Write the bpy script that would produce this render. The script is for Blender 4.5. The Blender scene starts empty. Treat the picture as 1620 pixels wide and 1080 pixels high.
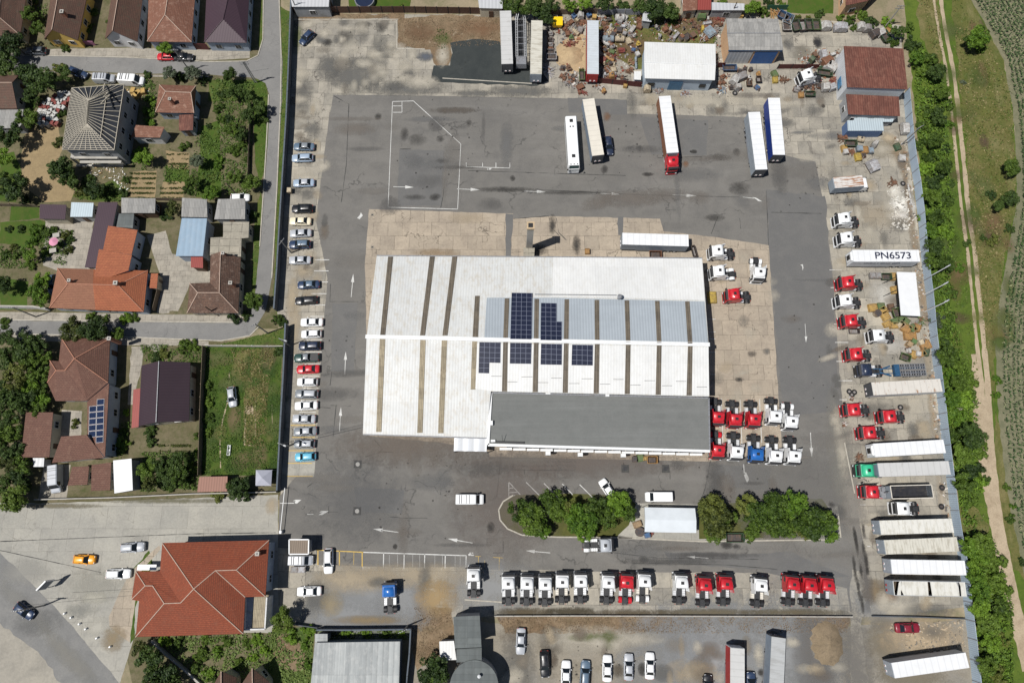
import bpy, math, random
from mathutils import Vector, Matrix, noise as mnoise
from mathutils.geometry import tessellate_polygon
R = math.radians
scene = bpy.context.scene
scene.render.engine = 'CYCLES'
COL = scene.collection

# ---------------------------------------------------------------- camera, sky, sun, exposure
CAM_H, TILT, FPX = 136.0, R(13.5), 1080.0
cam_d = bpy.data.cameras.new('camera')
cam_d.lens = 24.0; cam_d.sensor_width = 36.0; cam_d.clip_end = 6000.0; cam_d.clip_start = 0.5
cam = bpy.data.objects.new('camera', cam_d); COL.objects.link(cam)
cam.location = (0, 0, CAM_H); cam.rotation_euler = (TILT, 0, 0)
scene.camera = cam
SUN_TRAVEL = Vector((0.45, 0.18, -1.0))
world = bpy.data.worlds.new('World'); scene.world = world; world.use_nodes = True
wn = world.node_tree.nodes; wl = world.node_tree.links
sky = wn.new('ShaderNodeTexSky'); sky.sky_type = 'NISHITA'; sky.sun_disc = False
sky.sun_elevation = R(64); sky.sun_rotation = R(248); sky.altitude = 300
wl.new(sky.outputs[0], wn['Background'].inputs[0]); wn['Background'].inputs[1].default_value = 0.05
sun_d = bpy.data.lights.new('sun', 'SUN'); sun_d.energy = 4.8; sun_d.angle = R(0.53); sun_d.color = (1.0, 0.968, 0.92)
sun = bpy.data.objects.new('sun', sun_d); COL.objects.link(sun)
sun.rotation_euler = SUN_TRAVEL.to_track_quat('-Z', 'Y').to_euler(); sun.location = (-60, -30, 160)
scene.view_settings.view_transform = 'Standard'; scene.view_settings.look = 'None'
scene.cycles.transparent_max_bounces = 40
scene.view_settings.exposure = 0.0; scene.view_settings.gamma = 1.0

# ---------------------------------------------------------------- placing: photo pixel + height above ground -> metres
SN, CS = math.sin(TILT), math.cos(TILT)
def ray(px, py):
    u, v = px - 810.0, py - 540.0
    return Vector((u, FPX * SN - v * CS, -(v * SN + FPX * CS)))
def P(px, py, h=0.0):
    d = ray(px, py); t = (CAM_H - h) / -d.z
    return Vector((d.x * t, d.y * t, h))
def hit(px, py, pl, off=0.0):
    p0, n = pl; d = ray(px, py); o = Vector((0, 0, CAM_H))
    return o + d * ((p0 - o).dot(n) / d.dot(n)) + n * off
def plane(a, b, c):
    n = (b - a).cross(c - a).normalized()
    return (a, n if n.z > 0 else -n)
def heading(px, py, dx, dy, h=0.0):
    v = P(px + dx, py + dy, h) - P(px, py, h)
    return math.atan2(v.y, v.x)
ORD = 'first second third fourth fifth sixth seventh eighth ninth tenth eleventh twelfth thirteenth fourteenth fifteenth sixteenth seventeenth eighteenth nineteenth'.split()
TENS = {2: 'twent', 3: 'thirt', 4: 'fort', 5: 'fift', 6: 'sixt', 7: 'sevent', 8: 'eight', 9: 'ninet'}
def nth(i):
    if i < 20: return ORD[i - 1]
    t, u = divmod(i, 10)
    return TENS[t] + 'ieth' if u == 0 else TENS[t] + 'y-' + ORD[u - 1]

# ---------------------------------------------------------------- objects
def tag(o, label=None, cat=None, group=None, kind=None):
    if label: o['label'] = label
    if cat: o['category'] = cat
    if group: o['group'] = group
    if kind: o['kind'] = kind
    return o
def empty(name, loc, rz=0.0, label=None, cat=None, group=None):
    o = bpy.data.objects.new(name, None); COL.objects.link(o)
    o.location = loc; o.rotation_euler = (0, 0, rz); o.empty_display_size = 0.3
    return tag(o, label, cat, group)
def link(name, me, parent=None, loc=None, rot=None, mats=None):
    o = bpy.data.objects.new(name, me); COL.objects.link(o)
    if parent: o.parent = parent
    if loc is not None: o.location = loc
    if rot is not None: o.rotation_euler = rot
    if mats:
        for i, m in enumerate(mats):
            if m is not None and i < len(o.material_slots):
                o.material_slots[i].link = 'OBJECT'; o.material_slots[i].material = m
    return o
class MB:
    """collects faces; mesh() makes ONE mesh of them"""
    def __init__(s): s.v = []; s.f = []; s.m = []; s.uv = []
    def face(s, pts, m=0, uv=None):
        i = len(s.v); s.v += [tuple(p) for p in pts]; s.f.append(tuple(range(i, i + len(pts)))); s.m.append(m)
        s.uv.append(uv or [(p[0], p[1]) for p in pts])
    def box(s, x0, x1, y0, y1, z0, z1, m=0, tx=0.0, ty=0.0, bottom=True):
        a = [(x0, y0, z0), (x1, y0, z0), (x1, y1, z0), (x0, y1, z0)]
        b = [(x0 + tx, y0 + ty, z1), (x1 - tx, y0 + ty, z1), (x1 - tx, y1 - ty, z1), (x0 + tx, y1 - ty, z1)]
        s.hexa(a, b, m, bottom)
    def hexa(s, a, b, m=0, bottom=True):
        n = len(a)
        if bottom: s.face(a[::-1], m)
        s.face(b, m)
        for i in range(n):
            j = (i + 1) % n; s.face([a[i], a[j], b[j], b[i]], m)
    def prism(s, poly, z0, z1, m=0, bottom=False):
        s.hexa([(p[0], p[1], z0) for p in poly], [(p[0], p[1], z1) for p in poly], m, bottom)
    def tube(s, p0, p1, r0, r1=None, n=8, m=0, caps=True):
        p0, p1 = Vector(p0), Vector(p1); r1 = r0 if r1 is None else r1
        d = (p1 - p0).normalized(); a = d.orthogonal().normalized(); b = d.cross(a)
        A = []; B = []
        for i in range(n):
            t = 2 * math.pi * i / n; w = a * math.cos(t) + b * math.sin(t)
            A.append(p0 + w * r0); B.append(p1 + w * r1)
        for i in range(n):
            j = (i + 1) % n; s.face([A[i], A[j], B[j], B[i]], m)
        if caps: s.face(A[::-1], m); s.face(B, m)
    def loft(s, secs, m=0, caps=True):
        n = len(secs[0])
        for a, b in zip(secs, secs[1:]):
            for i in range(n):
                j = (i + 1) % n; s.face([a[i], a[j], b[j], b[i]], m)
        if caps: s.face(secs[0][::-1], m); s.face(secs[-1], m)
    def bar(s, a, b, w, h, m=0):
        a, b = Vector(a), Vector(b); d = (b - a); l = d.length
        if l < 1e-6: return
        d /= l; up = Vector((0, 0, 1)) if abs(d.z) < .95 else Vector((1, 0, 0))
        x = d.cross(up).normalized() * (w / 2); y = x.cross(d).normalized() * (h / 2)
        s.hexa([a - x - y, a + x - y, a + x + y, a - x + y], [b - x - y, b + x - y, b + x + y, b - x + y], m)
    def mesh(s, name, mats, smooth=False, weld=False):
        me = bpy.data.meshes.new(name); me.from_pydata(s.v, [], s.f)
        for m in mats: me.materials.append(m)
        me.polygons.foreach_set('material_index', s.m)
        uvl = me.uv_layers.new(name='UVMap'); flat = [c for f in s.uv for p in f for c in p]
        uvl.data.foreach_set('uv', flat)
        if weld or smooth:
            import bmesh
            bm = bmesh.new(); bm.from_mesh(me); bmesh.ops.remove_doubles(bm, verts=bm.verts, dist=0.0008)
            bmesh.ops.recalc_face_normals(bm, faces=bm.faces); bm.to_mesh(me); bm.free()
        if smooth: me.polygons.foreach_set('use_smooth', [True] * len(me.polygons))
        me.update(); return me
    def obj(s, name, mats, parent=None, smooth=False, loc=None, rot=None):
        if not isinstance(mats, (list, tuple)): mats = [mats]
        return link(name, s.mesh(name, mats, smooth), parent, loc, rot)

# ---------------------------------------------------------------- materials (all procedural)
class NT:
    def __init__(s, name):
        s.m = bpy.data.materials.new(name); s.m.use_nodes = True
        s.n = s.m.node_tree.nodes; s.l = s.m.node_tree.links
        s.b = s.n['Principled BSDF']; s.co = s.n.new('ShaderNodeTexCoord')
    def new(s, t, **kw):
        n = s.n.new(t)
        for k, v in kw.items(): setattr(n, k, v)
        return n
    def set(s, node, **kw):
        for k, v in kw.items():
            k = k.replace('_', ' ')
            i = node.inputs[int(k)] if k.isdigit() else node.inputs[k]
            if hasattr(v, 'is_output'): s.l.new(v, i)
            else: i.default_value = v
        return node
    def noise(s, scale, detail=4, rough=.6, vec=None, dist=0.0, stretch=None, socket='Object'):
        src = vec or s.co.outputs[socket]
        if stretch:
            mp = s.new('ShaderNodeMapping'); s.l.new(src, mp.inputs[0]); mp.inputs['Scale'].default_value = stretch; src = mp.outputs[0]
        n = s.new('ShaderNodeTexNoise'); s.l.new(src, n.inputs['Vector'])
        s.set(n, Scale=scale, Detail=detail, Roughness=rough, Distortion=dist); return n.outputs['Fac']
    def ramp(s, fac, p0, p1, c0=(0, 0, 0, 1), c1=(1, 1, 1, 1)):
        r = s.new('ShaderNodeValToRGB'); s.l.new(fac, r.inputs[0]); e = r.color_ramp.elements
        e[0].position = p0; e[1].position = p1; e[0].color = c0; e[1].color = c1; return r.outputs[0]
    def mix(s, fac, a, b, mode='MIX'):
        x = s.new('ShaderNodeMix', data_type='RGBA', blend_type=mode)
        for i, v in ((0, fac), (6, a), (7, b)):
            if hasattr(v, 'is_output'): s.l.new(v, x.inputs[i])
            else: x.inputs[i].default_value = v if not (i and len(v) == 3) else (*v, 1)
        return x.outputs[2]
    def math(s, op, a, b=0.0, c=0.0, clamp=False):
        x = s.new('ShaderNodeMath', operation=op, use_clamp=clamp)
        for i, v in enumerate((a, b, c)):
            if hasattr(v, 'is_output'): s.l.new(v, x.inputs[i])
            else: x.inputs[i].default_value = v
        return x.outputs[0]
    def out(s, col, rough=.7, metal=0.0, bump=None, bs=.3, bd=.05, spec=None):
        s.set(s.b, Base_Color=col if hasattr(col, 'is_output') else (*col, 1), Roughness=rough, Metallic=metal)
        if spec is not None: s.b.inputs['Specular IOR Level'].default_value = spec
        if bump is not None:
            bp = s.new('ShaderNodeBump'); s.l.new(bump, bp.inputs['Height']); bp.inputs['Strength'].default_value = bs
            bp.inputs['Distance'].default_value = bd; s.l.new(bp.outputs[0], s.b.inputs['Normal'])
        return s.m
def mul(c, k): return tuple(x * k for x in c)
def mat(name, col, rough=.6, metal=0.0, var=.25, scale=1.5, dirt=None, dirt_amt=.5, spec=None):
    """plain painted / solid surface with uneven wear"""
    t = NT(name)
    n = t.noise(scale, 5, .65)
    c = t.mix(t.ramp(n, .3, .75), mul(col, 1 - var), mul(col, 1 + var * .4))
    if dirt:
        d = t.noise(scale * .6, 6, .7, stretch=(1, 2.2, 1)); c = t.mix(t.ramp(d, .62 - dirt_amt * .2, .75), c, dirt)
    return t.out(c, rough, metal, spec=spec)
def paint(name, col, dust=.12):
    t = NT(name)
    n = t.noise(2.2, 5, .7); c = t.mix(t.ramp(n, .45, .8), col, tuple(x * (1 - dust) + .35 * dust for x in col))
    m = t.out(c, t.math('MULTIPLY_ADD', n, .25, .22)); t.b.inputs['Coat Weight'].default_value = .25; return m
def tile(name, c1, c2, rows=.34, moss=None, streak=.5, w=.24):
    """roof tiles in courses, from the roof's own UV (metres along / down the slope)"""
    t = NT(name)
    b = t.new('ShaderNodeTexBrick', offset=.5); t.l.new(t.co.outputs['UV'], b.inputs['Vector'])
    t.set(b, Color1=(*c1, 1), Color2=(*c2, 1), Mortar=(*mul(c1, .35), 1), Scale=1.0, Mortar_Size=.035, Brick_Width=w, Row_Height=rows, Bias=.0)
    b.inputs['Mortar Smooth'].default_value = .4
    n = t.noise(.55, 6, .7); c = t.mix(t.math('MULTIPLY', t.ramp(n, .4, .7), streak), b.outputs['Color'], mul(c1, .45))
    n2 = t.noise(7, 3, .7); c = t.mix(t.math('MULTIPLY', t.ramp(n2, .55, .75), .45), c, mul(c2, 1.5))
    if moss:
        n3 = t.noise(1.1, 6, .75); c = t.mix(t.math('MULTIPLY', t.ramp(n3, .52, .68), .75), c, moss)
    wv = t.new('ShaderNodeTexWave', bands_direction='X'); t.l.new(t.co.outputs['UV'], wv.inputs['Vector'])
    t.set(wv, Scale=math.pi * 2 / w / 20 * 1.0, Distortion=.0)
    return t.out(c, .8, bump=b.outputs['Fac'], bs=.5, bd=-.04)
def corr(name, col, pitch=.6, rough=.45, metal=.2, dirt=None, amt=.4, contrast=.18, sheet=None, bs=.5, sv=.25):
    """corrugated / standing-seam sheet; ribs run down the slope (UV v)"""
    t = NT(name)
    sx = t.new('ShaderNodeSeparateXYZ'); t.l.new(t.co.outputs['UV'], sx.inputs[0])
    sn = t.math('SINE', t.math('MULTIPLY', sx.outputs[0], 2 * math.pi / pitch))
    s01 = t.math('MULTIPLY_ADD', sn, .5, .5)
    c = t.mix(t.ramp(s01, 0, .35), mul(col, 1 - contrast), col)
    n = t.noise(.35, 6, .7); c = t.mix(t.math('MULTIPLY', t.ramp(n, .42, .7), .35), c, mul(col, .72))
    if sheet:
        b = t.new('ShaderNodeTexBrick', offset=0.0); t.l.new(t.co.outputs['UV'], b.inputs['Vector'])
        t.set(b, Color1=(1 - sv,) * 3 + (1,), Color2=(1 + sv * .45, 1 + sv * .4, 1 + sv * .32, 1), Mortar=(1 - sv * 2,) * 3 + (1,), Scale=1.0, Mortar_Size=.025, Brick_Width=sheet[0], Row_Height=sheet[1])
        c = t.mix(.8, c, b.outputs['Color'], 'MULTIPLY')
    if dirt:
        d = t.noise(1.2, 6, .75, stretch=(1, .5, 1)); c = t.mix(t.math('MULTIPLY', t.ramp(d, .48, .66), amt), c, dirt)
    return t.out(c, rough, metal, bump=sn, bs=bs, bd=.03)
def ground(name, cols, scales=(.05, .35, 3.0), slab=None, joint=.05, jcol=(.05, .045, .04), cracks=0.0, crack_scale=.22, rough=.9, fine=.25, blot=None, streak=None, slabvar=.16, bump=.25):
    t = NT(name); ob = t.co.outputs['Object']
    a, b_, c_ = cols
    c = t.mix(t.ramp(t.noise(scales[0], 6, .68), .36, .66), a, b_)
    c = t.mix(t.math('MULTIPLY', t.ramp(t.noise(scales[1], 6, .72, dist=.4), .45, .7), .8), c, c_)
    if streak:
        st = t.noise(streak[0], 5, .65, stretch=streak[1]); c = t.mix(t.math('MULTIPLY', t.ramp(st, .5, .72), streak[3]), c, streak[2])
    fn = t.noise(scales[2], 4, .75)
    c = t.mix(fine, c, t.ramp(fn, .3, .7, (.45, .45, .45, 1), (1.35, 1.33, 1.3, 1)), 'MULTIPLY')
    if blot:
        bl = t.noise(blot[1], 5, .7, dist=.6); c = t.mix(t.math('MULTIPLY', t.ramp(bl, blot[2], blot[2] + .1), blot[3]), c, blot[0])
    if slab:
        wob = t.new('ShaderNodeVectorMath', operation='ADD'); nz = t.new('ShaderNodeTexNoise'); t.l.new(ob, nz.inputs['Vector']); t.set(nz, Scale=.8, Detail=4)
        sc = t.new('ShaderNodeVectorMath', operation='SCALE'); t.l.new(nz.outputs['Color'], sc.inputs[0]); sc.inputs['Scale'].default_value = .22
        t.l.new(ob, wob.inputs[0]); t.l.new(sc.outputs[0], wob.inputs[1])
        k = t.new('ShaderNodeTexBrick', offset=slab[2]); t.l.new(wob.outputs[0], k.inputs['Vector'])
        t.set(k, Color1=(1 - slabvar, 1 - slabvar, 1 - slabvar, 1), Color2=(1 + slabvar, 1 + slabvar * .9, 1 + slabvar * .75, 1), Mortar=(1, 1, 1, 1), Scale=1.0, Mortar_Size=joint, Brick_Width=slab[0], Row_Height=slab[1])
        c = t.mix(1.0, c, k.outputs['Color'], 'MULTIPLY')
        jm = t.math('MULTIPLY', k.outputs['Fac'], t.ramp(t.noise(.5, 4, .7), .3, .6)); c = t.mix(jm, c, jcol)
    if cracks:
        v = t.new('ShaderNodeTexVoronoi', feature='DISTANCE_TO_EDGE')
        wv = t.new('ShaderNodeVectorMath', operation='ADD'); nz2 = t.new('ShaderNodeTexNoise'); t.l.new(ob, nz2.inputs['Vector']); t.set(nz2, Scale=.5, Detail=6)
        sc2 = t.new('ShaderNodeVectorMath', operation='SCALE'); t.l.new(nz2.outputs['Color'], sc2.inputs[0]); sc2.inputs['Scale'].default_value = 4.0
        t.l.new(ob, wv.inputs[0]); t.l.new(sc2.outputs[0], wv.inputs[1]); t.l.new(wv.outputs[0], v.inputs['Vector']); t.set(v, Scale=crack_scale)
        cm = t.ramp(v.outputs['Distance'], .004, .016, (1, 1, 1, 1), (0, 0, 0, 1))
        cm = t.math('MULTIPLY', cm, t.math('MULTIPLY', t.ramp(t.noise(.12, 3, .6), .48, .6), cracks)); c = t.mix(cm, c, mul(jcol, .8))
    return t.out(c, rough, bump=fn if bump else None, bs=bump, bd=.04, spec=.25)
def leafmat(name, dark, light, dry=None):
    t = NT(name)
    oi = t.new('ShaderNodeObjectInfo'); n = t.noise(1.3, 3, .6)
    geo = t.new('ShaderNodeNewGeometry')
    f = t.math('ADD', t.math('MULTIPLY', n, .9), t.math('MULTIPLY_ADD', oi.outputs['Random'], .5, -.25))
    f = t.math('ADD', f, t.math('MULTIPLY_ADD', geo.outputs['Random Per Island'], .5, -.25))
    c = t.mix(t.ramp(f, .15, .8), dark, light)
    if dry: c = t.mix(t.math('MULTIPLY', t.ramp(geo.outputs['Random Per Island'], .8, .84), .8), c, dry)
    return t.out(c, .65, spec=.3)

MT = {}
MT['glass'] = NT('dark_glass').out((.012, .016, .02), .08)
MT['glass_green'] = NT('tinted_glass').out((.02, .05, .05), .1)
MT['rubber'] = mat('tyre_rubber', (.016, .016, .017), .8, var=.4, scale=6)
MT['chassis'] = mat('chassis_dark_steel', (.022, .024, .028), .6, var=.5, scale=5, dirt=(.07, .06, .05))
MT['alu'] = mat('aluminium_tank', (.66, .67, .68), .4, .05, var=.25, scale=4)
MT['steel'] = mat('grey_steel', (.25, .26, .28), .45, .1, var=.35, scale=3, dirt=(.14, .1, .07))
MT['rim'] = mat('wheel_rim', (.42, .43, .44), .4, .05, var=.2, scale=8)
MT['lamp_clear'] = mat('headlamp_lens', (.7, .72, .74), .15, var=.05)
MT['lamp_red'] = mat('tail_lamp_lens', (.35, .02, .015), .2, var=.1)
MT['black'] = mat('black_plastic', (.018, .018, .02), .5, var=.3, scale=4)
MT['white_plain'] = mat('white_enamel', (.72, .73, .73), .5, var=.12, scale=2)
CAR = {'white': (.78, .79, .79), 'silver': (.4, .42, .45), 'silver blue': (.3, .38, .48), 'grey': (.2, .22, .24), 'dark grey': (.06, .07, .085), 'black': (.012, .013, .016),
       'navy': (.015, .025, .055), 'dark blue': (.02, .04, .09), 'cream': (.75, .68, .5), 'red': (.5, .012, .022), 'dark red': (.2, .01, .025), 'orange': (.8, .33, .01), 'turquoise': (.12, .42, .58),
       'dark green': (.02, .06, .05), 'blue': (.015, .12, .4), 'green': (.03, .42, .22), 'slate blue': (.1, .15, .21), 'bright blue': (.02, .17, .5)}
PAINT = {k: paint('paint_' + k.replace(' ', '_'), v) for k, v in CAR.items()}
# ---------------------------------------------------------------- the ground
rnd = random.Random(7)
def inpoly(x, y, poly):
    c = False; j = len(poly) - 1
    for i in range(len(poly)):
        xi, yi = poly[i]; xj, yj = poly[j]
        if (yi > y) != (yj > y) and x < (xj - xi) * (y - yi) / (yj - yi) + xi: c = not c
        j = i
    return c
def jag(poly, amp, step=9.0, seed=0):
    out = []; n = len(poly); r = random.Random(seed + 11)
    for i in range(n):
        a, b = Vector(poly[i]), Vector(poly[(i + 1) % n]); l = (b - a).length; k = max(1, int(l / step))
        nn = Vector((-(b - a).y, (b - a).x)) / max(l, 1e-6)
        for q in range(k):
            p = a + (b - a) * (q / k)
            w = mnoise.noise(Vector((p.x * .06, p.y * .06, seed))) * amp * 1.6 + r.uniform(-.45, .45) * amp
            out.append(tuple(p + nn * w) if q else tuple(p))
    return out
LAYER = [0]
def sheet(name, polys, m, z, amp=0.0, step=9.0, kind='structure'):
    mb = MB()
    for i, p in enumerate(polys):
        q = jag(p, amp, step, i + len(name)) if amp else p
        pts = [P(x, y, 0) for x, y in q]
        tri = tessellate_polygon([[Vector((a.x, a.y, 0)) for a in pts]])
        for t3 in tri:
            f = [pts[k] for k in t3]
            if (f[1] - f[0]).cross(f[2] - f[0]).z < 0: f = f[::-1]
            mb.face([(a.x, a.y, z + i * .00025 * (len(polys) < 13)) for a in f])
    o = mb.obj(name, m); o['kind'] = kind; return o
def line_poly(pts, w):
    """ribbon of width w px along a pixel polyline"""
    out = []
    L = []; Rr = []
    for i, p in enumerate(pts):
        a = Vector(pts[max(0, i - 1)]); b = Vector(pts[min(len(pts) - 1, i + 1)])
        d = (b - a).normalized(); n = Vector((-d.y, d.x)); ww = (w[i] if isinstance(w, (list, tuple)) else w) / 2
        L.append(tuple(Vector(p) + n * ww)); Rr.append(tuple(Vector(p) - n * ww))
    return L + Rr[::-1]
G = {}
G['earth'] = ground('dry_earth', ((.23, .19, .125), (.3, .25, .17), (.12, .13, .06)), (.03, .25, 2.0))
G['yardconc'] = ground('worn_yard_concrete', ((.355, .33, .275), (.275, .258, .226), (.19, .18, .16)), (.06, .3, 2.5), slab=(3.0, 3.0, .5), cracks=.8, blot=((.1, .09, .08), .22, .62, .6), slabvar=.2, joint=.035)
G['apron'] = ground('apron_concrete', ((.335, .285, .225), (.385, .33, .26), (.25, .212, .172)), (.06, .3, 2.2), slab=(3.1, 3.1, .5), cracks=.8, slabvar=.09, joint=.03, jcol=(.07, .06, .045))
G['fore'] = ground('forecourt_concrete', ((.31, .302, .272), (.365, .35, .305), (.26, .253, .23)), (.06, .3, 2.5), slab=(5.2, 4.2, .37), cracks=.35, slabvar=.07, joint=.022, jcol=(.11, .1, .085))
G['asphalt'] = ground('worn_asphalt', ((.142, .136, .126), (.174, .166, .152), (.12, .116, .11)), (.035, .22, 3.5), cracks=.55, crack_scale=.1, jcol=(.045, .045, .045), streak=(.18, (.35, 1.6, 1), (.2, .192, .178), .5), fine=.22, bump=.12)
G['asphalt_dark'] = ground('dark_asphalt', ((.135, .133, .129), (.12, .119, .117), (.152, .148, .141)), (.05, .3, 3.5), fine=.2, bump=.1)
G['tar'] = ground('fresh_tarmac', ((.035, .041, .041), (.05, .056, .054), (.028, .033, .034)), (.08, .4, 3.0), fine=.25, blot=((.16, .14, .1), .35, .68, .6))
G['road'] = ground('street_asphalt', ((.185, .183, .178), (.22, .215, .205), (.16, .158, .154)), (.06, .3, 3.5), fine=.2, cracks=.35, jcol=(.06, .06, .06), bump=.1)
G['path'] = ground('pale_pavement', ((.36, .33, .28), (.28, .26, .22), (.22, .2, .17)), (.1, .5, 3), slab=(1.2, 1.2, .5), slabvar=.08, joint=.02)
G['gravel'] = ground('dusty_gravel', ((.27, .24, .19), (.21, .2, .18), (.17, .15, .115)), (.06, .35, 3.5), fine=.4, blot=((.1, .09, .075), .18, .62, .6))
G['dirt'] = ground('brown_weedy_dirt', ((.165, .11, .065), (.24, .18, .115), (.1, .08, .045)), (.14, .6, 3), fine=.5, blot=((.34, .28, .2), .5, .6, .6))
G['sand'] = ground('heaped_sand', ((.42, .31, .18), (.38, .29, .18), (.3, .22, .13)), (.1, .6, 4), fine=.3)
G['dust'] = ground('bare_dust', ((.34, .315, .265), (.3, .28, .24), (.24, .225, .195)), (.05, .3, 2), fine=.25)
G['grass'] = ground('lawn', ((.045, .085, .014), (.075, .11, .02), (.13, .12, .04)), (.12, .7, 5), fine=.5)
G['lawn'] = ground('mown_lawn', ((.04, .08, .009), (.06, .105, .013), (.085, .09, .022)), (.15, .7, 5), fine=.35)
G['drygrass'] = ground('dry_meadow', ((.095, .105, .024), (.15, .13, .05), (.05, .08, .012)), (.06, .4, 3), fine=.5, streak=(.3, (1.4, .5, 1), (.25, .21, .11), .45))
G['meadow'] = ground('green_meadow', ((.06, .105, .012), (.1, .14, .02), (.04, .075, .01)), (.06, .5, 4), fine=.45)
G['soil'] = ground('garden_soil', ((.1, .088, .045), (.17, .145, .09), (.06, .075, .022)), (.15, .8, 3), fine=.4)
G['plough'] = ground('raked_soil', ((.3, .225, .125), (.25, .19, .105), (.2, .15, .085)), (.1, .6, 3), fine=.3, streak=(.9, (2.0, .12, 1), (.22, .16, .09), .5))
G['track'] = ground('track_dirt', ((.42, .34, .24), (.36, .29, .2), (.27, .21, .14)), (.1, .6, 3.5), fine=.35)
G['field'] = ground('crop_field_soil', ((.15, .15, .09), (.2, .185, .12), (.1, .11, .06)), (.05, .5, 3), fine=.4)
G['white_line'] = ground('road_paint_white', ((.62, .62, .6), (.5, .5, .48), (.36, .355, .34)), (.3, 1.5, 6), fine=.3, rough=.7, bump=0)
G['yellow_line'] = ground('road_paint_yellow', ((.62, .42, .09), (.52, .36, .1), (.36, .28, .12)), (.3, 1.5, 6), fine=.3, rough=.7, bump=0)
G['seam'] = ground('tar_seam', ((.05, .05, .05), (.06, .06, .058), (.09, .088, .082)), (.3, 1.5, 6), bump=0)
G['kerb'] = mat('kerb_stone', (.42, .39, .33), .85, var=.3, scale=1.2)

g = MB(); g.face([(-2500, -2500, 0), (2500, -2500, 0), (2500, 2500, 0), (-2500, 2500, 0)])
tag(g.obj('ground', G['earth']), kind='structure')
Z = [i * .004 for i in range(0, 14)]
# west: village plots, verge, streets
sheet('garden_ground', [[(-80, -40), (445, -40), (440, 520), (300, 520), (-80, 520)], [(-80, 535), (452, 540), (444, 790), (-80, 800)], [(190, 985), (500, 985), (495, 1110), (215, 1110)]], G['soil'], Z[1])
sheet('lawn', [[(325, 548), (446, 548), (440, 752), (318, 752)], [(0, 352), (62, 348), (118, 360), (45, 392), (0, 385)], [(18, 325), (62, 328), (62, 345), (15, 350)], [(0, 440), (45, 445), (42, 490), (0, 490)],
    [(318, 200), (348, 190), (348, 240), (350, 312), (310, 312), (316, 250)], [(400, 125), (422, 128), (425, 200), (420, 262), (412, 290), (404, 260)], [(0, 245), (22, 240), (38, 280), (25, 320), (0, 318)],
    [(206, 905), (236, 870), (242, 892), (214, 960), (213, 1008), (206, 1018)], [(1247, -5), (1318, -5), (1318, 22), (1245, 22)], [(550, -12), (652, -12), (648, 14), (552, 14)], [(262, 520), (262, 512), (270, 512)],
    [(262, 262), (300, 268), (298, 292), (262, 288)]], G['lawn'], Z[2], 1.2)
sheet('grass_patch', [[(414, -20), (420, -20), (420, 40), (419, 60), (412, 80), (408, 70)], [(443, 10), (462, 20), (458, 150), (452, 250), (444, 360), (438, 500), (433, 470), (438, 300), (445, 150)],
    [(404, 340), (412, 300), (416, 320), (409, 420), (405, 470), (398, 470), (400, 400)], [(345, 545), (432, 525), (452, 515), (449, 545)], [(330, 128), (400, 126), (404, 160), (330, 160)], [(150, 320), (110, 310), (180, 285), (205, 300), (190, 318)],
    [(430, 995), (498, 990), (492, 1090), (420, 1090)], [(500, 996), (648, 992), (648, 1012), (520, 1015)]], G['grass'], Z[2] + .002, 1.6)
sheet('raked_soil', [[(40, 205), (92, 200), (100, 235), (88, 262), (118, 300), (112, 318), (70, 320), (34, 290), (34, 250)], [(210, 272), (248, 270), (245, 312), (203, 312)], [(262, 238), (300, 242), (298, 268), (266, 266)], [(258, 288), (292, 288), (290, 315), (252, 315)]], G['plough'], Z[3], 1.5)
sheet('paved_yard', [[(72, 345), (145, 345), (150, 425), (90, 428), (68, 420)], [(113, 345), (150, 340), (135, 425), (105, 425)], [(232, 372), (262, 365), (272, 400), (268, 495), (248, 495), (255, 440)], [(265, 400), (300, 408), (300, 450), (282, 492), (264, 492)], [(290, 408), (345, 405), (345, 450), (290, 450)],
    [(205, 510), (262, 538), (250, 560), (228, 545)], [(208, 548), (228, 548), (225, 575), (210, 640), (202, 640)], [(98, 648), (130, 650), (128, 692), (96, 692)], [(70, 735), (112, 735), (105, 790), (60, 790)]], G['path'], Z[3] + .001, 1.0)
sheet('street', [[(-60, 85), (200, 91), (330, 98), (392, 97), (408, 88), (417, 60), (417, -30), (440, -30), (443, 40), (447, 95), (446, 160), (440, 260), (436, 350), (430, 440), (420, 492), (408, 512), (398, 530), (350, 538), (200, 532), (-60, 524), (-60, 506), (200, 509), (380, 511), (396, 500), (403, 470), (412, 380), (418, 300), (424, 220), (426, 150), (420, 132), (405, 124), (330, 118), (200, 116), (-60, 104)]], G['road'], Z[4], .5, 14)
sheet('pavement', [[(-60, 80), (200, 76), (320, 78), (395, 80), (395, 92), (330, 96), (200, 90), (-60, 84)], [(-60, 493), (80, 494), (240, 497), (385, 498), (385, 510), (200, 508), (-60, 505)], [(-60, 526), (200, 534), (330, 540), (330, 547), (200, 546), (-60, 532)], [(-60, 106), (200, 118), (330, 120), (330, 123), (200, 121), (-60, 109)]], G['path'], Z[3] + .002, .4)
kb = MB()
for ln in ([(-60, 85), (200, 91), (330, 98), (390, 97), (408, 88), (416, 62), (417, -20)], [(441, -20), (445, 90), (444, 160), (438, 300), (430, 440)], [(-60, 505), (200, 508), (380, 510)], [(-60, 525), (200, 533), (350, 539), (395, 531), (409, 517)], [(425, 150), (422, 220), (417, 300), (411, 390)]):
    for a, b in zip(ln, ln[1:]): kb.bar(P(*a, .06), P(*b, .06), .22, .12)
tag(kb.obj('kerb', G['kerb']), kind='structure')
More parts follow.
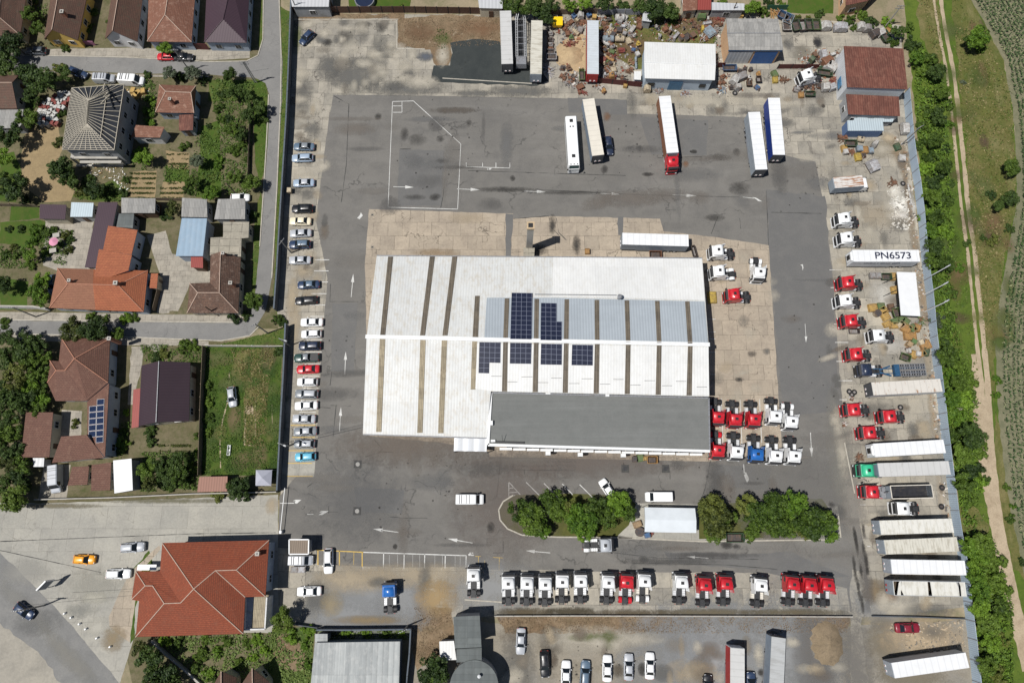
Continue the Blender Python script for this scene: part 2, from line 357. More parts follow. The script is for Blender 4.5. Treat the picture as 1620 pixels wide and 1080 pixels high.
# forecourt and main road (south-west)
sheet('forecourt', [[(-60, 792), (60, 796), (300, 788), (440, 782), (440, 870), (440, 1000), (215, 1000), (205, 1030), (190, 1080), (175, 1130), (-60, 860)]], G['fore'], Z[2], .6)
sheet('main_road', [[(-90, 812), (0, 874), (48, 920), (110, 985), (222, 1120), (60, 1140), (-20, 1060), (-90, 990)]], ground('main_road_asphalt', ((.172, .172, .168), (.215, .212, .203), (.15, .15, .148)), (.05, .25, 3), fine=.22, streak=(.25, (.6, .6, 1), (.28, .27, .25), .5), bump=.1), Z[4], 1.2)
sheet('dusty_roadside', [[(-90, 965), (0, 985), (60, 1030), (120, 1110), (-90, 1140)]], G['dust'], Z[5], 4)
sheet('forecourt_walk', [[(252, 862), (206, 905), (190, 935), (172, 975), (173, 990), (205, 1015), (213, 960), (222, 905), (254, 868)]], G['apron'], Z[3], .8)
# the lorry yard
LOT = [(463, 22), (800, 24), (945, 20), (1100, 20), (1425, 40), (1432, 150), (1440, 260), (1458, 410), (1472, 540), (1484, 640), (1498, 755), (1512, 850), (1526, 960), (1380, 975), (1345, 975), (785, 972), (702, 985), (505, 990), (440, 985), (440, 870), (444, 780), (458, 520), (438, 495), (448, 350), (458, 170)]
sheet('yard_concrete', [LOT], G['yardconc'], Z[1] + .001, .5)
sheet('asphalt_yard', [[(527, 150), (700, 152), (850, 155), (990, 158), (992, 180), (1080, 182), (1188, 186), (1200, 218), (1210, 240), (1290, 256), (1308, 350), (1318, 440), (1326, 560), (1336, 680), (1350, 760), (1366, 860), (1378, 968), (1345, 968), (1340, 930), (1230, 905), (1050, 905), (900, 902), (737, 900), (735, 896), (640, 897), (502, 893), (500, 870), (440, 866), (442, 785), (470, 752), (496, 755), (500, 720), (508, 560), (518, 440), (500, 350), (512, 250), (520, 190)]], G['asphalt'], Z[3], .8)
sheet('apron', [[(584, 331), (812, 338), (812, 346), (870, 342), (1044, 346), (1050, 366), (1120, 374), (1165, 380), (1216, 388), (1222, 480), (1230, 600), (1238, 724), (1100, 722), (770, 714), (700, 700), (585, 690), (577, 420)]], G['apron'], Z[4], .7)
sheet('asphalt_patch', [[(1212, 300), (1305, 310), (1318, 450), (1330, 650), (1240, 660), (1230, 560), (1216, 390)]], G['asphalt_dark'], Z[4] - .001, 2.2)
sheet('asphalt_repair', [[(1050, 872), (1180, 876), (1250, 872), (1300, 895), (1345, 912), (1240, 912), (1200, 900), (1060, 890)], [(978, 343), (986, 343), (985, 372), (978, 372)], [(800, 338), (812, 339), (808, 408), (800, 408)], [(898, 155), (992, 158), (992, 182), (900, 178)], [(632, 236), (703, 238), (699, 326), (628, 325)], [(1012, 186), (1120, 190), (1118, 246), (1030, 244)], [(560, 770), (640, 775), (636, 812), (566, 808)], [(1130, 735), (1220, 738), (1216, 775), (1140, 770)], [(526, 480), (566, 480), (560, 590), (524, 586)]], G['asphalt_dark'], Z[5], 1.2)
sheet('tarmac_patch', [[(712, 68), (748, 62), (790, 66), (800, 90), (856, 110), (868, 128), (850, 136), (780, 134), (690, 130), (682, 124), (686, 104), (712, 104), (716, 84)]], G['tar'], Z[5], 1.5)
sheet('weedy_dirt', [[(628, 30), (700, 24), (795, 26), (795, 70), (765, 74), (745, 62), (715, 68), (700, 78), (628, 76)], [(470, 22), (640, 21), (640, 30), (470, 33)], [(690, 48), (712, 56), (716, 90), (704, 116), (686, 100), (680, 76)], [(785, 974), (1345, 974), (1340, 994), (1180, 993), (1040, 998), (990, 1003), (800, 1000)], [(660, 955), (715, 962), (718, 1010), (695, 1040), (660, 1060), (648, 1000)], [(1335, 985), (1325, 1010), (1310, 1000)]], G['dirt'], Z[4], 2.5)
sheet('sand_ground', [[(880, 75), (915, 45), (928, 60), (928, 110), (905, 118), (880, 100)]], G['sand'], Z[4], 2.5)
sheet('scrapyard_ground', [[(945, 22), (1130, 22), (1130, 110), (1010, 110), (945, 70)]], G['drygrass'], Z[4] + .001, 2.5)
sheet('gravel_yard', [[(775, 985), (1345, 990), (1530, 980), (1545, 1130), (640, 1130), (655, 1000), (700, 975)]], G['gravel'], Z[2], 2)
sheet('concrete_bay', [[(452, 752), (456, 712), (500, 716), (497, 753)], [(752, 955), (788, 952), (790, 964), (740, 964)]], G['fore'], Z[5], .4)
sheet('paved_strip', [[(772, 713), (1122, 721), (1140, 726), (1130, 730), (775, 722)]], G['apron'], Z[5] + .001, .3)
sheet('island_paving', [[(1005, 795), (1110, 798), (1325, 800), (1330, 850), (1110, 855), (1000, 850), (978, 846)]], G['fore'], Z[5], .8)
sheet('island_lawn', [[(790, 808), (796, 794), (812, 783), (900, 780), (990, 784), (1006, 797), (995, 830), (976, 848), (880, 848), (812, 842), (796, 830)], [(1104, 798), (1300, 788), (1322, 820), (1310, 850), (1106, 852)]], ground('island_grass', ((.07, .075, .018), (.1, .1, .028), (.05, .06, .012)), (.1, .6, 4), fine=.4), Z[6], .4)
sheet('meadow_path', [jag(line_poly([(363, 588), (362, 630), (352, 665), (348, 700), (349, 740)], 1.8), .5, 6, 3), jag(line_poly([(388, 662), (387, 704), (402, 704)], 2), .5, 6, 4), jag(line_poly([(430, 640), (431, 672)], 1.6), .4, 6, 5), jag(line_poly([(404, 630), (404, 690), (418, 684)], 1.4), .5, 6, 6), [(388, 642), (401, 642), (401, 655), (388, 655)]], G['track'], Z[5], .5)
sheet('dry_patch', [[(375, 555), (436, 550), (430, 590), (410, 600), (420, 640), (400, 690), (385, 700), (388, 620), (365, 590)]], G['drygrass'], Z[4], 3)
sheet('rotting_heap', [[(438, 1005), (452, 998), (470, 1010), (486, 1040), (484, 1058), (462, 1062), (440, 1052), (432, 1030)]], G['dirt'], Z[5], 2.5)
sheet('stained_strip', [[(1348, 900), (1366, 905), (1372, 940), (1362, 985), (1375, 1090), (1345, 1090), (1346, 985), (1344, 940)]], G['dust'], Z[6], 2)
kb = MB()
for ln in ([(1000, 850), (880, 849), (826, 846), (803, 836), (791, 822), (789, 806), (796, 793), (812, 783)], [(978, 850), (1110, 856), (1320, 853)], [(1330, 850), (1326, 815)]):
    for a, b in zip(ln, ln[1:]): kb.bar(P(*a, .07), P(*b, .07), .25, .14)
tag(kb.obj('island_kerb', G['kerb']), kind='structure')
kb = MB()
for ln in ([(1336, 700), (1352, 780)], [(464, 31), (630, 31)], [(628, 31), (628, 77), (672, 78)], [(700, 124), (850, 133)], [(735, 948), (795, 952)]):
    for a, b in zip(ln, ln[1:]): kb.bar(P(*a, .04), P(*b, .04), .22, .08)
tag(kb.obj('yard_kerb', G['kerb']), kind='structure')
# east: verge, dirt track, crop field
EB = [(1425, -40), (1445, 150), (1458, 290), (1471, 420), (1485, 540), (1497, 640), (1511, 755), (1525, 850), (1539, 960), (1564, 1130)]
FB = [(1515, -40), (1560, 42), (1588, 95), (1603, 180), (1608, 260), (1607, 330), (1594, 400), (1580, 480), (1575, 560), (1578, 640), (1586, 720), (1598, 800), (1618, 900), (1650, 1000), (1680, 1130)]
sheet('meadow', [EB + [(1700, 1130), (1700, 1000), (1640, 900), (1600, 760), (1576, 620), (1590, 470), (1615, 330), (1600, 140), (1555, 20), (1540, -40)]], G['meadow'], Z[1] + .002, 1.5)
sheet('dry_meadow', [[(1500, -40), (1512, 80), (1525, 200), (1532, 320), (1548, 440), (1562, 560), (1572, 640), (1577, 560), (1588, 420), (1608, 330), (1602, 180), (1588, 95), (1556, 42), (1530, -40)], [(1446, -40), (1480, -40), (1494, 90), (1480, 110), (1455, 60)], [(1512, 800), (1540, 800), (1566, 830), (1560, 850), (1522, 852)], [(1575, 640), (1610, 800), (1640, 930), (1600, 900), (1570, 720)]], G['drygrass'], Z[3], 4)
T1 = [(1473, -40), (1480, 20), (1487, 60), (1497, 110), (1506, 180), (1513, 250), (1521, 330), (1531, 400), (1538, 470), (1545, 540), (1552, 600), (1556, 660), (1562, 720), (1571, 790), (1584, 860), (1600, 930), (1620, 1010), (1640, 1130)]
T2 = [(x + 11 - max(0, (y - 560)) * .018, y) for x, y in T1]
sheet('dirt_track', [line_poly(T1, [4, 4, 4, 4, 4, 4.5, 4.5, 5, 5, 6, 8, 9, 8, 7, 7, 8, 8, 8]), line_poly(T2, [6, 6, 6, 6, 7, 7, 7, 7, 7, 7, 9, 10, 9, 8, 8, 9, 9, 9])], G['track'], Z[5], .9, 7)
sheet('track_verge', [line_poly([(1540, 560), (1548, 640), (1554, 720), (1568, 800), (1582, 880), (1602, 960), (1625, 1060)], [8, 20, 14, 12, 14, 16, 16])], G['track'], Z[4], 2.5)
sheet('crop_field', [FB + [(1900, 1130), (1900, -40)]], G['field'], Z[4], 1.5)

# painted lines and arrows
W = []; Y = []
def ln(pts, w=1.1, L=W):
    for a, b in zip(pts, pts[1:]): L.append(line_poly([a, b], w))
def arrow(tip, tail, hw=3.4, hl=.4, w=1.0):
    t, b = Vector(tip), Vector(tail); d = (b - t); n = Vector((-d.y, d.x)).normalized(); k = t + d * hl
    W.append([tuple(t), tuple(k + n * hw), tuple(k - n * hw)]); W.append(line_poly([tuple(k), tail], w))
ln([(621, 161), (654, 160), (729, 228), (724, 331), (614, 328), (621, 161)], .95); ln([(636, 161), (636, 178), (622, 178)], .9); ln([(622, 168), (636, 168)], .9)
ln([(737.7, 264), (806.5, 266)], .9)
for x in (737.6, 763.5, 784.6, 806.6): ln([(x, 257.5), (x, 265)], 1.0)
for a, b in (((655, 296.5), (622, 295.5)), ((760, 300.5), (723, 299)), ((864, 304), (829, 302.5)), ((980, 307.5), (950, 306)), ((1102, 310), (1064, 308.5))): arrow(a, b, 2.4, .42, .8)
W.append([(1190, 312), (1196, 313), (1206, 319), (1199, 318), (1197, 316)]); ln([(1175, 312), (1193, 314)], .8)
arrow((559, 433), (555.6, 470), 2.6, .36); arrow((547, 556), (545.5, 592), 2.6, .36); arrow((539.5, 643.5), (537, 682), 2.6, .36)
arrow((590, 836), (630.5, 841.5), 3.0, .38, 1.3); arrow((708, 851.5), (748, 858.5), 3.0, .38, 1.3); arrow((832, 870.5), (870.5, 874), 2.8, .36, 1.2); arrow((1085, 879.5), (1121, 882.5), 2.4, .4, 1)
arrow((1284.3, 722.5), (1282, 684), 2.8, .37, 1.2); ln([(1176.3, 734), (1177.6, 750)], 1.6); W.append([(1176.6, 749), (1180, 746), (1185, 757), (1182, 764), (1178, 754)])
W.append([(1266, 419), (1270, 418), (1271, 424), (1269.5, 428), (1269, 421)]); W.append([(1273, 532), (1277, 532), (1275, 542)]); ln([(1273.5, 512), (1275, 533)], .7)
W.append([(571, 336), (574, 341), (569, 347), (565, 345), (569, 341)]); ln([(443, 795.5), (467, 795.5)], 1.2); W.append([(465, 796), (470, 796), (477, 790), (468, 790), (463, 792), (468, 792)]); W.append([(504, 814), (510, 814), (520, 808), (509, 807.5), (505, 810), (510, 810)]); ln([(486, 813), (496, 813)], .8)
ln([(501, 869.5), (575, 873)], 1.6, Y)
for x, y in ((503, 870), (537, 871), (573, 873)): ln([(x, y), (x, y + 23)], 1.6, Y)
ln([(575, 873), (737.5, 878.3)], 1.6)
for i, x in enumerate((606.5, 639, 671.5, 704, 737)): ln([(x + .5, 874 + i), (x, 898.5 + i * .2)], 1.5)
for x in (616, 629, 653, 664, 688, 700, 720, 728): ln([(x, 877), (x, 896)], .35)
for x, a, b in ((560, 873, 893), (757, 880, 896), (767, 886, 897), (790, 882, 902)): ln([(x, a), (x - .5, b)], .7, Y)
ln([(752, 879.5), (761, 879.5)], .7, Y); ln([(780, 881), (796, 882)], .9, Y)
for x0, x1, y in ((498, 521, 411), (497, 520, 428.5), (500, 519, 446), (492, 516.5, 464.5), (490, 514.5, 482.5), (491, 513, 500.5), (488, 512, 519), (485, 510, 537.5), (482, 509, 557), (482, 507, 576), (480, 505, 595), (478, 504, 614), (476, 502, 633), (474, 500, 652)): ln([(x0, y), (x1, y)], 1.1)
for x0, x1, y in ((460, 499, 672.5), (462, 498, 691.5), (456, 496, 712.5), (454, 494, 732.5), (453, 495, 753)): ln([(x0, y), (x1, y)], 1.2, Y)
for x0, x1, y in ((1312, 1332, 427), (1314, 1326, 455), (1316, 1322, 484), (1319, 1331, 512.5), (1321, 1342, 541.5), (1323, 1340, 571.5), (1326, 1348, 602), (1328, 1340, 632), (1354, 1366, 764.5), (1360, 1369, 798), (1368, 1372, 831.5), (1372, 1377, 863.5)): ln([(x0, y), (x1, y)], 1.0)
for x, a, b in ((1142.5, 630, 725), (1172.5, 632, 727), (1203, 632, 700)): ln([(x - 1.5, a), (x + 2, b)], 1.1)
for y in (505, 525, 536, 557, 592): ln([(1121, y), (1132, y)], .8)
for a, b in (((832.5, 762.5), (858, 788)), ((860.5, 764), (884, 788)), ((889.5, 765), (906, 782)), ((917, 766), (937, 786)), ((805, 762), (805, 787)), ((805, 762), (823, 782)), ((805, 785), (815, 783)), ((805, 779), (819, 778)), ((805, 772), (814, 771))): ln([a, b], 1.3)
sheet('white_road_markings', W, G['white_line'], Z[8]); sheet('yellow_road_markings', Y, G['yellow_line'], Z[8])
def lettering(name, text, size, m, parent=None, loc=(0, 0, 0), rot=(0, 0, 0), bold=.0, ext=0.0, sx=1.0):
    cu = bpy.data.curves.new(name, 'FONT'); cu.body = text; cu.size = size; cu.align_x = 'CENTER'; cu.align_y = 'CENTER'; cu.offset = bold; cu.extrude = ext
    tmp = bpy.data.objects.new(name, cu); COL.objects.link(tmp); bpy.context.view_layer.update()
    me = bpy.data.meshes.new_from_object(tmp.evaluated_get(bpy.context.evaluated_depsgraph_get())); bpy.data.objects.remove(tmp)
    me.materials.clear(); me.materials.append(m); o = link(name, me, parent, loc, rot); o.scale = (sx, 1, 1); return o
for px, py, rz in ((774, 267.2, 0), (745, 875.5, math.pi)):
    p = P(px, py, Z[8]); tag(lettering('road_lettering', 'TIR', .8, G['white_line'], None, p, (0, 0, rz), .03), kind='structure')
# tar seams and cracks
S = []
for pts in ([(704, 282), (701, 310), (697, 330)], [(633, 236), (650, 236)], [(716, 237), (728, 237)], [(528, 152), (552, 165), (548, 260), (540, 320)], [(592, 695), (605, 710), (600, 716), (578, 722)], [(600, 714), (622, 715)], [(720, 690), (725, 700)], [(793, 716), (786, 786)], [(617, 817), (640, 819), (676, 819)], [(809, 743), (910, 744)], [(862, 722), (862, 742)], [(812, 732), (811, 742)],
    [(830, 742), (830, 750)], [(851, 744), (851, 754)], [(796, 855), (796, 874), (780, 874)], [(698, 772), (697, 782)], [(1060, 745), (1060, 758)], [(1124, 728), (1116, 770), (1108, 794)], [(1212, 302), (1216, 388)], [(1170, 345), (1172, 362)], [(1136, 342), (1125, 370)], [(740, 270), (860, 274), (990, 278)], [(850, 300), (1000, 308), (1170, 312)], [(1220, 336), (1300, 338)], [(523, 449), (522, 477), (567, 477)],
    [(532, 640), (529, 670), (527, 690)], [(505, 644), (523, 645)], [(523, 641), (555, 642)], [(522, 610), (525, 588)], [(1040, 250), (1110, 248)], [(880, 345), (884, 368), (896, 380)], [(812, 346), (868, 342), (872, 360), (884, 372)], [(520, 800), (520, 812)], [(510, 810), (535, 809)], [(486, 770), (494, 764)], [(940, 870), (1040, 882), (1200, 884)], [(1000, 890), (1150, 893), (1230, 900)], [(0, 856), (300, 844), (436, 842)], [(0, 870), (160, 905)]):
    S.append(jag(line_poly(pts, .9), .35, 4, len(S)))
sheet('tar_seams', S, G['seam'], Z[7])
# soft stains: dirt, oil, dust, weeds on the surfaces
t = NT('ground_stain'); uvn = t.new('ShaderNodeVectorMath', operation='LENGTH'); t.l.new(t.co.outputs['UV'], uvn.inputs[0])
ca = t.new('ShaderNodeVertexColor', layer_name='Col')
nn = t.noise(.5, 6, .75, dist=.5); nn2 = t.noise(2.6, 4, .7)
f = t.math('ADD', uvn.outputs['Value'], t.math('MULTIPLY_ADD', nn, 1.6, -.8)); f = t.math('ADD', f, t.math('MULTIPLY_ADD', nn2, .7, -.35))
al = t.ramp(f, .15, 1.0, (1, 1, 1, 1), (0, 0, 0, 1)); al = t.math('MULTIPLY', al, ca.outputs['Alpha']); al = t.math('MULTIPLY', al, t.ramp(uvn.outputs['Value'], .75, 1.0, (1, 1, 1, 1), (0, 0, 0, 1)))
t.set(t.b, Base_Color=ca.outputs['Color'], Alpha=al, Roughness=.9); STAIN = t.m
ST = []
def stain(px, py, rx, ry, col, a=.7, ang=0):
    if max(col) < .05 and rx > 7 and ry > 6: a *= .7; rx *= 1.25
    ST.append((px, py, rx, ry, col, a, ang))
OIL, DUST, TAN, WEED, PALE, RUST, GREY = (.035, .033, .03), (.34, .3, .235), (.4, .33, .23), (.1, .12, .035), (.48, .44, .36), (.2, .1, .05), (.12, .118, .11)
BG = (.245, .25, .252)
for a in ((585, 955, 74, 42, BG, .9), (545, 972, 60, 22, BG, .8), (640, 950, 34, 30, BG, .8), (1110, 1035, 100, 60, BG, .95), (1190, 1055, 120, 74, BG, .95), (1240, 1030, 60, 46, BG, .85), (775, 930, 62, 32, BG, .8), (1400, 957, 40, 26, BG, .7), (1290, 940, 60, 40, BG, .4), (560, 120, 40, 26, GREY, .75), (520, 105, 18, 20, GREY, .7), (600, 90, 14, 40, GREY, .5), (640, 140, 60, 12, GREY, .8), (545, 60, 10, 14, OIL, .7), (518, 68, 7, 6, OIL, .9), (575, 40, 12, 6, OIL, .7), (604, 42, 8, 10, OIL, .8), (507, 62, 10, 8, GREY, .8), (825, 145, 50, 10, GREY, .8), (748, 148, 30, 6, GREY, .7), (556, 75, 14, 12, PALE, .6), (605, 115, 9, 9, PALE, .6), (640, 108, 12, 10, PALE, .6), (665, 130, 26, 12, PALE, .7),
    (470, 60, 8, 26, WEED, .6), (480, 150, 14, 30, GREY, .6), (500, 170, 10, 14, PALE, .6), (478, 275, 16, 9, PALE, .6), (485, 305, 12, 10, GREY, .5), (495, 205, 12, 14, GREY, .6), (462, 470, 8, 30, TAN, .7), (466, 520, 8, 40, TAN, .6), (480, 430, 14, 9, TAN, .6),
    (720, 175, 36, 5, (.1, .085, .07), .8), (660, 222, 10, 9, OIL, .55), (640, 212, 6, 10, OIL, .5), (697, 220, 6, 5, OIL, .5), (700, 255, 9, 4, OIL, .5), (688, 312, 8, 5, OIL, .7), (656, 312, 16, 4, OIL, .45), (800, 300, 40, 4, OIL, .6), (900, 305, 50, 3, OIL, .45), (720, 265, 30, 3, OIL, .5), (598, 184, 5, 5, OIL, .6), (742, 195, 4, 5, OIL, .5), (811, 282, 4, 4, OIL, .8), (1170, 298, 12, 9, OIL, .75), (1137, 249, 16, 5, OIL, .5), (1025, 276, 8, 3, OIL, .8), (1165, 241, 5, 6, OIL, .6), (960, 185, 5, 7, RUST, .5), (1084, 260, 5, 5, RUST, .6), (1012, 235, 5, 4, OIL, .7), (1098, 240, 4, 3, OIL, .9), (956, 268, 5, 6, OIL, .6),
    (1130, 345, 14, 5, OIL, .5), (912, 388, 6, 13, OIL, .8), (874, 356, 5, 14, OIL, .7), (850, 395, 14, 8, (.07, .06, .05), .8), (740, 345, 30, 8, TAN, .4), (690, 400, 30, 6, (.28, .2, .12), .5), (1170, 600, 6, 3, OIL, .8), (1190, 560, 6, 4, (.08, .07, .06), .6),
    (640, 705, 90, 26, (.14, .115, .095), .6), (800, 800, 70, 60, (.145, .12, .105), .5), (900, 730, 160, 20, (.14, .115, .1), .55), (560, 790, 60, 50, (.12, .12, .12), .45), (1250, 780, 90, 60, (.17, .165, .155), .5), (1330, 720, 16, 80, (.24, .23, .2), .6), (1350, 800, 14, 60, (.27, .25, .22), .6), (1290, 855, 60, 14, (.26, .25, .23), .6), (1190, 860, 60, 6, (.25, .24, .22), .5), (1150, 862, 8, 4, OIL, .8), (1165, 864, 5, 3, OIL, .7), (776, 834, 5, 6, OIL, .6), (625, 864, 3, 3, OIL, .9), (1155, 774, 3, 3, OIL, .6), (1315, 798, 4, 4, OIL, .5), (1018, 884, 6, 4, OIL, .6), (1060, 888, 60, 4, (.08, .078, .075), .6), (1120, 878, 60, 4, (.07, .068, .066), .6),
    (560, 915, 50, 16, TAN, .7), (660, 910, 70, 14, TAN, .6), (600, 920, 14, 6, GREY, .6), (672, 915, 8, 20, GREY, .6), (500, 945, 16, 18, GREY, .6), (690, 945, 26, 20, (.36, .25, .12), .7), (525, 955, 14, 14, (.32, .26, .16), .6), (580, 980, 40, 5, (.24, .18, .1), .7), (830, 968, 40, 5, (.09, .07, .04), .85), (905, 967, 30, 5, (.06, .05, .03), .9), (1000, 969, 60, 4, (.1, .08, .05), .8), (1120, 968, 60, 4, (.13, .11, .07), .8), (1260, 968, 60, 4, (.12, .1, .06), .8),
    (872, 1013, 14, 16, (.06, .05, .04), .9), (875, 1045, 6, 8, (.1, .08, .06), .8), (1016, 1058, 5, 7, OIL, .85), (978, 1060, 7, 7, (.09, .075, .055), .8), (930, 1010, 60, 14, PALE, .6), (820, 1050, 20, 40, GREY, .5), (1000, 1010, 40, 8, PALE, .5), (940, 1008, 30, 5, WEED, .6), (965, 1012, 10, 10, WEED, .6), (1100, 1065, 30, 12, TAN, .6), (1290, 1040, 26, 50, (.14, .13, .12), .7), (1355, 1050, 20, 60, (.16, .15, .135), .7), (1204, 1063, 4, 4, OIL, .9), (1110, 1058, 14, 16, (.15, .12, .09), .6),
    (1425, 325, 20, 12, (.75, .73, .68), .95), (1422, 342, 16, 6, (.72, .7, .66), .9), (1415, 303, 12, 14, (.62, .59, .52), .8), (1420, 355, 14, 10, GREY, .7), (1385, 340, 40, 20, TAN, .4), (1345, 320, 12, 6, GREY, .5), (1340, 302, 3, 12, GREY, .7), (1403, 318, 8, 40, PALE, .4), (1375, 372, 30, 14, PALE, .4), (1400, 470, 20, 24, (.55, .53, .48), .7), (1410, 545, 26, 12, (.5, .48, .44), .6), (1400, 550, 4, 4, OIL, .7), (1380, 650, 30, 12, GREY, .5), (1440, 640, 20, 40, PALE, .4), (1460, 680, 12, 14, TAN, .6), (1330, 700, 8, 40, PALE, .6), (1444, 680, 8, 10, GREY, .6), (1400, 725, 30, 5, TAN, .6), (1385, 935, 16, 14, (.2, .15, .09), .8), (1405, 945, 12, 6, (.22, .14, .09), .8), (1370, 920, 8, 30, (.13, .12, .11), .7), (1420, 960, 30, 10, PALE, .7), (1470, 965, 30, 8, GREY, .6), (1400, 1020, 20, 30, (.2, .17, .12), .6), (1460, 1010, 50, 22, (.42, .33, .22), .8), (1475, 1000, 16, 8, GREY, .5), (1440, 1070, 40, 10, (.19, .165, .12), .7),
    (1293, 68, 6, 11, (.02, .02, .022), .95), (1246, 70, 8, 8, GREY, .6), (1270, 85, 14, 14, (.2, .18, .14), .6), (1230, 165, 40, 8, PALE, .5), (1290, 175, 14, 10, GREY, .5), (1240, 195, 16, 8, GREY, .6), (1302, 168, 3, 3, OIL, .9), (1310, 265, 14, 10, PALE, .4), (1275, 250, 12, 6, PALE, .5), (1110, 160, 90, 10, PALE, .5), (1040, 155, 30, 10, PALE, .5), (1000, 165, 8, 20, GREY, .5), (1400, 235, 30, 14, (.24, .2, .13), .6), (1405, 218, 10, 8, TAN, .9), (1420, 240, 12, 16, (.26, .19, .12), .7), (1430, 260, 8, 24, (.28, .22, .15), .7), (1437, 320, 4, 40, (.2, .14, .09), .7), (1446, 380, 6, 40, (.25, .2, .14), .7), (1460, 470, 6, 40, (.26, .19, .12), .7), (1466, 560, 5, 30, (.32, .27, .2), .7), (1475, 650, 5, 40, (.34, .28, .2), .7), (1490, 790, 5, 40, (.4, .34, .26), .7),
    (40, 905, 30, 14, (.33, .32, .29), .5), (150, 925, 40, 20, (.3, .29, .25), .5), (150, 945, 14, 6, (.45, .43, .36), .7), (130, 965, 20, 8, (.22, .22, .2), .5), (155, 990, 14, 10, (.46, .44, .38), .7), (180, 1010, 14, 14, (.26, .2, .12), .7), (60, 985, 30, 14, (.14, .14, .135), .4), (110, 1040, 50, 10, (.25, .24, .21), .5, -40), (30, 950, 50, 8, (.25, .245, .225), .5, -38), (90, 800, 60, 3, (.16, .14, .09), .8), (260, 792, 80, 3, (.14, .13, .08), .8), (430, 800, 8, 10, TAN, .6),
    (700, 62, 14, 10, WEED, .6), (760, 45, 30, 14, RUST, .4), (660, 50, 24, 14, (.17, .1, .055), .6), (700, 88, 10, 18, PALE, .7), (672, 90, 12, 8, (.09, .1, .12), .9), (1000, 75, 40, 24, (.17, .1, .06), .6), (960, 60, 12, 20, (.2, .11, .06), .7), (1090, 40, 40, 16, (.18, .11, .07), .6)):
    stain(*a)
for x0, x1, y0, y1, n in ((462, 516, 150, 480, 34), (1310, 1440, 160, 700, 60), (1120, 1225, 400, 640, 16), (1000, 1300, 140, 180, 26), (1375, 1520, 640, 970, 40), (790, 1340, 1000, 1076, 34)):
    for _ in range(n): stain(rnd.uniform(x0, x1), rnd.uniform(y0, y1), rnd.uniform(4, 16), rnd.uniform(3, 10), rnd.choice((PALE, PALE, TAN, GREY, (.22, .19, .15), (.16, .13, .1))), rnd.uniform(.3, .7), rnd.choice((0, 90, 20)))
for _ in range(46): stain(rnd.uniform(466, 660), rnd.uniform(34, 148), rnd.uniform(5, 14), rnd.uniform(5, 11), rnd.choice((PALE, PALE, GREY, (.2, .18, .15))), rnd.uniform(.35, .75))
for _ in range(46): stain(rnd.uniform(1500, 1606), rnd.uniform(40, 560), rnd.uniform(6, 18), rnd.uniform(6, 20), rnd.choice((WEED, (.07, .1, .02), (.16, .1, .05), (.13, .14, .03), (.09, .06, .035))), rnd.uniform(.4, .8))
for _ in range(34): stain(rnd.uniform(326, 442), rnd.uniform(552, 750), rnd.uniform(5, 16), rnd.uniform(5, 18), rnd.choice((WEED, (.03, .065, .008), (.16, .12, .06), (.14, .14, .04), (.04, .08, .01))), rnd.uniform(.5, .9))
for x, y, l in ((1352, 845, 10), (1355, 860, 14), (1366, 868, 9), (1370, 886, 12), (1352, 900, 16), (1362, 903, 7), (1372, 903, 5), (1366, 838, 9), (1358, 930, 14), (1364, 955, 10)): stain(x, y, 2.2, l, OIL, .75)
for px, py, n in ((720, 220, 30), (1000, 230, 30), (1260, 300, 16), (560, 560, 20), (650, 780, 26), (1150, 780, 20), (1290, 560, 20), (620, 110, 26), (900, 1040, 22), (1390, 600, 26), (1120, 170, 26)):
    for _ in range(n):
        s_ = rnd.choice((.8, 1.0, 1.2, 1.6)); stain(px + rnd.gauss(0, 60), py + rnd.gauss(0, 40), s_, s_ * rnd.uniform(.5, 1), OIL, rnd.uniform(.4, .9), rnd.uniform(0, 180))
for _ in range(150):
    px, py = rnd.uniform(500, 1350), rnd.uniform(150, 880)
    if 575 < px < 1240 and 330 < py < 725: continue
    stain(px, py, rnd.uniform(10, 46), rnd.uniform(2, 12), rnd.choice(((.2, .185, .165), (.105, .102, .098), (.165, .145, .125), (.15, .15, .148))), rnd.uniform(.25, .6), rnd.choice((0, 0, 3, 90, rnd.uniform(-30, 30))))
mb = MB(); cols = []
for i, (px, py, rx, ry, col, a, ang) in enumerate(ST):
    c = P(px, py); k = 1.5 / 7.6; ca_, sa_ = math.cos(R(ang)), math.sin(R(ang)); z = Z[9] + .0035 + i * .00003
    rx *= k; ry *= k * 1.05
    mb.face([(c.x + x * rx * ca_ - y * ry * sa_, c.y + x * rx * sa_ + y * ry * ca_, z) for x, y in ((-1, -1), (1, -1), (1, 1), (-1, 1))], 0, [(-1, -1), (1, -1), (1, 1), (-1, 1)])
    cols += [(*col, a)] * 4
me = mb.mesh('ground_stains', [STAIN]); at_ = me.color_attributes.new('Col', 'FLOAT_COLOR', 'CORNER')
at_.data.foreach_set('color', [x for c in cols for x in c]); tag(link('ground_stains', me), kind='structure')
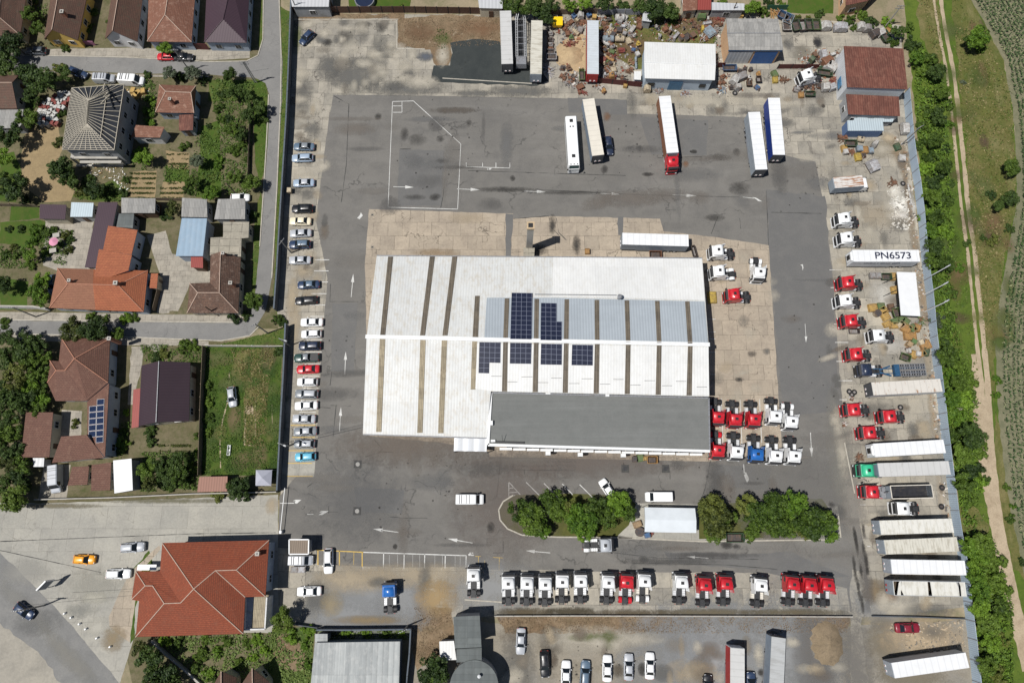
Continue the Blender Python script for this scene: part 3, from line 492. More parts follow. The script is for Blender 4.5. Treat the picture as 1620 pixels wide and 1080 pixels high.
# ---------------------------------------------------------------- buildings
B = {}
B['render_cream'] = mat('cream_render', (.5, .45, .34), .9, var=.15, scale=.8, dirt=(.25, .21, .16))
B['render_white'] = mat('white_render', (.62, .62, .62), .9, var=.12, scale=.8, dirt=(.4, .38, .34))
B['render_grey'] = mat('grey_render', (.32, .33, .34), .9, var=.2, scale=.8, dirt=(.2, .19, .17))
B['render_yellow'] = mat('ochre_render', (.6, .4, .1), .9, var=.15, scale=.8)
B['render_blue'] = mat('pale_blue_render', (.36, .42, .5), .9, var=.15, scale=.8)
B['render_peach'] = mat('peach_render', (.6, .38, .22), .9, var=.15, scale=.8)
B['brick'] = mat('bare_brick', (.3, .13, .08), .9, var=.3, scale=2)
B['frame'] = mat('window_frame', (.6, .6, .6), .5, var=.1)
B['wood_dark'] = mat('dark_wood', (.09, .05, .03), .7, var=.3, scale=3)
B['timber'] = mat('fresh_timber', (.46, .42, .34), .8, var=.3, scale=2.5)
B['conc'] = mat('cast_concrete', (.4, .38, .34), .9, var=.25, scale=.8)
B['ridge'] = mat('ridge_mortar', (.45, .33, .26), .9, var=.3, scale=3)
B['ridge_red'] = mat('ridge_tiles_red', (.42, .2, .13), .9, var=.3, scale=3)
B['membrane'] = mat('roof_membrane', (.02, .024, .032), .75, var=.4, scale=.8)
T = {}
T['old_brown'] = tile('old_brown_tiles', (.115, .062, .043), (.155, .08, .053), moss=(.09, .075, .05))
T['old_red'] = tile('weathered_red_tiles', (.25, .11, .068), (.2, .085, .052), moss=(.36, .22, .16))
T['mottled'] = tile('mottled_tiles', (.12, .07, .05), (.19, .105, .07), moss=(.3, .21, .16), streak=.9)
T['red'] = tile('clay_red_tiles', (.285, .068, .027), (.225, .048, .019), streak=.45, moss=(.19, .06, .03))
T['orange'] = tile('orange_tiles', (.4, .13, .055), (.34, .1, .045), streak=.5, w=.3)
T['brown_orange'] = tile('brown_orange_tiles', (.33, .15, .085), (.28, .12, .07), streak=.3)
T['russet'] = tile('russet_tiles', (.17, .08, .054), (.14, .062, .042), streak=.55, w=.3, moss=(.2, .11, .075))
T['purple'] = corr('plum_sheet_tiles', (.058, .032, .044), .36, .5, .1, contrast=.3)
T['plum'] = corr('dark_plum_sheet', (.045, .026, .035), .3, .55, .1, contrast=.25)
T['redsheet'] = corr('dark_red_sheet', (.26, .05, .04), .4, .55, .1)
T['browns'] = corr('brown_canopy_sheet', (.24, .115, .08), .5, .6, .1)
T['rust'] = corr('rusty_sheet', (.14, .05, .034), .5, .75, 0, dirt=(.24, .11, .075), amt=.6, sheet=(1.1, 2.4), contrast=.25)
T['asbest'] = corr('grey_fibre_sheet', (.33, .325, .31), .32, .9, 0, dirt=(.18, .175, .165), amt=.7, sheet=(1.1, 2.3), contrast=.3)
T['slate'] = corr('dark_roofing_felt', (.125, .14, .14), 1.5, .85, 0, dirt=(.07, .075, .07), amt=.4, contrast=.1, sheet=(30, 1.0))
T['plank'] = corr('grey_felt_strips', (.36, .38, .38), 1.0, .8, 0, dirt=(.5, .5, .48), amt=.4, contrast=.12, sheet=(.95, 6))
T['white_sheet'] = corr('white_roof_sheet', (.57, .58, .57), .55, .5, .0, bs=.12, contrast=.12, sheet=(4.6, 8.7), sv=.06, dirt=(.42, .37, .29), amt=.55)
T['bright_sheet'] = corr('bright_white_sheet', (.66, .665, .655), .55, .5, .0, bs=.12, contrast=.08, sheet=(4.6, 8.7), sv=.05, dirt=(.5, .48, .43), amt=.3)
T['slope_shade_sheet'] = corr('blue_grey_sheet', (.345, .385, .42), .55, .45, .0, contrast=.16, sheet=(5.2, 9), sv=.05, bs=.25)  # blue-grey colour holds the shade of a pitch turned from the sun
T['blue_sheet'] = corr('faded_blue_sheet', (.22, .31, .4), 1.1, .6, .1, contrast=.1, dirt=(.3, .36, .42), amt=.4)
T['pale_sheet'] = corr('pale_blue_sheet', (.48, .56, .6), .5, .45, .15, contrast=.2)
T['lightgrey'] = corr('light_grey_sheet', (.5, .51, .52), .8, .5, .1, contrast=.12)
T['tarp'] = mat('white_tarpaulin', (.68, .69, .7), .6, var=.08, scale=.6)
T['flat'] = ground('flat_roof_concrete', ((.3, .28, .23), (.36, .33, .27), (.22, .2, .165)), (.2, .7, 3), slab=(2.2, 1.6, .0), slabvar=.08)
T['felt'] = ground('annex_membrane', ((.152, .158, .152), (.17, .174, .168), (.135, .14, .135)), (.06, .3, 3), slab=(40, 1.0, 0), joint=.012, slabvar=.02, jcol=(.11, .115, .115), fine=.12, streak=(.2, (.25, 3, 1), (.19, .195, .19), .6), bump=0, rough=.95)
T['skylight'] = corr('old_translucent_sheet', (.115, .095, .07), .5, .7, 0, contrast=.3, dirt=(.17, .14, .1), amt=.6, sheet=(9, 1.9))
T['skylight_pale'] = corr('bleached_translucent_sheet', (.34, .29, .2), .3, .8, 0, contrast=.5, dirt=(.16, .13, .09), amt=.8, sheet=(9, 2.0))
t = NT('solar_cells'); b_ = t.new('ShaderNodeTexBrick', offset=0.0); t.l.new(t.co.outputs['UV'], b_.inputs['Vector'])
t.set(b_, Color1=(.012, .016, .035, 1), Color2=(.018, .022, .045, 1), Mortar=(.2, .22, .28, 1), Scale=1.0, Mortar_Size=.028, Brick_Width=1.0, Row_Height=1.05)
T['solar'] = t.out(b_.outputs['Color'], .3)

def flat_uv(pts):
    n = (pts[1] - pts[0]).cross(pts[2] - pts[0])
    if n.length < 1e-9: n = Vector((0, 0, 1))
    n.normalize(); n = n if n.z >= 0 else -n
    h = Vector((-n.y, n.x, 0)); h = h.normalized() if h.length > .02 else Vector((1, 0, 0)); s_ = n.cross(h)
    return [(p.dot(h), p.dot(s_)) for p in pts]
def offset_poly(pts, d):
    """moves every side of a plan polygon inward by d"""
    n = len(pts); A = sum(pts[i].x * pts[(i + 1) % n].y - pts[(i + 1) % n].x * pts[i].y for i in range(n)); sg = 1 if A > 0 else -1; out = []
    for i in range(n):
        a, p, c = pts[i - 1], pts[i], pts[(i + 1) % n]
        e1 = Vector((p.x - a.x, p.y - a.y)).normalized(); e2 = Vector((c.x - p.x, c.y - p.y)).normalized()
        n1 = Vector((-e1.y, e1.x)) * sg; n2 = Vector((-e2.y, e2.x)) * sg; m = n1 + n2; k = m.dot(n1)
        m = n1 if k < .25 else m / k
        out.append(Vector((p.x + m.x * d, p.y + m.y * d, p.z)))
    return out
WINS = {}
def window_mesh(w, h):
    k = (round(w, 1), round(h, 1))
    if k not in WINS:
        mb = MB(); w, h = k
        mb.box(-w / 2, w / 2, -.05, .05, -h / 2, h / 2, 0); mb.box(-w / 2 + .08, -.03, .05, .06, -h / 2 + .08, h / 2 - .08, 1); mb.box(.03, w / 2 - .08, .05, .06, -h / 2 + .08, h / 2 - .08, 1)
        WINS[k] = mb.mesh('window', [B['frame'], MT['glass']])
    return WINS[k]
DOOR = []
def door_mesh():
    if not DOOR:
        mb = MB(); mb.box(-.5, .5, -.05, .05, 0, 2.05, 0); mb.box(-.42, .42, .05, .065, .1, 1.0, 0); mb.box(-.42, .42, .05, .065, 1.08, 1.95, 0); mb.box(.36, .42, .065, .11, .95, 1.08, 1)
        DOOR.append(mb.mesh('door', [B['wood_dark'], MT['steel']]))
    return DOOR[0]
def house(name, label, cat, V, F, per, roof, wall, ov=.35, group=None, win=3.2, ridges=(), ridge_mat=None, chim=(), rt=.12, door=True, rname='roof'):
    pts = [v.copy() if isinstance(v, Vector) else P(*v) for v in V]
    c = sum(pts, Vector()) / len(pts); base = Vector((c.x, c.y, 0)); pts = [p - base for p in pts]
    root = empty(name, base, 0, label, cat, group)
    roofs = roof if isinstance(roof, list) else [roof]
    mb = MB(); dz = Vector((0, 0, -rt))
    for f in F:
        mi = 0
        if f and isinstance(f[0], (list, tuple)): f, mi = f
        q = [pts[i] for i in f]
        nz = Vector((0, 0, 0))
        for i in range(1, len(q) - 1): nz += (q[i] - q[0]).cross(q[i + 1] - q[0])
        if nz.z < 0: q = q[::-1]
        if len(q) > 4:
            for t3 in tessellate_polygon([[Vector((a.x, a.y, 0)) for a in q]]):
                tr = [q[i] for i in t3]
                if (tr[1] - tr[0]).cross(tr[2] - tr[0]).z < 0: tr = tr[::-1]
                mb.face(tr, mi, flat_uv(tr)); mb.face([p + dz for p in tr][::-1], mi)
        else:
            mb.face(q, mi, flat_uv(q)); mb.face([p + dz for p in q][::-1], mi)
    pp = [pts[i] for i in per]
    for a, b in zip(pp, pp[1:] + pp[:1]): mb.face([a, b, b + dz, a + dz])
    mb.obj(rname, roofs, root)
    wp = offset_poly(pp, ov); A = sum(wp[i].x * wp[(i + 1) % len(wp)].y - wp[(i + 1) % len(wp)].x * wp[i].y for i in range(len(wp)))
    wm = MB()
    for a, b in zip(wp, wp[1:] + wp[:1]):
        q = [(a.x, a.y, 0), (b.x, b.y, 0), (b.x, b.y, b.z - rt - .02), (a.x, a.y, a.z - rt - .02)]
        wm.face(q if A > 0 else q[::-1])
    wm.obj('wall', wall, root)
    cnt = 0
    if win:
        for a, b in zip(wp, wp[1:] + wp[:1]):
            d = Vector((b.x - a.x, b.y - a.y, 0)); L = d.length; hh = min(a.z, b.z)
            if L < 2.4 or hh < 2.2 or cnt > 13: continue
            k = max(1, int(L / win)); ang = math.atan2(d.y, d.x) + (math.pi if A > 0 else 0); nn = Vector((d.y, -d.x, 0)).normalized() * (1 if A > 0 else -1)
            for row in range(2 if hh > 5 else 1):
                for i in range(k):
                    p = a + d * ((i + .5) / k) + nn * .04
                    if door and row == 0 and cnt == 2:
                        link('door', door_mesh(), root, (p.x, p.y, 0), (0, 0, ang)); cnt += 1; continue
                    link('window', window_mesh(min(1.4, L / k * .5), 1.2), root, (p.x, p.y, 1.6 + row * 2.7), (0, 0, ang)); cnt += 1
    if ridges:
        rb = MB()
        for i, j in ridges:
            rb.bar(pts[i] + Vector((0, 0, .04)), pts[j] + Vector((0, 0, .04)), .14, .12)
        rb.obj('ridge_tiles', ridge_mat or B['ridge_red'], root)
    for ch in chim:
        p = P(ch[0], ch[1], ch[2]) - base; cb = MB(); w = ch[3] if len(ch) > 3 else .35
        cb.box(p.x - w, p.x + w, p.y - w, p.y + w, 2.0, p.z - .15, 0); cb.box(p.x - w - .08, p.x + w + .08, p.y - w - .08, p.y + w + .08, p.z - .15, p.z, 1); cb.box(p.x - w * .5, p.x + w * .5, p.y - w * .5, p.y + w * .5, p.z, p.z + .03, 2)
        cb.obj('chimney', [B['brick'], B['conc'], MT['black']], root)
    return root
def hip(TL, TR, BR, BL, R0, R1, e, r, o='h'):
    V = [(*TL, e), (*TR, e), (*BR, e), (*BL, e), (*R0, r), (*R1, r)]
    if o == 'h': return V, [(0, 1, 5, 4), (1, 2, 5), (2, 3, 4, 5), (3, 0, 4)], [0, 1, 2, 3], [(4, 5), (0, 4), (3, 4), (1, 5), (2, 5)]
    return V, [(0, 1, 4), (1, 2, 5, 4), (2, 3, 5), (3, 0, 4, 5)], [0, 1, 2, 3], [(4, 5), (0, 4), (1, 4), (2, 5), (3, 5)]
def gable(TL, TR, BR, BL, R0, R1, e, r, o='v'):
    V = [(*TL, e), (*TR, e), (*BR, e), (*BL, e), (*R0, r), (*R1, r)]
    if o == 'h': return V, [(0, 1, 5, 4), (5, 2, 3, 4)], [0, 1, 5, 2, 3, 4], [(4, 5)]
    return V, [(4, 1, 2, 5), (0, 4, 5, 3)], [0, 4, 1, 2, 5, 3], [(4, 5)]
def simple(name, label, cat, form, roof, wall, **kw):
    V, F, per, rg = form
    return house(name, label, cat, V, F, per, roof, wall, ridges=rg, **kw)
def shed(name, label, cat, quad, h, roof, wall, h2=None, **kw):
    """one flat or sloping sheet roof on walls; h2 = height of the two last corners"""
    h2 = h if h2 is None else h2
    V = [(*quad[0], h), (*quad[1], h), (*quad[2], h2), (*quad[3], h2)]
    kw.setdefault('win', 4.0); kw.setdefault('ov', .2); kw.setdefault('rt', .08)
    return house(name, label, cat, V, [(0, 1, 2, 3)], [0, 1, 2, 3], roof, wall, **kw)

# --- the big workshop hall
NWc, NEc, RL, RR_, SWc = P(596, 405, 6.4), P(1111, 409, 6.4), P(580, 532.5, 8.6), P(1121, 545, 8.6), P(574, 686, 6.4)
PN, PS = plane(NWc, NEc, RL), plane(RL, RR_, SWc)
sA, sB, sC = hit(1122, 627, PS), hit(776.5, 619, PS), hit(770, 692, PS)
hall = house('workshop_hall', 'huge white-roofed workshop hall with brown skylight strips and solar panels', 'workshop', [NWc, NEc, RL, RR_, SWc, sA, sB, sC],
    [(0, 1, 3, 2), (2, 3, 5, 6, 7, 4)], [0, 1, 3, 5, 6, 7, 4, 2], T['white_sheet'], B['render_white'], ov=.45, win=0)
HB = hall.location
def on_roof(name, poly, pl, m, off=.05, thick=.04, uv=None):
    mb = MB(); q = [hit(x, y, pl, off) - HB for x, y in poly]
    if (q[1] - q[0]).cross(q[2] - q[0]).z < 0: q = q[::-1]
    if uv:
        o_, ex, ey = uv; o_ = hit(*o_, pl, off) - HB; ex = hit(*ex, pl, off) - HB - o_; ey = hit(*ey, pl, off) - HB - o_; nx, ny = uv_n
        U = [((p - o_).dot(ex) / ex.dot(ex) * nx, (p - o_).dot(ey) / ey.dot(ey) * ny * 1.05) for p in q]
    else: U = flat_uv(q)
    dn = pl[1] * -thick
    if len(q) > 4:
        for t3 in tessellate_polygon([[Vector((a.x, a.y, 0)) for a in q]]):
            tr = [q[i] for i in t3]; tu = [U[i] for i in t3]
            if (tr[1] - tr[0]).cross(tr[2] - tr[0]).z < 0: tr = tr[::-1]; tu = tu[::-1]
            mb.face(tr, 0, tu)
    else: mb.face(q, 0, U)
    for i in range(len(q)): a, b = q[i], q[(i + 1) % len(q)]; mb.face([a, b, b + dn, a + dn])
    return mb.obj(name, m, hall)
uv_n = (1, 1)
on_roof('roof_sheet_panel', [(875, 407), (1110.5, 409.5), (1114.5, 475), (874, 468.5)], PN, T['bright_sheet'], .05)
on_roof('roof_sheet_panel', [(770, 471), (876, 471), (1114.5, 477), (1120, 543), (766, 536.5)], PN, T['slope_shade_sheet'], .055)  # shaded upper north slope painted as a blue-grey panel
on_roof('roof_sheet_panel', [(752, 543), (1120.5, 549), (1122, 625), (776, 618), (749, 614)], PS, T['bright_sheet'], .05)
for a, b, w in ((614, 601.5, 8), (680, 664.5, 8), (715.5, 700, 8)):
    top = 406
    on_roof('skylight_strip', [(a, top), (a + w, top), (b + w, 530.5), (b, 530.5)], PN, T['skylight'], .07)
for a, b in ((601, 595), (665, 660), (699, 693)):
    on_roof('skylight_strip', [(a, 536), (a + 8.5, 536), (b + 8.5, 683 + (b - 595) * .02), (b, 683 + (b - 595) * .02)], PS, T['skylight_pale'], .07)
on_roof('skylight_strip', [(751.5, 468), (759, 468), (756, 535), (747.5, 535)], PN, T['skylight'], .07)
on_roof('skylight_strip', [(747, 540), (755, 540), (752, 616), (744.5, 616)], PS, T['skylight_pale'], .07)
for a, b in ((798.5, 796), (845.5, 844.5), (893, 892), (940.5, 941), (988, 990), (1036, 1039), (1083.5, 1088)):
    on_roof('skylight_strip', [(a, 472 + (a - 798) * .017), (a + 7.4, 472 + (a - 798) * .017), (b + 7.4, 537 + (b - 796) * .022), (b, 537 + (b - 796) * .022)], PN, T['skylight'], .08)
    on_roof('skylight_strip', [(b, 541 + (b - 796) * .022), (b + 7.6, 541 + (b - 796) * .022), (b + 6.4, 619 + (b - 796) * .022), (b - 2, 619 + (b - 796) * .022)], PS, T['skylight'], .08)
for poly, pl, o_, ex, ey, n in (([(809.5, 463.5), (842.5, 464), (841, 537), (807, 536.5)], PN, (807.5, 536.5), (841, 537), (809, 463.5), (4, 10)), ([(856, 479.5), (880.5, 480), (880.5, 509), (889, 509), (888.5, 538.5), (855, 538)], PN, (855, 538), (888.5, 538.5), (856, 479.5), (4, 8)),
    ([(758.5, 541), (792, 541.5), (791.5, 574), (774, 573.5), (773.5, 590.5), (757, 590)], PS, (757, 590), (791, 590.5), (758.5, 541), (4, 6)), ([(807, 542), (841, 542.5), (840, 575.5), (806.5, 575)], PS, (806.5, 575), (840, 575.5), (807, 542), (4, 4)), ([(856, 543.5), (889, 544), (888.5, 577), (855, 576.5)], PS, (855, 576.5), (888.5, 577), (856, 543.5), (4, 4)), ([(905, 545), (938, 545.5), (937.5, 578), (904, 577.5)], PS, (904, 577.5), (937.5, 578), (905, 545), (4, 4))):
    uv_n = n; on_roof('solar_array', poly, pl, T['solar'], .16, .08, (o_, ex, ey))
mb = MB(); mb.bar(RL - HB + Vector((-.2, 0, .1)), RR_ - HB + Vector((.2, 0, .1)), .75, .12); mb.obj('ridge_cap', MT['white_plain'], hall)
for a, b, s_ in ((SWc, sC, -.1), (NWc, NEc, .1)):
    mb = MB(); mb.bar(a - HB + Vector((0, s_, -.05)), b - HB + Vector((0, s_, -.05)), .22, .2); mb.obj('gutter', MT['steel'], hall)
for x0, x1, y in ((777, 793, 595), (825, 842, 596), (803, 818, 604), (872, 888, 598), (851, 867, 605), (920, 937, 599), (900, 916, 606.5), (970, 986, 600), (949, 965, 607.5), (1019, 1036, 602), (997, 1013, 609), (1069, 1085, 603), (1047, 1063, 610), (1102, 1118, 612)):
    mb = MB(); mb.bar(hit(x0, y, PS, .12) - HB, hit(x1, y, PS, .12) - HB, .08, .12); mb.obj('snow_guard', MT['steel'], hall)
mb = MB(); a = hit(846, 466, PN, .2) - HB; b = hit(975, 467.5, PN, .2) - HB; mb.tube(a, b, .09); c = hit(979, 472, PN, 0) - HB; mb.tube(c, c + Vector((0, 0, 1.3)), .32, n=14); mb.tube(c + Vector((0, 0, 1.3)), c + Vector((0, 0, 1.55)), .5, .25, n=14)
mb.obj('roof_vent_duct', MT['steel'], hall)
for k in range(4):
    x = 640 + k * 40; mb = MB(); p = hit(x, 690, plane(SWc, sC, SWc + Vector((0, 0, 1)))) if 0 else P(600 + k * 38, 686, 6.3) - HB
    mb.box(p.x - 2, p.x + 2, p.y + .38, p.y + .5, 0, 4.2, 0)
    for z in (1, 2, 3): mb.box(p.x - 1.9, p.x + 1.9, p.y + .36, p.y + .38, z, z + .06, 1)
    mb.obj('roller_door', [B['render_grey'], MT['steel']], hall)
an = [P(777, 621, 6.6), P(1121, 629.5, 6.6), P(1122.5, 713.5, 6.6), P(772, 703.5, 6.6)]
annex = house('flat_office_annex', 'long office annex with dark grey flat roof and white edge', 'annex', an, [(0, 1, 2, 3)], [0, 1, 2, 3], T['felt'], B['render_white'], ov=.3, win=3.0, rt=.25)
AB = annex.location; q = [p - AB for p in an]
mb = MB(); up = Vector((0, 0, .14))
for a, b in ((q[3], q[2]), (q[0], q[3])): mb.bar(a + up, b + up, .5, .3)
mb.obj('parapet', MT['white_plain'], annex)
mb = MB()
for a, b in ((q[0], q[1]), (q[1], q[2])): mb.bar(a + up * .5, b + up * .5, .25, .25)
mb.obj('roof_edge', MT['steel'], annex)
for px, py, w, h, l in ((777.5, 669, .6, .9, .8), (780, 697, .9, .5, .5), (867, 621.5, 1.0, .5, .4), (961, 625, .8, .5, .4)):
    mb = MB(); p = P(px, py, 6.9) - AB; mb.box(p.x - w / 2, p.x + w / 2, p.y - h / 2, p.y + h / 2, 6.55, 6.55 + l, 0, .04, .04); mb.obj('roof_cabinet', MT['white_plain'], annex)
mb = MB(); mb.bar(P(781, 698.5, 6.9) - AB, P(829, 700, 6.9) - AB, .3, .2); mb.bar(P(796, 699, 6.9) - AB, P(794, 688, 8.4) - AB, .06, .06); mb.obj('roof_mast', MT['chassis'], annex)
for x in range(800, 1120, 22):
    mb = MB(); p = P(x, 704 + (x - 772) * .029, 6.3) - AB; mb.box(p.x - 1.2, p.x + 1.2, p.y - .55, p.y - .1, 3.0, 3.12); mb.obj('window_awning', MT['white_plain'], annex)
for k, (px, py) in enumerate(((867, 716), (918, 718), (986, 719))):
    mb = MB(); p = P(px, py, 3) - AB; mb.box(p.x - .5, p.x + .5, p.y - .5, p.y + .3, 2.6, 3.3, 0, .05, .05); mb.tube((p.x, p.y - .5, 2.95), (p.x, p.y - .54, 2.95), .26, n=12, m=1); mb.obj('air_conditioner', [MT['white_plain'], MT['black']], annex)
mb = MB(); c4 = [P(719, 688, 3.6), P(771, 690, 3.6), P(769.5, 714, 3.3), P(718, 713, 3.3)]; b0 = Vector((c4[0].x, c4[0].y, 0)); c4 = [p - b0 for p in c4]
cp = empty('entrance_canopy', b0, 0, 'light grey metal canopy in front of the hall beside the annex corner', 'canopy')
mb.face(c4[::-1], 0, flat_uv(c4[::-1])); mb.face([p - Vector((0, 0, .1)) for p in c4], 0)
for i in range(4): a, b = c4[i], c4[(i + 1) % 4]; mb.face([a, b, b - Vector((0, 0, .1)), a - Vector((0, 0, .1))])
mb.obj('roof', corr('canopy_sheet', (.5, .52, .55), 2.1, .4, .2, contrast=.2), cp)
for p in c4:
    mb = MB(); mb.box(p.x - .06, p.x + .06, p.y - .06, p.y + .06, 0, p.z - .1); mb.obj('post', MT['steel'], cp)
# tall flue north of the hall
p0 = P(837, 404, 0); top = P(838.4, 356, 13.2)
fl = empty('boiler_chimney', (p0.x, top.y, 0), 0, 'tall square boiler chimney on the north side of the hall', 'chimney')
mb = MB(); mb.box(-.62, .62, -.62, .62, 0, 12.6, 0); mb.obj('shaft', B['conc'], fl)
mb = MB(); mb.box(-.75, .75, -.75, .75, 12.6, 13.1, 0); mb.box(-.45, .45, -.45, .45, 13.1, 13.13, 1); mb.obj('chimney_cap', [mat('pale_cap_stone', (.5, .38, .24), .9), MT['black']], fl)
for z in range(2, 12): mb = MB(); mb.box(.62, .66, -.2, .2, z, z + .05); mb.obj('rung', MT['steel'], fl)
shed('boiler_house', 'little flat-roofed boiler house at the foot of the tall chimney', 'shed', [(828, 392), (846, 392), (845, 407), (828, 407)], 2.6, T['flat'], B['conc'], win=0)

# --- sheds of the yard
simple('white_steel_shed', 'white-roofed steel shed with blue doors at the north edge of the yard', 'shed', gable((1019.5, 66.5), (1132, 70), (1131, 127), (1020, 124), (1019, 99), (1132.3, 103), 4.4, 4.9, 'h'), T['bright_sheet'], mat('pale_blue_panel', (.42, .5, .58), .6, var=.12), win=0, rt=.15, ridge_mat=MT['white_plain'])
simple('grey_roofed_garage', 'garage with grey fibre-sheet roof and blue fascia over two bay doors', 'garage', gable((1149, 29.5), (1231, 30), (1239.5, 79.5), (1153.5, 79.5), (1150.5, 53), (1235, 53), 5.0, 5.6, 'h'), T['asbest'], B['render_peach'], win=0, ov=.3, ridge_mat=MT['steel'])
bl_ = mat('blue_gate_paint', (.02, .1, .3), .5, var=.2)
def face_panels(rootname, a, b, y_off, items):
    root = bpy.data.objects[rootname]; bs = root.location
    A = P(*a) - bs; Bv = P(*b) - bs; d = Bv - A; d.z = 0; ang = math.atan2(d.y, d.x); n = Vector((d.y, -d.x, 0)).normalized()
    for nm, t0, t1, z0, z1, m in items:
        mb = MB(); L = d.length; mb.box(L * t0, L * t1, -.12, -.02, z0, z1, 0)
        for k in range(1, 5): x = L * (t0 + (t1 - t0) * k / 5); mb.box(x - .02, x + .02, -.14, -.12, z0 + .05, z1 - .05, 0)
        q = A + n * y_off; mb.obj(nm, m, root, loc=(q.x, q.y, 0), rot=(0, 0, ang))
face_panels('grey_roofed_garage', (1153.5, 79.5, 5), (1239.5, 79.5, 5), -.28, [('fascia', .0, 1.0, 4.3, 4.85, mat('blue_fascia', (.02, .2, .45), .5)), ('bay_door', .03, .47, 0, 4.0, T['lightgrey']), ('bay_door', .52, .93, 0, 4.0, bl_)])
face_panels('white_steel_shed', (1020, 124, 4.4), (1131, 127, 4.4), -.33, [('double_door', .38, .57, 0, 3.0, mat('slate_blue_door', (.06, .16, .28), .5)), ('window', .07, .17, 1.2, 2.4, MT['glass']), ('window', .82, .91, 1.2, 2.4, MT['glass'])])
shed('rust_roofed_barn', 'large barn with a rust-red sheet roof by the eastern hedge', 'barn', [(1335, 73), (1429, 77), (1436, 141.5), (1340, 138)], 5.0, T['rust'], mat('whitewashed_wall', (.62, .64, .66), .8, var=.15), 5.2, win=0)
shed('rust_roofed_store', 'lower store with patched rusty roof south of the large barn', 'store', [(1338.5, 149), (1422, 153), (1424, 184), (1342, 181)], 3.8, T['rust'], B['render_grey'], 3.6, win=3.5)
face_panels('rust_roofed_barn', (1335, 73, 5), (1340, 138, 5.2), .2, [('side_window', .62, .84, 1.8, 3.4, mat('blue_barn_window', (.06, .22, .4), .3))])
cb = [(1340.5, 190.5), (1396.5, 190.5), (1398.5, 207), (1341.5, 207)]
cr = shed('shipping_container', 'pale blue shipping container south of the rusty store', 'container', cb, 2.7, T['pale_sheet'], corr('blue_container_wall', (.1, .17, .32), .4, .6, .1), win=0, ov=.03)
shed('container_lean_to', 'pale sheet lean-to squeezed between the store and the container', 'lean-to', [(1352, 185), (1416, 185), (1412, 193), (1350, 193)], 2.2, T['pale_sheet'], B['render_grey'], win=0)
# flat white kiosk among the crates, white marquee on the island
kk = [P(1419, 430, 3.2), P(1448.5, 431, 3.2), P(1456, 500, 3.2), P(1425.5, 498.5, 3.2)]
ks = house('storage_canopy', 'flat white storage canopy standing among the crates by the fence', 'canopy', kk, [(0, 1, 2, 3)], [0, 1, 2, 3], T['tarp'], MT['chassis'], ov=1.1, win=0, rt=.15)
q = [p - ks.location for p in kk]
for f in (.1, .4, .75):
    mb = MB(); a = q[0].lerp(q[3], f); mb.bar(a + Vector((-.1, 0, -.15)), (a.x - 1.6, a.y - .6, .1), .1, .1); mb.obj('strut', MT['chassis'], ks)
tp = [P(1020, 802, 3.1), P(1099.5, 803.5, 3.1), P(1101.5, 842.5, 3.1), P(1020, 841, 3.1)]
c = sum(tp, Vector()) / 4; c.z = 0
mq = empty('marquee', c, 0, 'long pale grey marquee tent standing on the planted island', 'marquee'); q = [p - c for p in tp]
mb = MB(); r0 = q[0].lerp(q[3], .5) + Vector((.0, 0, .55)); r1 = q[1].lerp(q[2], .5) + Vector((0, 0, .55))
for f in ((q[3], q[2], r1, r0), (q[1], q[0], r0, r1), (q[0], q[3], r0), (q[2], q[1], r1)): mb.face(f)
for a, b in zip(q, q[1:] + q[:1]): mb.face([a, b, b - Vector((0, 0, .25)), a - Vector((0, 0, .25))][::-1])
mb.obj('canvas_roof', mat('marquee_canvas', (.6, .64, .67), .7, var=.12, scale=.3), mq)
for i in range(5):
    for a, b in ((q[0], q[1]), (q[3], q[2])):
        p = a.lerp(b, i / 4); mb = MB(); mb.tube((p.x, p.y, 0), (p.x, p.y, p.z), .05); mb.obj('pole', MT['steel'], mq)
for f, yb in ((.1, .2), (.35, .5), (.6, .45), (.85, .3)):
    mb = MB(); p = q[0].lerp(q[1], f); mb.box(p.x - .8, p.x + .8, p.y - 2.5, p.y - 1.6, .7, .78); [mb.box(p.x + s * .7 - .04, p.x + s * .7 + .04, p.y - 2.1, p.y - 2.02, 0, .7) for s in (-1, 1)]; mb.obj('trestle_table', B['timber'], mq)
gb = shed('gatehouse', 'small brown-roofed gatehouse at the yard entrance', 'gatehouse', [(458, 853.5), (488, 853.5), (487.5, 875.5), (458, 875.5)], 3.3, corr('gatehouse_sheet', (.2, .155, .115), .4, .7, 0, contrast=.35), B['render_grey'], win=2.2)
mb = MB(); q = [P(x, y, 3.35) - gb.location for x, y in ((457.5, 853), (488.5, 853), (488, 876), (457.5, 876))]
for a, b in zip(q, q[1:] + q[:1]): mb.bar(a, b, .2, .16)
mb.obj('roof_rim', MT['white_plain'], gb)

# --- village houses, from the north-west corner
kw = dict(ridge_mat=B['ridge'])
simple('village_house', 'brown-tiled house cut by the top left corner, hip toward the street', 'house', hip((-46, -40), (47, -40), (32, 56), (-48, 58), (3, -30), (-2, 27), 3.2, 5.6, 'v'), T['old_brown'], B['render_cream'], ridge_mat=B['ridge'])
simple('village_house', 'brown-tiled house with ochre street gable at the top left', 'house', gable((84, -30), (143, -30), (123, 64), (70, 62), (96, -30), (82, 47.5), 3.2, 5.9), T['old_brown'], B['render_yellow'], ridge_mat=B['ridge'], chim=((97, 18, 6.4),))
simple('village_house', 'brown-tiled house with white street gable and mauve plinth', 'house', gable((180, -30), (229, -30), (217, 66), (166, 62), (191, -30), (178, 49), 3.2, 5.9), T['old_brown'], B['render_white'], ridge_mat=B['ridge'])
simple('village_house', 'wide house with reddish-brown hipped tiles and grey walls by the street', 'house', hip((236, -40), (311, -40), (303, 67), (233, 66), (268, -20), (261, 24), 3.2, 5.6, 'v'), T['old_red'], B['render_blue'], ridge_mat=B['ridge'])
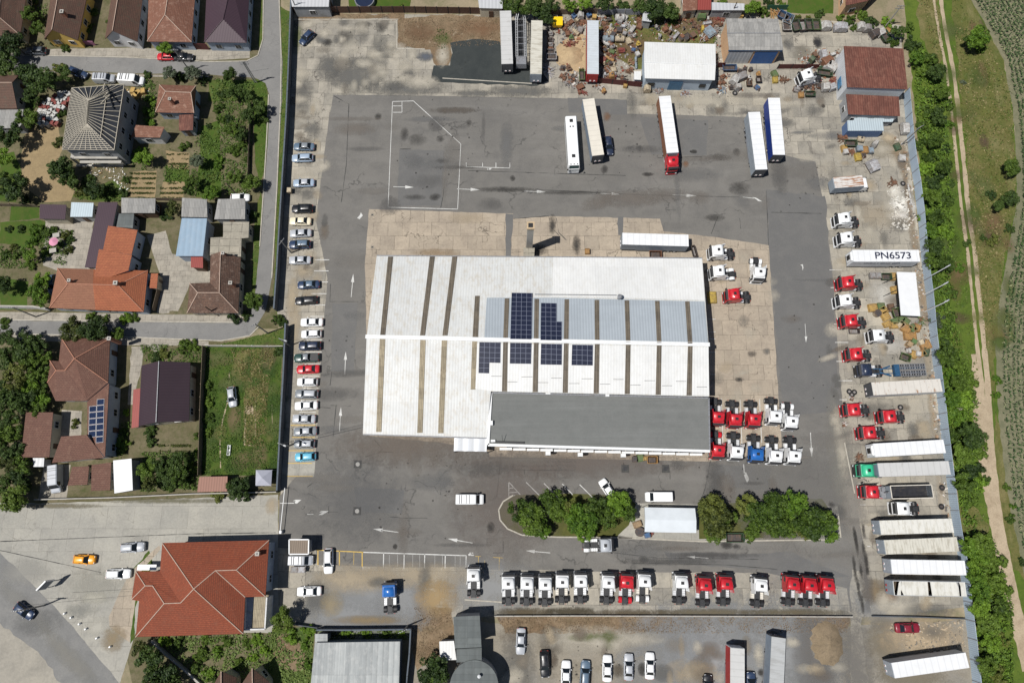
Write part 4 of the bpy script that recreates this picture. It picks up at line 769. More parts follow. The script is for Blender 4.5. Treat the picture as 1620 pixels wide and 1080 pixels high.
simple('village_house', 'corner house with glossy purple hipped roof', 'house', hip((328, -40), (396, -40), (390, 68), (323, 67), (366, -25), (353, 31), 3.4, 5.8, 'v'), T['purple'], B['render_blue'], ridge_mat=T['purple'])
simple('village_house', 'brown-tiled cottage at the left edge beside the building site', 'house', gable((-30, 121), (30, 119), (27, 172), (-30, 172), (-32, 131), (19, 131), 3, 5, 'h'), T['old_brown'], B['render_grey'], ridge_mat=B['ridge'])
shed('garden_shed', 'grey flat shed adjoining the cottage at the left edge', 'shed', [(-5, 174), (37, 173), (33, 203), (-5, 203)], 2.5, T['asbest'], B['render_grey'])
cs = simple('unfinished_house', 'unfinished two-storey house with bare roof battens and black membrane', 'house', hip((114, 140), (197, 134), (181, 238), (99, 237), (141, 160), (138, 196), 6.6, 9.2, 'v'), T['membrane'] if 'membrane' in T else B['membrane'], B['render_grey'], ridge_mat=B['timber'], win=3.5)
CB = cs.location; q = [P(*v) - CB for v in ((114, 140, 6.6), (197, 134, 6.6), (181, 238, 6.6), (99, 237, 6.6), (141, 160, 9.2), (138, 196, 9.2))]
def battens(face, nu, nv, w, m=None):
    """lattice on a roof face a-b (eave) c-d (ridge)"""
    mb = MB(); a, b, c_, d = face; up = Vector((0, 0, .1))
    for i in range(nu + 1): f = i / nu; mb.bar(a.lerp(b, f) + up, d.lerp(c_, f) + up, w, .06)
    for i in range(nv + 1): f = i / nv; mb.bar(a.lerp(d, f) + up * 1.4, b.lerp(c_, f) + up * 1.4, w, .06)
    return mb.obj('roof_battens', B['timber'], cs)
battens((q[3], q[0], q[4], q[5]), 20, 14, .085); battens((q[2], q[3], q[5], q[5] + Vector((.01, 0, 0))), 9, 13, .11); battens((q[1], q[2], q[5], q[4]), 12, 2, .12); battens((q[0], q[1], q[4], q[4] + Vector((.01, 0, 0))), 8, 1, .12)
mb = MB()
for a, b in ((q[0] + Vector((7, 1, .2)), q[4] + Vector((3, 2, .6))), (q[0] + Vector((8.5, -.5, .2)), q[4] + Vector((3.5, .5, .8))), (q[1] + Vector((-2, -2, .3)), q[4] + Vector((3, -1, .6)))): mb.bar(a, b, .2, .2)
mb.obj('loose_rafter', B['timber'], cs)
mb = MB()
for (x0, x1, y0, y1, h) in ((111, 187, 241, 251, 3.2), (126, 192, 254, 258, 3.0), (120, 195, 260, 263, .5)):
    p0_, p1_ = P(x0, y1, h) - CB, P(x1, y0, h) - CB; mb.box(p0_.x, p1_.x, p0_.y, p1_.y, h - .25, h)
for x in (113, 150, 186):
    p = P(x, 250, 3) - CB; mb.box(p.x - .2, p.x + .2, p.y - .2, p.y + .2, 0, 3)
mb.obj('balcony_slab', B['conc'], cs)
simple('village_house', 'small hipped cottage with mottled red tiles and leaning mast', 'house', hip((252, 134), (310, 136), (307, 179), (246, 178), (262, 145), (302, 147), 3.2, 5.0), T['old_red'], B['render_blue'], ridge_mat=B['ridge'], chim=((268, 156, 6.0, .25),))
shed('lean_to', 'rusty sheet lean-to behind the mottled red cottage', 'lean-to', [(283, 182), (306, 181), (305, 206), (283, 207)], 2.6, T['rust'], B['render_grey'])
shed('garden_house', 'white-walled outbuilding with faded red roof beside the building site', 'outbuilding', [(215, 198), (260, 201), (253, 218), (207, 217)], 3.6, T['old_red'], B['render_white'], 3.0)
shed('carport', 'plum-coloured flat carport at the left of the outbuilding row', 'carport', [(63, 323), (105, 324), (103, 347), (63, 346)], 3, T['purple'], B['render_cream'], win=0)
shed('garden_shed', 'pale blue-white metal shed between two plum roofs', 'shed', [(113, 320), (148, 321), (146, 343), (111, 343)], 3, T['pale_sheet'], B['render_grey'])
shed('stable_range', 'long narrow plum-roofed range running down to the orange house', 'outbuilding', [(156, 320), (186, 320), (165, 424), (134, 423)], 3.4, T['purple'], B['render_cream'])
shed('garden_shed', 'weathered grey shed at the foot of the vegetable beds', 'shed', [(192, 313), (246, 314), (245, 337), (192, 337)], 3, T['asbest'], B['wood_dark'])
shed('garden_shed', 'small dark grey shed tucked beside the long plum range', 'shed', [(187, 338), (212, 338), (210, 361), (184, 359)], 2.7, T['slate'], B['render_grey'])
shed('garden_shed', 'grey fibre-roofed shed north of the blue roof', 'shed', [(288, 313), (327, 315), (328, 344), (287, 343)], 3.2, T['asbest'], B['render_grey'])
shed('garden_shed', 'grey fibre-roofed shed with a car tucked at its north side', 'shed', [(345, 315), (388, 314), (387.5, 347), (339, 347)], 3.2, T['asbest'], B['render_grey'])
shed('village_house', 'house with a plain faded blue sheet roof', 'house', [(287.5, 345), (327.5, 345.5), (321, 405), (278, 405)], 4.2, T['blue_sheet'], B['render_blue'], 3.8)
shed('awning', 'dark red sheet awning below the blue roof', 'awning', [(302, 406), (321, 406), (321, 424), (302, 423)], 2.8, T['redsheet'], B['wood_dark'], win=0)
house('flat_roofed_house', 'flat concrete-roofed extension behind the old mottled house', 'house', [(353, 351, 3), (394, 351, 3), (393, 376, 3), (382, 377, 3), (381, 406, 3), (332, 404, 3), (333, 376, 3), (353, 375, 3)], [tuple(range(8))], list(range(8)), T['flat'], B['render_cream'], ov=.2)
house('village_house', 'old L-shaped house with worn mottled brown tiles at the street corner', 'house', [(333, 403, 3.2), (381, 408, 3.2), (377, 495, 3.2), (296, 495, 3.2), (300, 448, 3.2), (332, 447, 3.2), (349, 398, 5.6), (347, 463, 5.6), (313, 463, 5.6)],
    [(0, 6, 7, 5), (6, 1, 2, 7), (8, 7, 2, 3), (4, 8, 3), (4, 5, 7, 8)], [0, 6, 1, 2, 3, 4, 5], T['mottled'], B['render_cream'], ridges=[(6, 7), (7, 8), (7, 2), (8, 3), (8, 4)], ridge_mat=B['ridge'], chim=((352, 400, 6.2, .25), (364, 447, 6.0, .3)))
house('village_house', 'broad hipped house, left half brown tiles and right half bright orange', 'house', [(91, 424, 3.2), (234, 428, 3.2), (227, 493, 3.2), (78, 487, 3.2), (107.5, 449, 5.5), (187, 451, 5.5), (147, 450, 5.5), (151, 490.2, 3.2), (148, 425.7, 3.2)],
    [(3, 0, 4), (3, 4, 6, 7), (0, 8, 6, 4), ((7, 6, 5, 2), 1), ((8, 1, 5, 6), 1), ((1, 2, 5), 1)], [0, 8, 1, 2, 7, 3], [T['brown_orange'], T['orange']], B['render_blue'], ridges=[(4, 5), (0, 4), (3, 4), (5, 1), (5, 2)], ridge_mat=B['ridge_red'], chim=((108.5, 443, 6.3, .25), (182, 447, 6.6)))
shed('rear_wing', 'orange ribbed rear wing, its upper half nearest the sheds', 'house wing', [(171, 357), (217.5, 364), (208, 403), (163, 395)], 3.6, T['orange'], B['render_blue'])
shed('rear_wing', 'orange ribbed rear wing, its lower half joining the broad hipped house', 'house wing', [(156.5, 394), (208.5, 403.5), (203, 428), (147, 448)], 4.3, T['orange'], B['render_blue'])
shed('porch', 'tiny orange ribbed porch roof east of the broad hipped house', 'porch', [(239, 432.5), (250, 432.5), (248, 456), (236.5, 455.5)], 2.5, T['orange'], B['render_cream'], win=0)
sh = house('village_house', 'russet-tiled house with overlapping hips south of the street trees', 'house', [(97, 534, 3.4), (174, 536, 3.4), (171, 605, 3.4), (137, 634, 3.4), (88, 634, 3.4), (75, 605, 3.4), (79, 570, 3.4), (93, 571, 3.4), (118, 567, 6.4), (89, 586, 4.8), (103, 586, 4.8)],
    [(0, 1, 8), (1, 2, 8), (8, 2, 3, 10), (10, 3, 4, 9), (9, 4, 5), (0, 8, 10, 7), (6, 7, 10, 9), (6, 9, 5)], [0, 1, 2, 3, 4, 5, 6, 7], T['russet'], B['render_blue'], ridges=[(8, 0), (8, 1), (8, 2), (8, 10), (9, 6), (9, 5), (9, 10)], ridge_mat=B['ridge_red'], chim=((172, 535, 6, .3),))
ew = [P(172.5, 606, 4.4), P(166, 723, 4.4), P(138, 687.5, 3.1), P(138, 634.5, 3.1)]
er = house('house_wing', 'narrow russet wing carrying twelve blue solar panels', 'house wing', ew, [(0, 1, 2, 3)], [0, 1, 2, 3], T['russet'], B['render_blue'], ov=.15)
pl = plane(ew[0], ew[1], ew[2]); HB = er.location
mb = MB()
for i, (x, y) in enumerate([(c_, r_) for r_ in range(7) for c_ in range(2)]):
    if (x, y) in ((0, 0), (0, 6)): continue
    x0 = 142.5 - y * .25 + x * 12; y0 = 632 + y * 9.9 - (.6 if x else -.6)
    qd = [hit(a, b_, pl, .12) - HB for a, b_ in ((x0, y0 + .5), (x0 + 11.2, y0 - .6), (x0 + 10.9, y0 + 8.3), (x0 - .2, y0 + 9.3))]
    mb = MB(); mb.face(qd[::-1], 0, [(0, 0), (1, 0), (1, 2), (0, 2)])
    for a, b_ in zip(qd, qd[1:] + qd[:1]): mb.bar(a, b_, .035, .05, 1)
    mb.obj('solar_panel', [mat('house_solar_cells', (.012, .022, .06), .25, var=.3, scale=1) if not bpy.data.materials.get('house_solar_cells') else bpy.data.materials['house_solar_cells'], MT['white_plain']], er)
shed('house_wing', 'russet-tiled south wing closing the small pale courtyard', 'house wing', [(97, 690), (137, 687.5), (165, 723.5), (82, 732)], 4.4, T['russet'], B['render_white'], 3.2)
shed('barn', 'ribbed russet barn roof west of the pale courtyard', 'barn', [(41, 652), (84, 652), (78, 723), (33, 723)], 3.2, T['russet'], B['render_cream'])
shed('outbuilding', 'small russet outbuilding beside the parked van', 'outbuilding', [(114, 738), (141, 737), (138, 766), (107, 768)], 2.9, T['russet'], B['render_cream'])
shed('outbuilding', 'ribbed russet outbuilding next to the white tarpaulin', 'outbuilding', [(145, 735), (176, 731), (174, 775), (144, 776)], 2.9, T['russet'], B['render_cream'])
shed('tarpaulin_shelter', 'bright white tarpaulin shelter at the forecourt wall', 'shelter', [(179, 728), (208, 725), (210, 775), (181, 780)], 3.4, T['tarp'], B['render_grey'], 3.0, win=0)
shed('lean_to', 'pale metal lean-to at the foot of the ribbed russet barn', 'lean-to', [(52, 724), (70, 724), (69, 738), (53, 738)], 2.4, T['lightgrey'], B['render_grey'], win=0)
simple('village_house', 'dark plum gabled house beside the green meadow plot', 'house', gable((224, 578), (301, 573), (299, 666), (219, 674), (251.5, 571), (247, 667.5), 3.4, 6.0), T['plum'], B['render_cream'], ridge_mat=MT['steel'])
shed('lean_to', 'red-brown lean-to along the dark plum house', 'lean-to', [(211, 616), (222, 614), (219, 675), (208, 677)], 2.6, T['redsheet'], B['render_cream'], win=0)
shed('awning', 'red-brown sheet awning by the forecourt wall', 'awning', [(315, 754), (360, 753), (359, 777), (312, 778)], 2.6, T['browns'], B['wood_dark'], win=0)
tq = [P(405, 743, 2.5), P(430.5, 743, 2.5), P(429, 768, 2.5), P(404, 768, 2.5)]; c = sum(tq, Vector()) / 4; c.z = 0
gz = empty('gazebo', c, 0, 'light grey pyramid gazebo by the wall at the entrance', 'gazebo'); q = [p - c for p in tq]; ap = Vector((0, 0, 3.5))
mb = MB(); [mb.face([q[i], ap, q[(i + 1) % 4]]) for i in range(4)]; mb.obj('canvas_roof', mat('grey_canvas', (.38, .39, .45), .7, var=.1), gz)
for p in q: mb = MB(); mb.tube((p.x, p.y, 0), p, .05); mb.obj('pole', MT['steel'], gz)
rh = house('clay_roofed_villa', 'large villa with many-hipped clay-red roof beside the forecourt', 'villa', [(256.7, 858.3, 5.2), (425.8, 854, 5.2), (420, 943, 5.2), (388, 944, 5.2), (385, 1002, 5.2), (214.7, 1007, 5.2), (220, 950, 5.2), (208, 948, 5.2), (215, 903, 5.2), (253, 903, 5.2), (306.7, 931, 8.6), (341, 902, 7.4), (374, 901, 7.4), (286, 953, 7.0), (260, 954, 7.0), (230, 926, 6.1), (241.7, 926, 6.1)],
    [(0, 1, 12, 11, 10), (1, 2, 12), (12, 2, 3, 11), (10, 11, 3, 4), (10, 4, 5, 14, 13), (14, 5, 6, 16), (16, 6, 7, 15), (15, 7, 8), (8, 9, 13, 14, 16, 15), (0, 10, 13, 9)], [0, 1, 2, 3, 4, 5, 6, 7, 8, 9], T['red'], B['render_blue'], ov=.6,
    ridges=[(0, 10), (10, 11), (11, 12), (12, 1), (12, 2), (10, 4), (10, 13), (13, 14), (14, 5), (14, 16), (16, 15), (15, 7), (15, 8), (11, 3)], ridge_mat=B['ridge'], chim=((406.5, 875.5, 7.0, .3),))
RB = rh.location; mb = MB(); q = [P(x, y, h) - RB for x, y, h in ((389, 945, 3.4), (423, 944, 3.4), (420, 994, 3.4), (387, 995, 3.4))]
mb.prism([(p.x, p.y) for p in q][::-1], 0, 3.0)
for a, b in zip(q[1:], q[2:] + q[:1]): mb.bar(a, b, .25, .8)
mb.obj('terrace', B['render_white'], rh)
mb = MB(); p = P(412, 968, 3.3) - RB; mb.box(p.x - 1.4, p.x + 1.2, p.y - 3, p.y + 3, 3.0, 3.25); mb.obj('pergola_roof', T['skylight_pale'], rh)
mb = MB(); p = P(231, 897, 2.6) - RB; mb.box(p.x - 1.6, p.x + 1.9, p.y - .5, p.y + .5, 2.4, 2.6); [mb.box(p.x + s - .07, p.x + s + .07, p.y - .07, p.y + .07, 0, 2.4) for s in (-1.4, 1.6)]; mb.obj('porch_roof', MT['white_plain'], rh)
# --- south edge
shed('felt_roofed_hall', 'low hall with pale grey felt-strip roof at the bottom edge', 'hall', [(498, 1016), (633, 1014), (630, 1120), (488, 1120)], 4.2, T['plank'], B['render_grey'], win=0)
shed('hall_porch', 'narrow felt-roofed porch at the corner of the low grey hall', 'porch', [(498.5, 1002), (518, 1002), (518, 1015.5), (498, 1015.5)], 3.6, T['plank'], B['render_grey'], win=0)
shed('felt_roofed_block', 'dark felt-roofed block south of the tractor row', 'building', [(717.5, 975), (758.7, 973), (761.7, 1023), (719.7, 1025)], 5.4, T['slate'], B['render_grey'], win=0)
shed('block_extension', 'lower dark extension linking the felt block to the round building', 'building', [(722, 1026), (762, 1024), (762, 1046), (722, 1047)], 4.4, T['slate'], B['render_grey'], win=0)
c = P(750, 1085, 4.6); rb_ = empty('round_building', (c.x, c.y, 0), 0, 'round dark-roofed building cut by the bottom edge', 'building')
mb = MB(); N = 40; Rr = 4.3; pr = [(Rr * math.cos(2 * math.pi * i / N), Rr * math.sin(2 * math.pi * i / N)) for i in range(N)]; mb.face([(x, y, 4.6) for x, y in pr], 0, pr)
for i in range(N): a, b = pr[i], pr[(i + 1) % N]; mb.face([(*a, 4.3), (*b, 4.3), (*b, 4.6), (*a, 4.6)])
mb.obj('roof', T['slate'], rb_); mb = MB(); mb.prism([(x * .95, y * .95) for x, y in pr], 0, 4.3); mb.obj('wall', B['render_grey'], rb_)
mb = MB(); p = P(758, 1069, 5.2) - Vector((c.x, c.y, 0)); mb.tube((p.x, p.y, 4.5), (p.x, p.y, 5.4), .2, n=10); mb.tube((p.x, p.y, 5.4), (p.x, p.y, 5.55), .32, .1, n=10); mb.obj('roof_vent', MT['alu'], rb_)
shed('lean_to', 'white corrugated lean-to beside the dark felt block', 'lean-to', [(695, 1014), (718, 1013), (722, 1043), (696, 1044)], 3, T['bright_sheet'], B['render_grey'], win=0)
simple('cottage', 'brown gabled cottage roof at the bottom edge, left of its twin', 'cottage', gable((338, 1082), (374, 1071), (374, 1110), (336, 1112), (350, 1061), (350, 1110), 3, 5), T['old_brown'], B['render_cream'], ridge_mat=B['ridge'])
simple('cottage', 'brown gabled cottage roof at the bottom edge, right of its twin', 'cottage', gable((382, 1082), (426, 1078), (426, 1112), (380, 1112), (399, 1056), (400, 1110), 3, 5.2), T['old_brown'], B['render_cream'], ridge_mat=B['ridge'])
# --- north edge
shed('workshop', 'flat grey-roofed building at the top edge beside the corner wall', 'building', [(457, -20), (522, -20), (520, 11), (462, 11)], 3.6, T['lightgrey'], B['render_grey'])
shed('garden_house', 'pale-roofed outbuilding at the top edge above the parked trailers', 'outbuilding', [(754, -20), (796, -20), (795, 14), (758, 13)], 3.2, T['lightgrey'], B['render_cream'])
shed('garden_house', 'red-tiled outbuilding at the top edge behind the scrapyard', 'outbuilding', [(1080, -25), (1104, -25), (1103, 16), (1080, 18)], 3.4, T['old_red'], B['render_cream'], 3.0)
shed('garden_house', 'crimson-roofed outbuilding at the top edge behind the scrapyard', 'outbuilding', [(1104.5, -25), (1126, -25), (1125, 16), (1103.5, 16)], 3.4, T['redsheet'], B['render_cream'], 3.0)
shed('lean_to', 'pale metal lean-to at the top edge right of the crimson roof', 'lean-to', [(1126, 4), (1178, 6), (1177.5, 16.5), (1126, 16.5)], 3.0, T['lightgrey'], B['render_grey'])
shed('village_house', 'russet-roofed house at the top edge near the eastern hedge', 'house', [(1338, -25), (1400, -25), (1372, 2), (1338, 9)], 4.0, T['rust'], B['render_peach'])
shed('scrap_cabin', 'tall grey metal cabin among the scrap', 'cabin', [(1018, 17), (1031.5, 17), (1030.5, 35), (1015.5, 33)], 2.6, T['lightgrey'], B['render_grey'], win=0)
shed('scrap_cabin', 'white site cabin beside the white steel shed', 'cabin', [(1003, 113), (1014, 113), (1014, 126.5), (1003, 126)], 2.4, T['bright_sheet'], B['render_white'], win=0)
# ---------------------------------------------------------------- vehicles: templates (part name, mesh, paint slot key, sub-parts)
def part(name, mb, mats, key=None, smooth=False, loc=(0, 0, 0), sub=()):
    return (name, mb.mesh(name, mats if isinstance(mats, list) else [mats], smooth), key, loc, sub)
def spawn(tmpl, name, loc, rz, label, cat, group=None, paints=None):
    root = empty(name, loc, rz, label, cat, group); paints = paints or {}
    def add(tp, par):
        n, me, key, l, sub = tp; m = paints.get(key) if key else None
        o = link(n, me, par, l, None, [m] if m else None)
        for s_ in sub: add(s_, o)
    for tp in tmpl: add(tp, root)
    return root
def wheel(r, w, dual=False):
    mb = MB(); mb.tube((0, -w / 2, 0), (0, w / 2, 0), r, n=18); return mb
def rimmb(r, w):
    mb = MB(); mb.tube((0, -w / 2 - .012, 0), (0, w / 2 + .012, 0), r * .58, n=12); return mb
WH = {}
def wheelpart(r, w, loc):
    k = (r, w)
    if k not in WH: WH[k] = (wheel(r, w).mesh('wheel', [MT['rubber']]), rimmb(r, w).mesh('rim', [MT['rim']]))
    return ('wheel', WH[k][0], None, loc, [('rim', WH[k][1], None, (0, 0, 0), ())])
def car_template(L, Wd, zd, zr, x_rear, x_rt, x_ft, x_front, cargo=None, wb=2.65):
    """x runs forward; zd = bonnet line, zr = roof; x_* = rear window foot, roof rear, roof front, windscreen foot"""
    w = Wd / 2; h = L / 2; secs = []
    for f, ws, zz in ((-1.0, .74, .78), (-.97, .86, .9), (-.88, .96, .98), (-.5, 1.0, 1.0), (0, 1.0, 1.0), (.5, 1.0, .98), (.8, .96, .93), (.93, .86, .86), (.985, .74, .76), (1.0, .6, .66)):
        x = h * f; a = w * ws; z = zd * zz; lo = .24 if abs(f) < .9 else .32
        secs.append([(x, -a * .9, lo), (x, -a, .5), (x, -a * .97, z * .86), (x, -a * .8, z * .985), (x, 0, z * 1.02), (x, a * .8, z * .985), (x, a * .97, z * .86), (x, a, .5), (x, a * .9, lo)])
    mb = MB(); mb.loft(secs); tm = [part('body', mb, PAINT['white'], 'paint', True)]
    b = w * .9; t = w * .69; z0 = zd * .96
    lo = [(x_rear, -b * .92, z0), (x_front, -b * .9, z0), (x_front, b * .9, z0), (x_rear, b * .92, z0)]
    mr, mf = x_rt, x_ft
    up = [(mr, -t, zr - .02), (mf, -t, zr - .03), (mf, t, zr - .03), (mr, t, zr - .02)]
    mb = MB(); rs = []
    for f in (0, .12, .5, .88, 1):
        x = mr + (mf - mr) * f; dz = (.0, .05, .07, .05, .0)[(0, .12, .5, .88, 1).index(f)]
        rs.append([(x, -t - .02, zr - .06), (x, -t * .85, zr - .02 + dz), (x, 0, zr + dz), (x, t * .85, zr - .02 + dz), (x, t + .02, zr - .06)])
    mb.loft(rs)
    for i in range(4):
        a, c = Vector(lo[i]), Vector(up[i]); mb.bar(a, c, .1, .1)
    mb.bar((0 * mr + (x_rear + x_front) / 2 - .1, -b * .92, z0), ((mr + mf) / 2 - .1, -t, zr - .03), .09, .06); mb.bar(((x_rear + x_front) / 2 - .1, b * .92, z0), ((mr + mf) / 2 - .1, t, zr - .03), .09, .06)
    tm.append(part('roof', mb, PAINT['white'], 'roof', True))
    mb = MB(); mb.face([lo[1], lo[2], up[2], up[1]]); tm.append(part('windscreen', mb, MT['glass']))
    mb = MB(); mb.face([lo[3], lo[0], up[0], up[3]]); tm.append(part('rear_window', mb, MT['glass']))
    for i, j in ((0, 1), (2, 3)):
        mb = MB(); mb.face([lo[i], lo[j], up[j], up[i]]); tm.append(part('side_window', mb, MT['glass']))
    for sx in (-1, 1):
        for sy in (-1, 1): tm.append(wheelpart(.32, .22, (sx * wb / 2 + .02, sy * (w - .12), .32)))
    for sy in (-1, 1):
        mb = MB(); mb.box(h * .86, h * .965, sy * w * .62 - .13, sy * w * .62 + .13, zd * .68, zd * .84); tm.append(part('headlight', mb, MT['lamp_clear']))
        mb = MB(); mb.box(-h * .985, -h * .92, sy * w * .66 - .12, sy * w * .66 + .12, zd * .72, zd * .9); tm.append(part('tail_light', mb, MT['lamp_red']))
        mb = MB(); mb.box(x_front - .32, x_front - .14, sy * (w + .07) - .1, sy * (w + .07) + .1, z0 + .02, z0 + .16, 0, .03, .02); tm.append(part('mirror', mb, PAINT['white'], 'paint'))
    if cargo == 'bed':
        mb = MB(); mb.box(-h * .93, x_rear - .1, -w * .8, w * .8, zd * .9, zd * 1.035); tm.append(part('load_bed', mb, MT['black']))
    if cargo == 'rails':
        for sy in (-1, 1): mb = MB(); mb.bar((mr + .1, sy * t * .95, zr + .09), (mf - .1, sy * t * .95, zr + .09), .05, .05); tm.append(part('roof_rail', mb, MT['black']))
    return tm
CT = {'saloon': car_template(4.6, 1.78, .92, 1.42, -1.55, -.95, .35, 1.05), 'hatch': car_template(4.15, 1.74, .95, 1.48, -1.9, -1.45, .3, 1.0, wb=2.5), 'suv': car_template(4.55, 1.85, 1.05, 1.68, -2.1, -1.75, .3, 1.0, 'rails'),
      'estate': car_template(4.65, 1.8, .94, 1.47, -2.15, -1.75, .35, 1.05, 'rails'), 'pickup': car_template(5.1, 1.85, 1.05, 1.75, -.75, -.5, .5, 1.1, 'bed', 3.0)}
def van_template(L, Wd, H, bars=True):
    h = L / 2; w = Wd / 2; mb = MB(); secs = []
    for x, ws, z in ((-h, .96, H - .12), (-h + .1, 1, H - .03), (h - 1.75, 1, H), (h - 1.45, .98, H - .08), (h - .85, .96, 1.28), (h - .3, .93, 1.12), (h - .04, .82, .95), (h, .7, .75)):
        a = w * ws; secs.append([(x, -a, .3), (x, -a, min(z, 1.1)), (x, -a * .92, z - .08), (x, -a * .75, z), (x, a * .75, z), (x, a * .92, z - .08), (x, a, min(z, 1.1)), (x, a, .3)])
    mb.loft(secs); tm = [part('body', mb, PAINT['white'], 'paint', False)]
    mb = MB(); mb.face([(h - .83, -w * .82, 1.33), (h - .83, w * .82, 1.33), (h - 1.4, w * .74, H - .11), (h - 1.4, -w * .74, H - .11)]); mb.v = [(x + .03, y, z + .02) for x, y, z in mb.v]; tm.append(part('windscreen', mb, MT['glass']))
    for sy in (-1, 1):
        mb = MB(); q = [(h - 1.05, sy * (w * .99), 1.2), (h - 2.0, sy * (w + .008), 1.2), (h - 2.0, sy * (w * .955), H - .2), (h - 1.5, sy * (w * .95), H - .25)]; mb.face(q if sy < 0 else q[::-1]); tm.append(part('side_window', mb, MT['glass']))
        mb = MB(); mb.box(h - .28, h - .06, sy * w * .7 - .14, sy * w * .7 + .14, .72, .98); tm.append(part('headlight', mb, MT['lamp_clear']))
        mb = MB(); mb.box(-h - .02, -h + .04, sy * w * .86 - .07, sy * w * .86 + .07, .8, 1.4); tm.append(part('tail_light', mb, MT['lamp_red']))
        mb = MB(); mb.box(h - 1.25, h - 1.1, sy * (w + .14) - .12, sy * (w + .14) + .12, 1.15, 1.45); tm.append(part('mirror', mb, MT['black']))
        for x in (-h + 1.0, h - .95): tm.append(wheelpart(.34, .24, (x, sy * (w - .13), .34)))
    if bars:
        for x in (-h + .7, -h + 1.1, -h + 2.0, -h + 2.6): mb = MB(); mb.bar((x, -w * .8, H + .06), (x, w * .8, H + .06), .06, .08); tm.append(part('roof_bar', mb, MT['black']))
    return tm
VT = {'panel_van': van_template(5.3, 1.98, 2.3), 'minibus': van_template(5.1, 1.92, 2.0, False), 'small_van': van_template(4.5, 1.85, 1.9)}

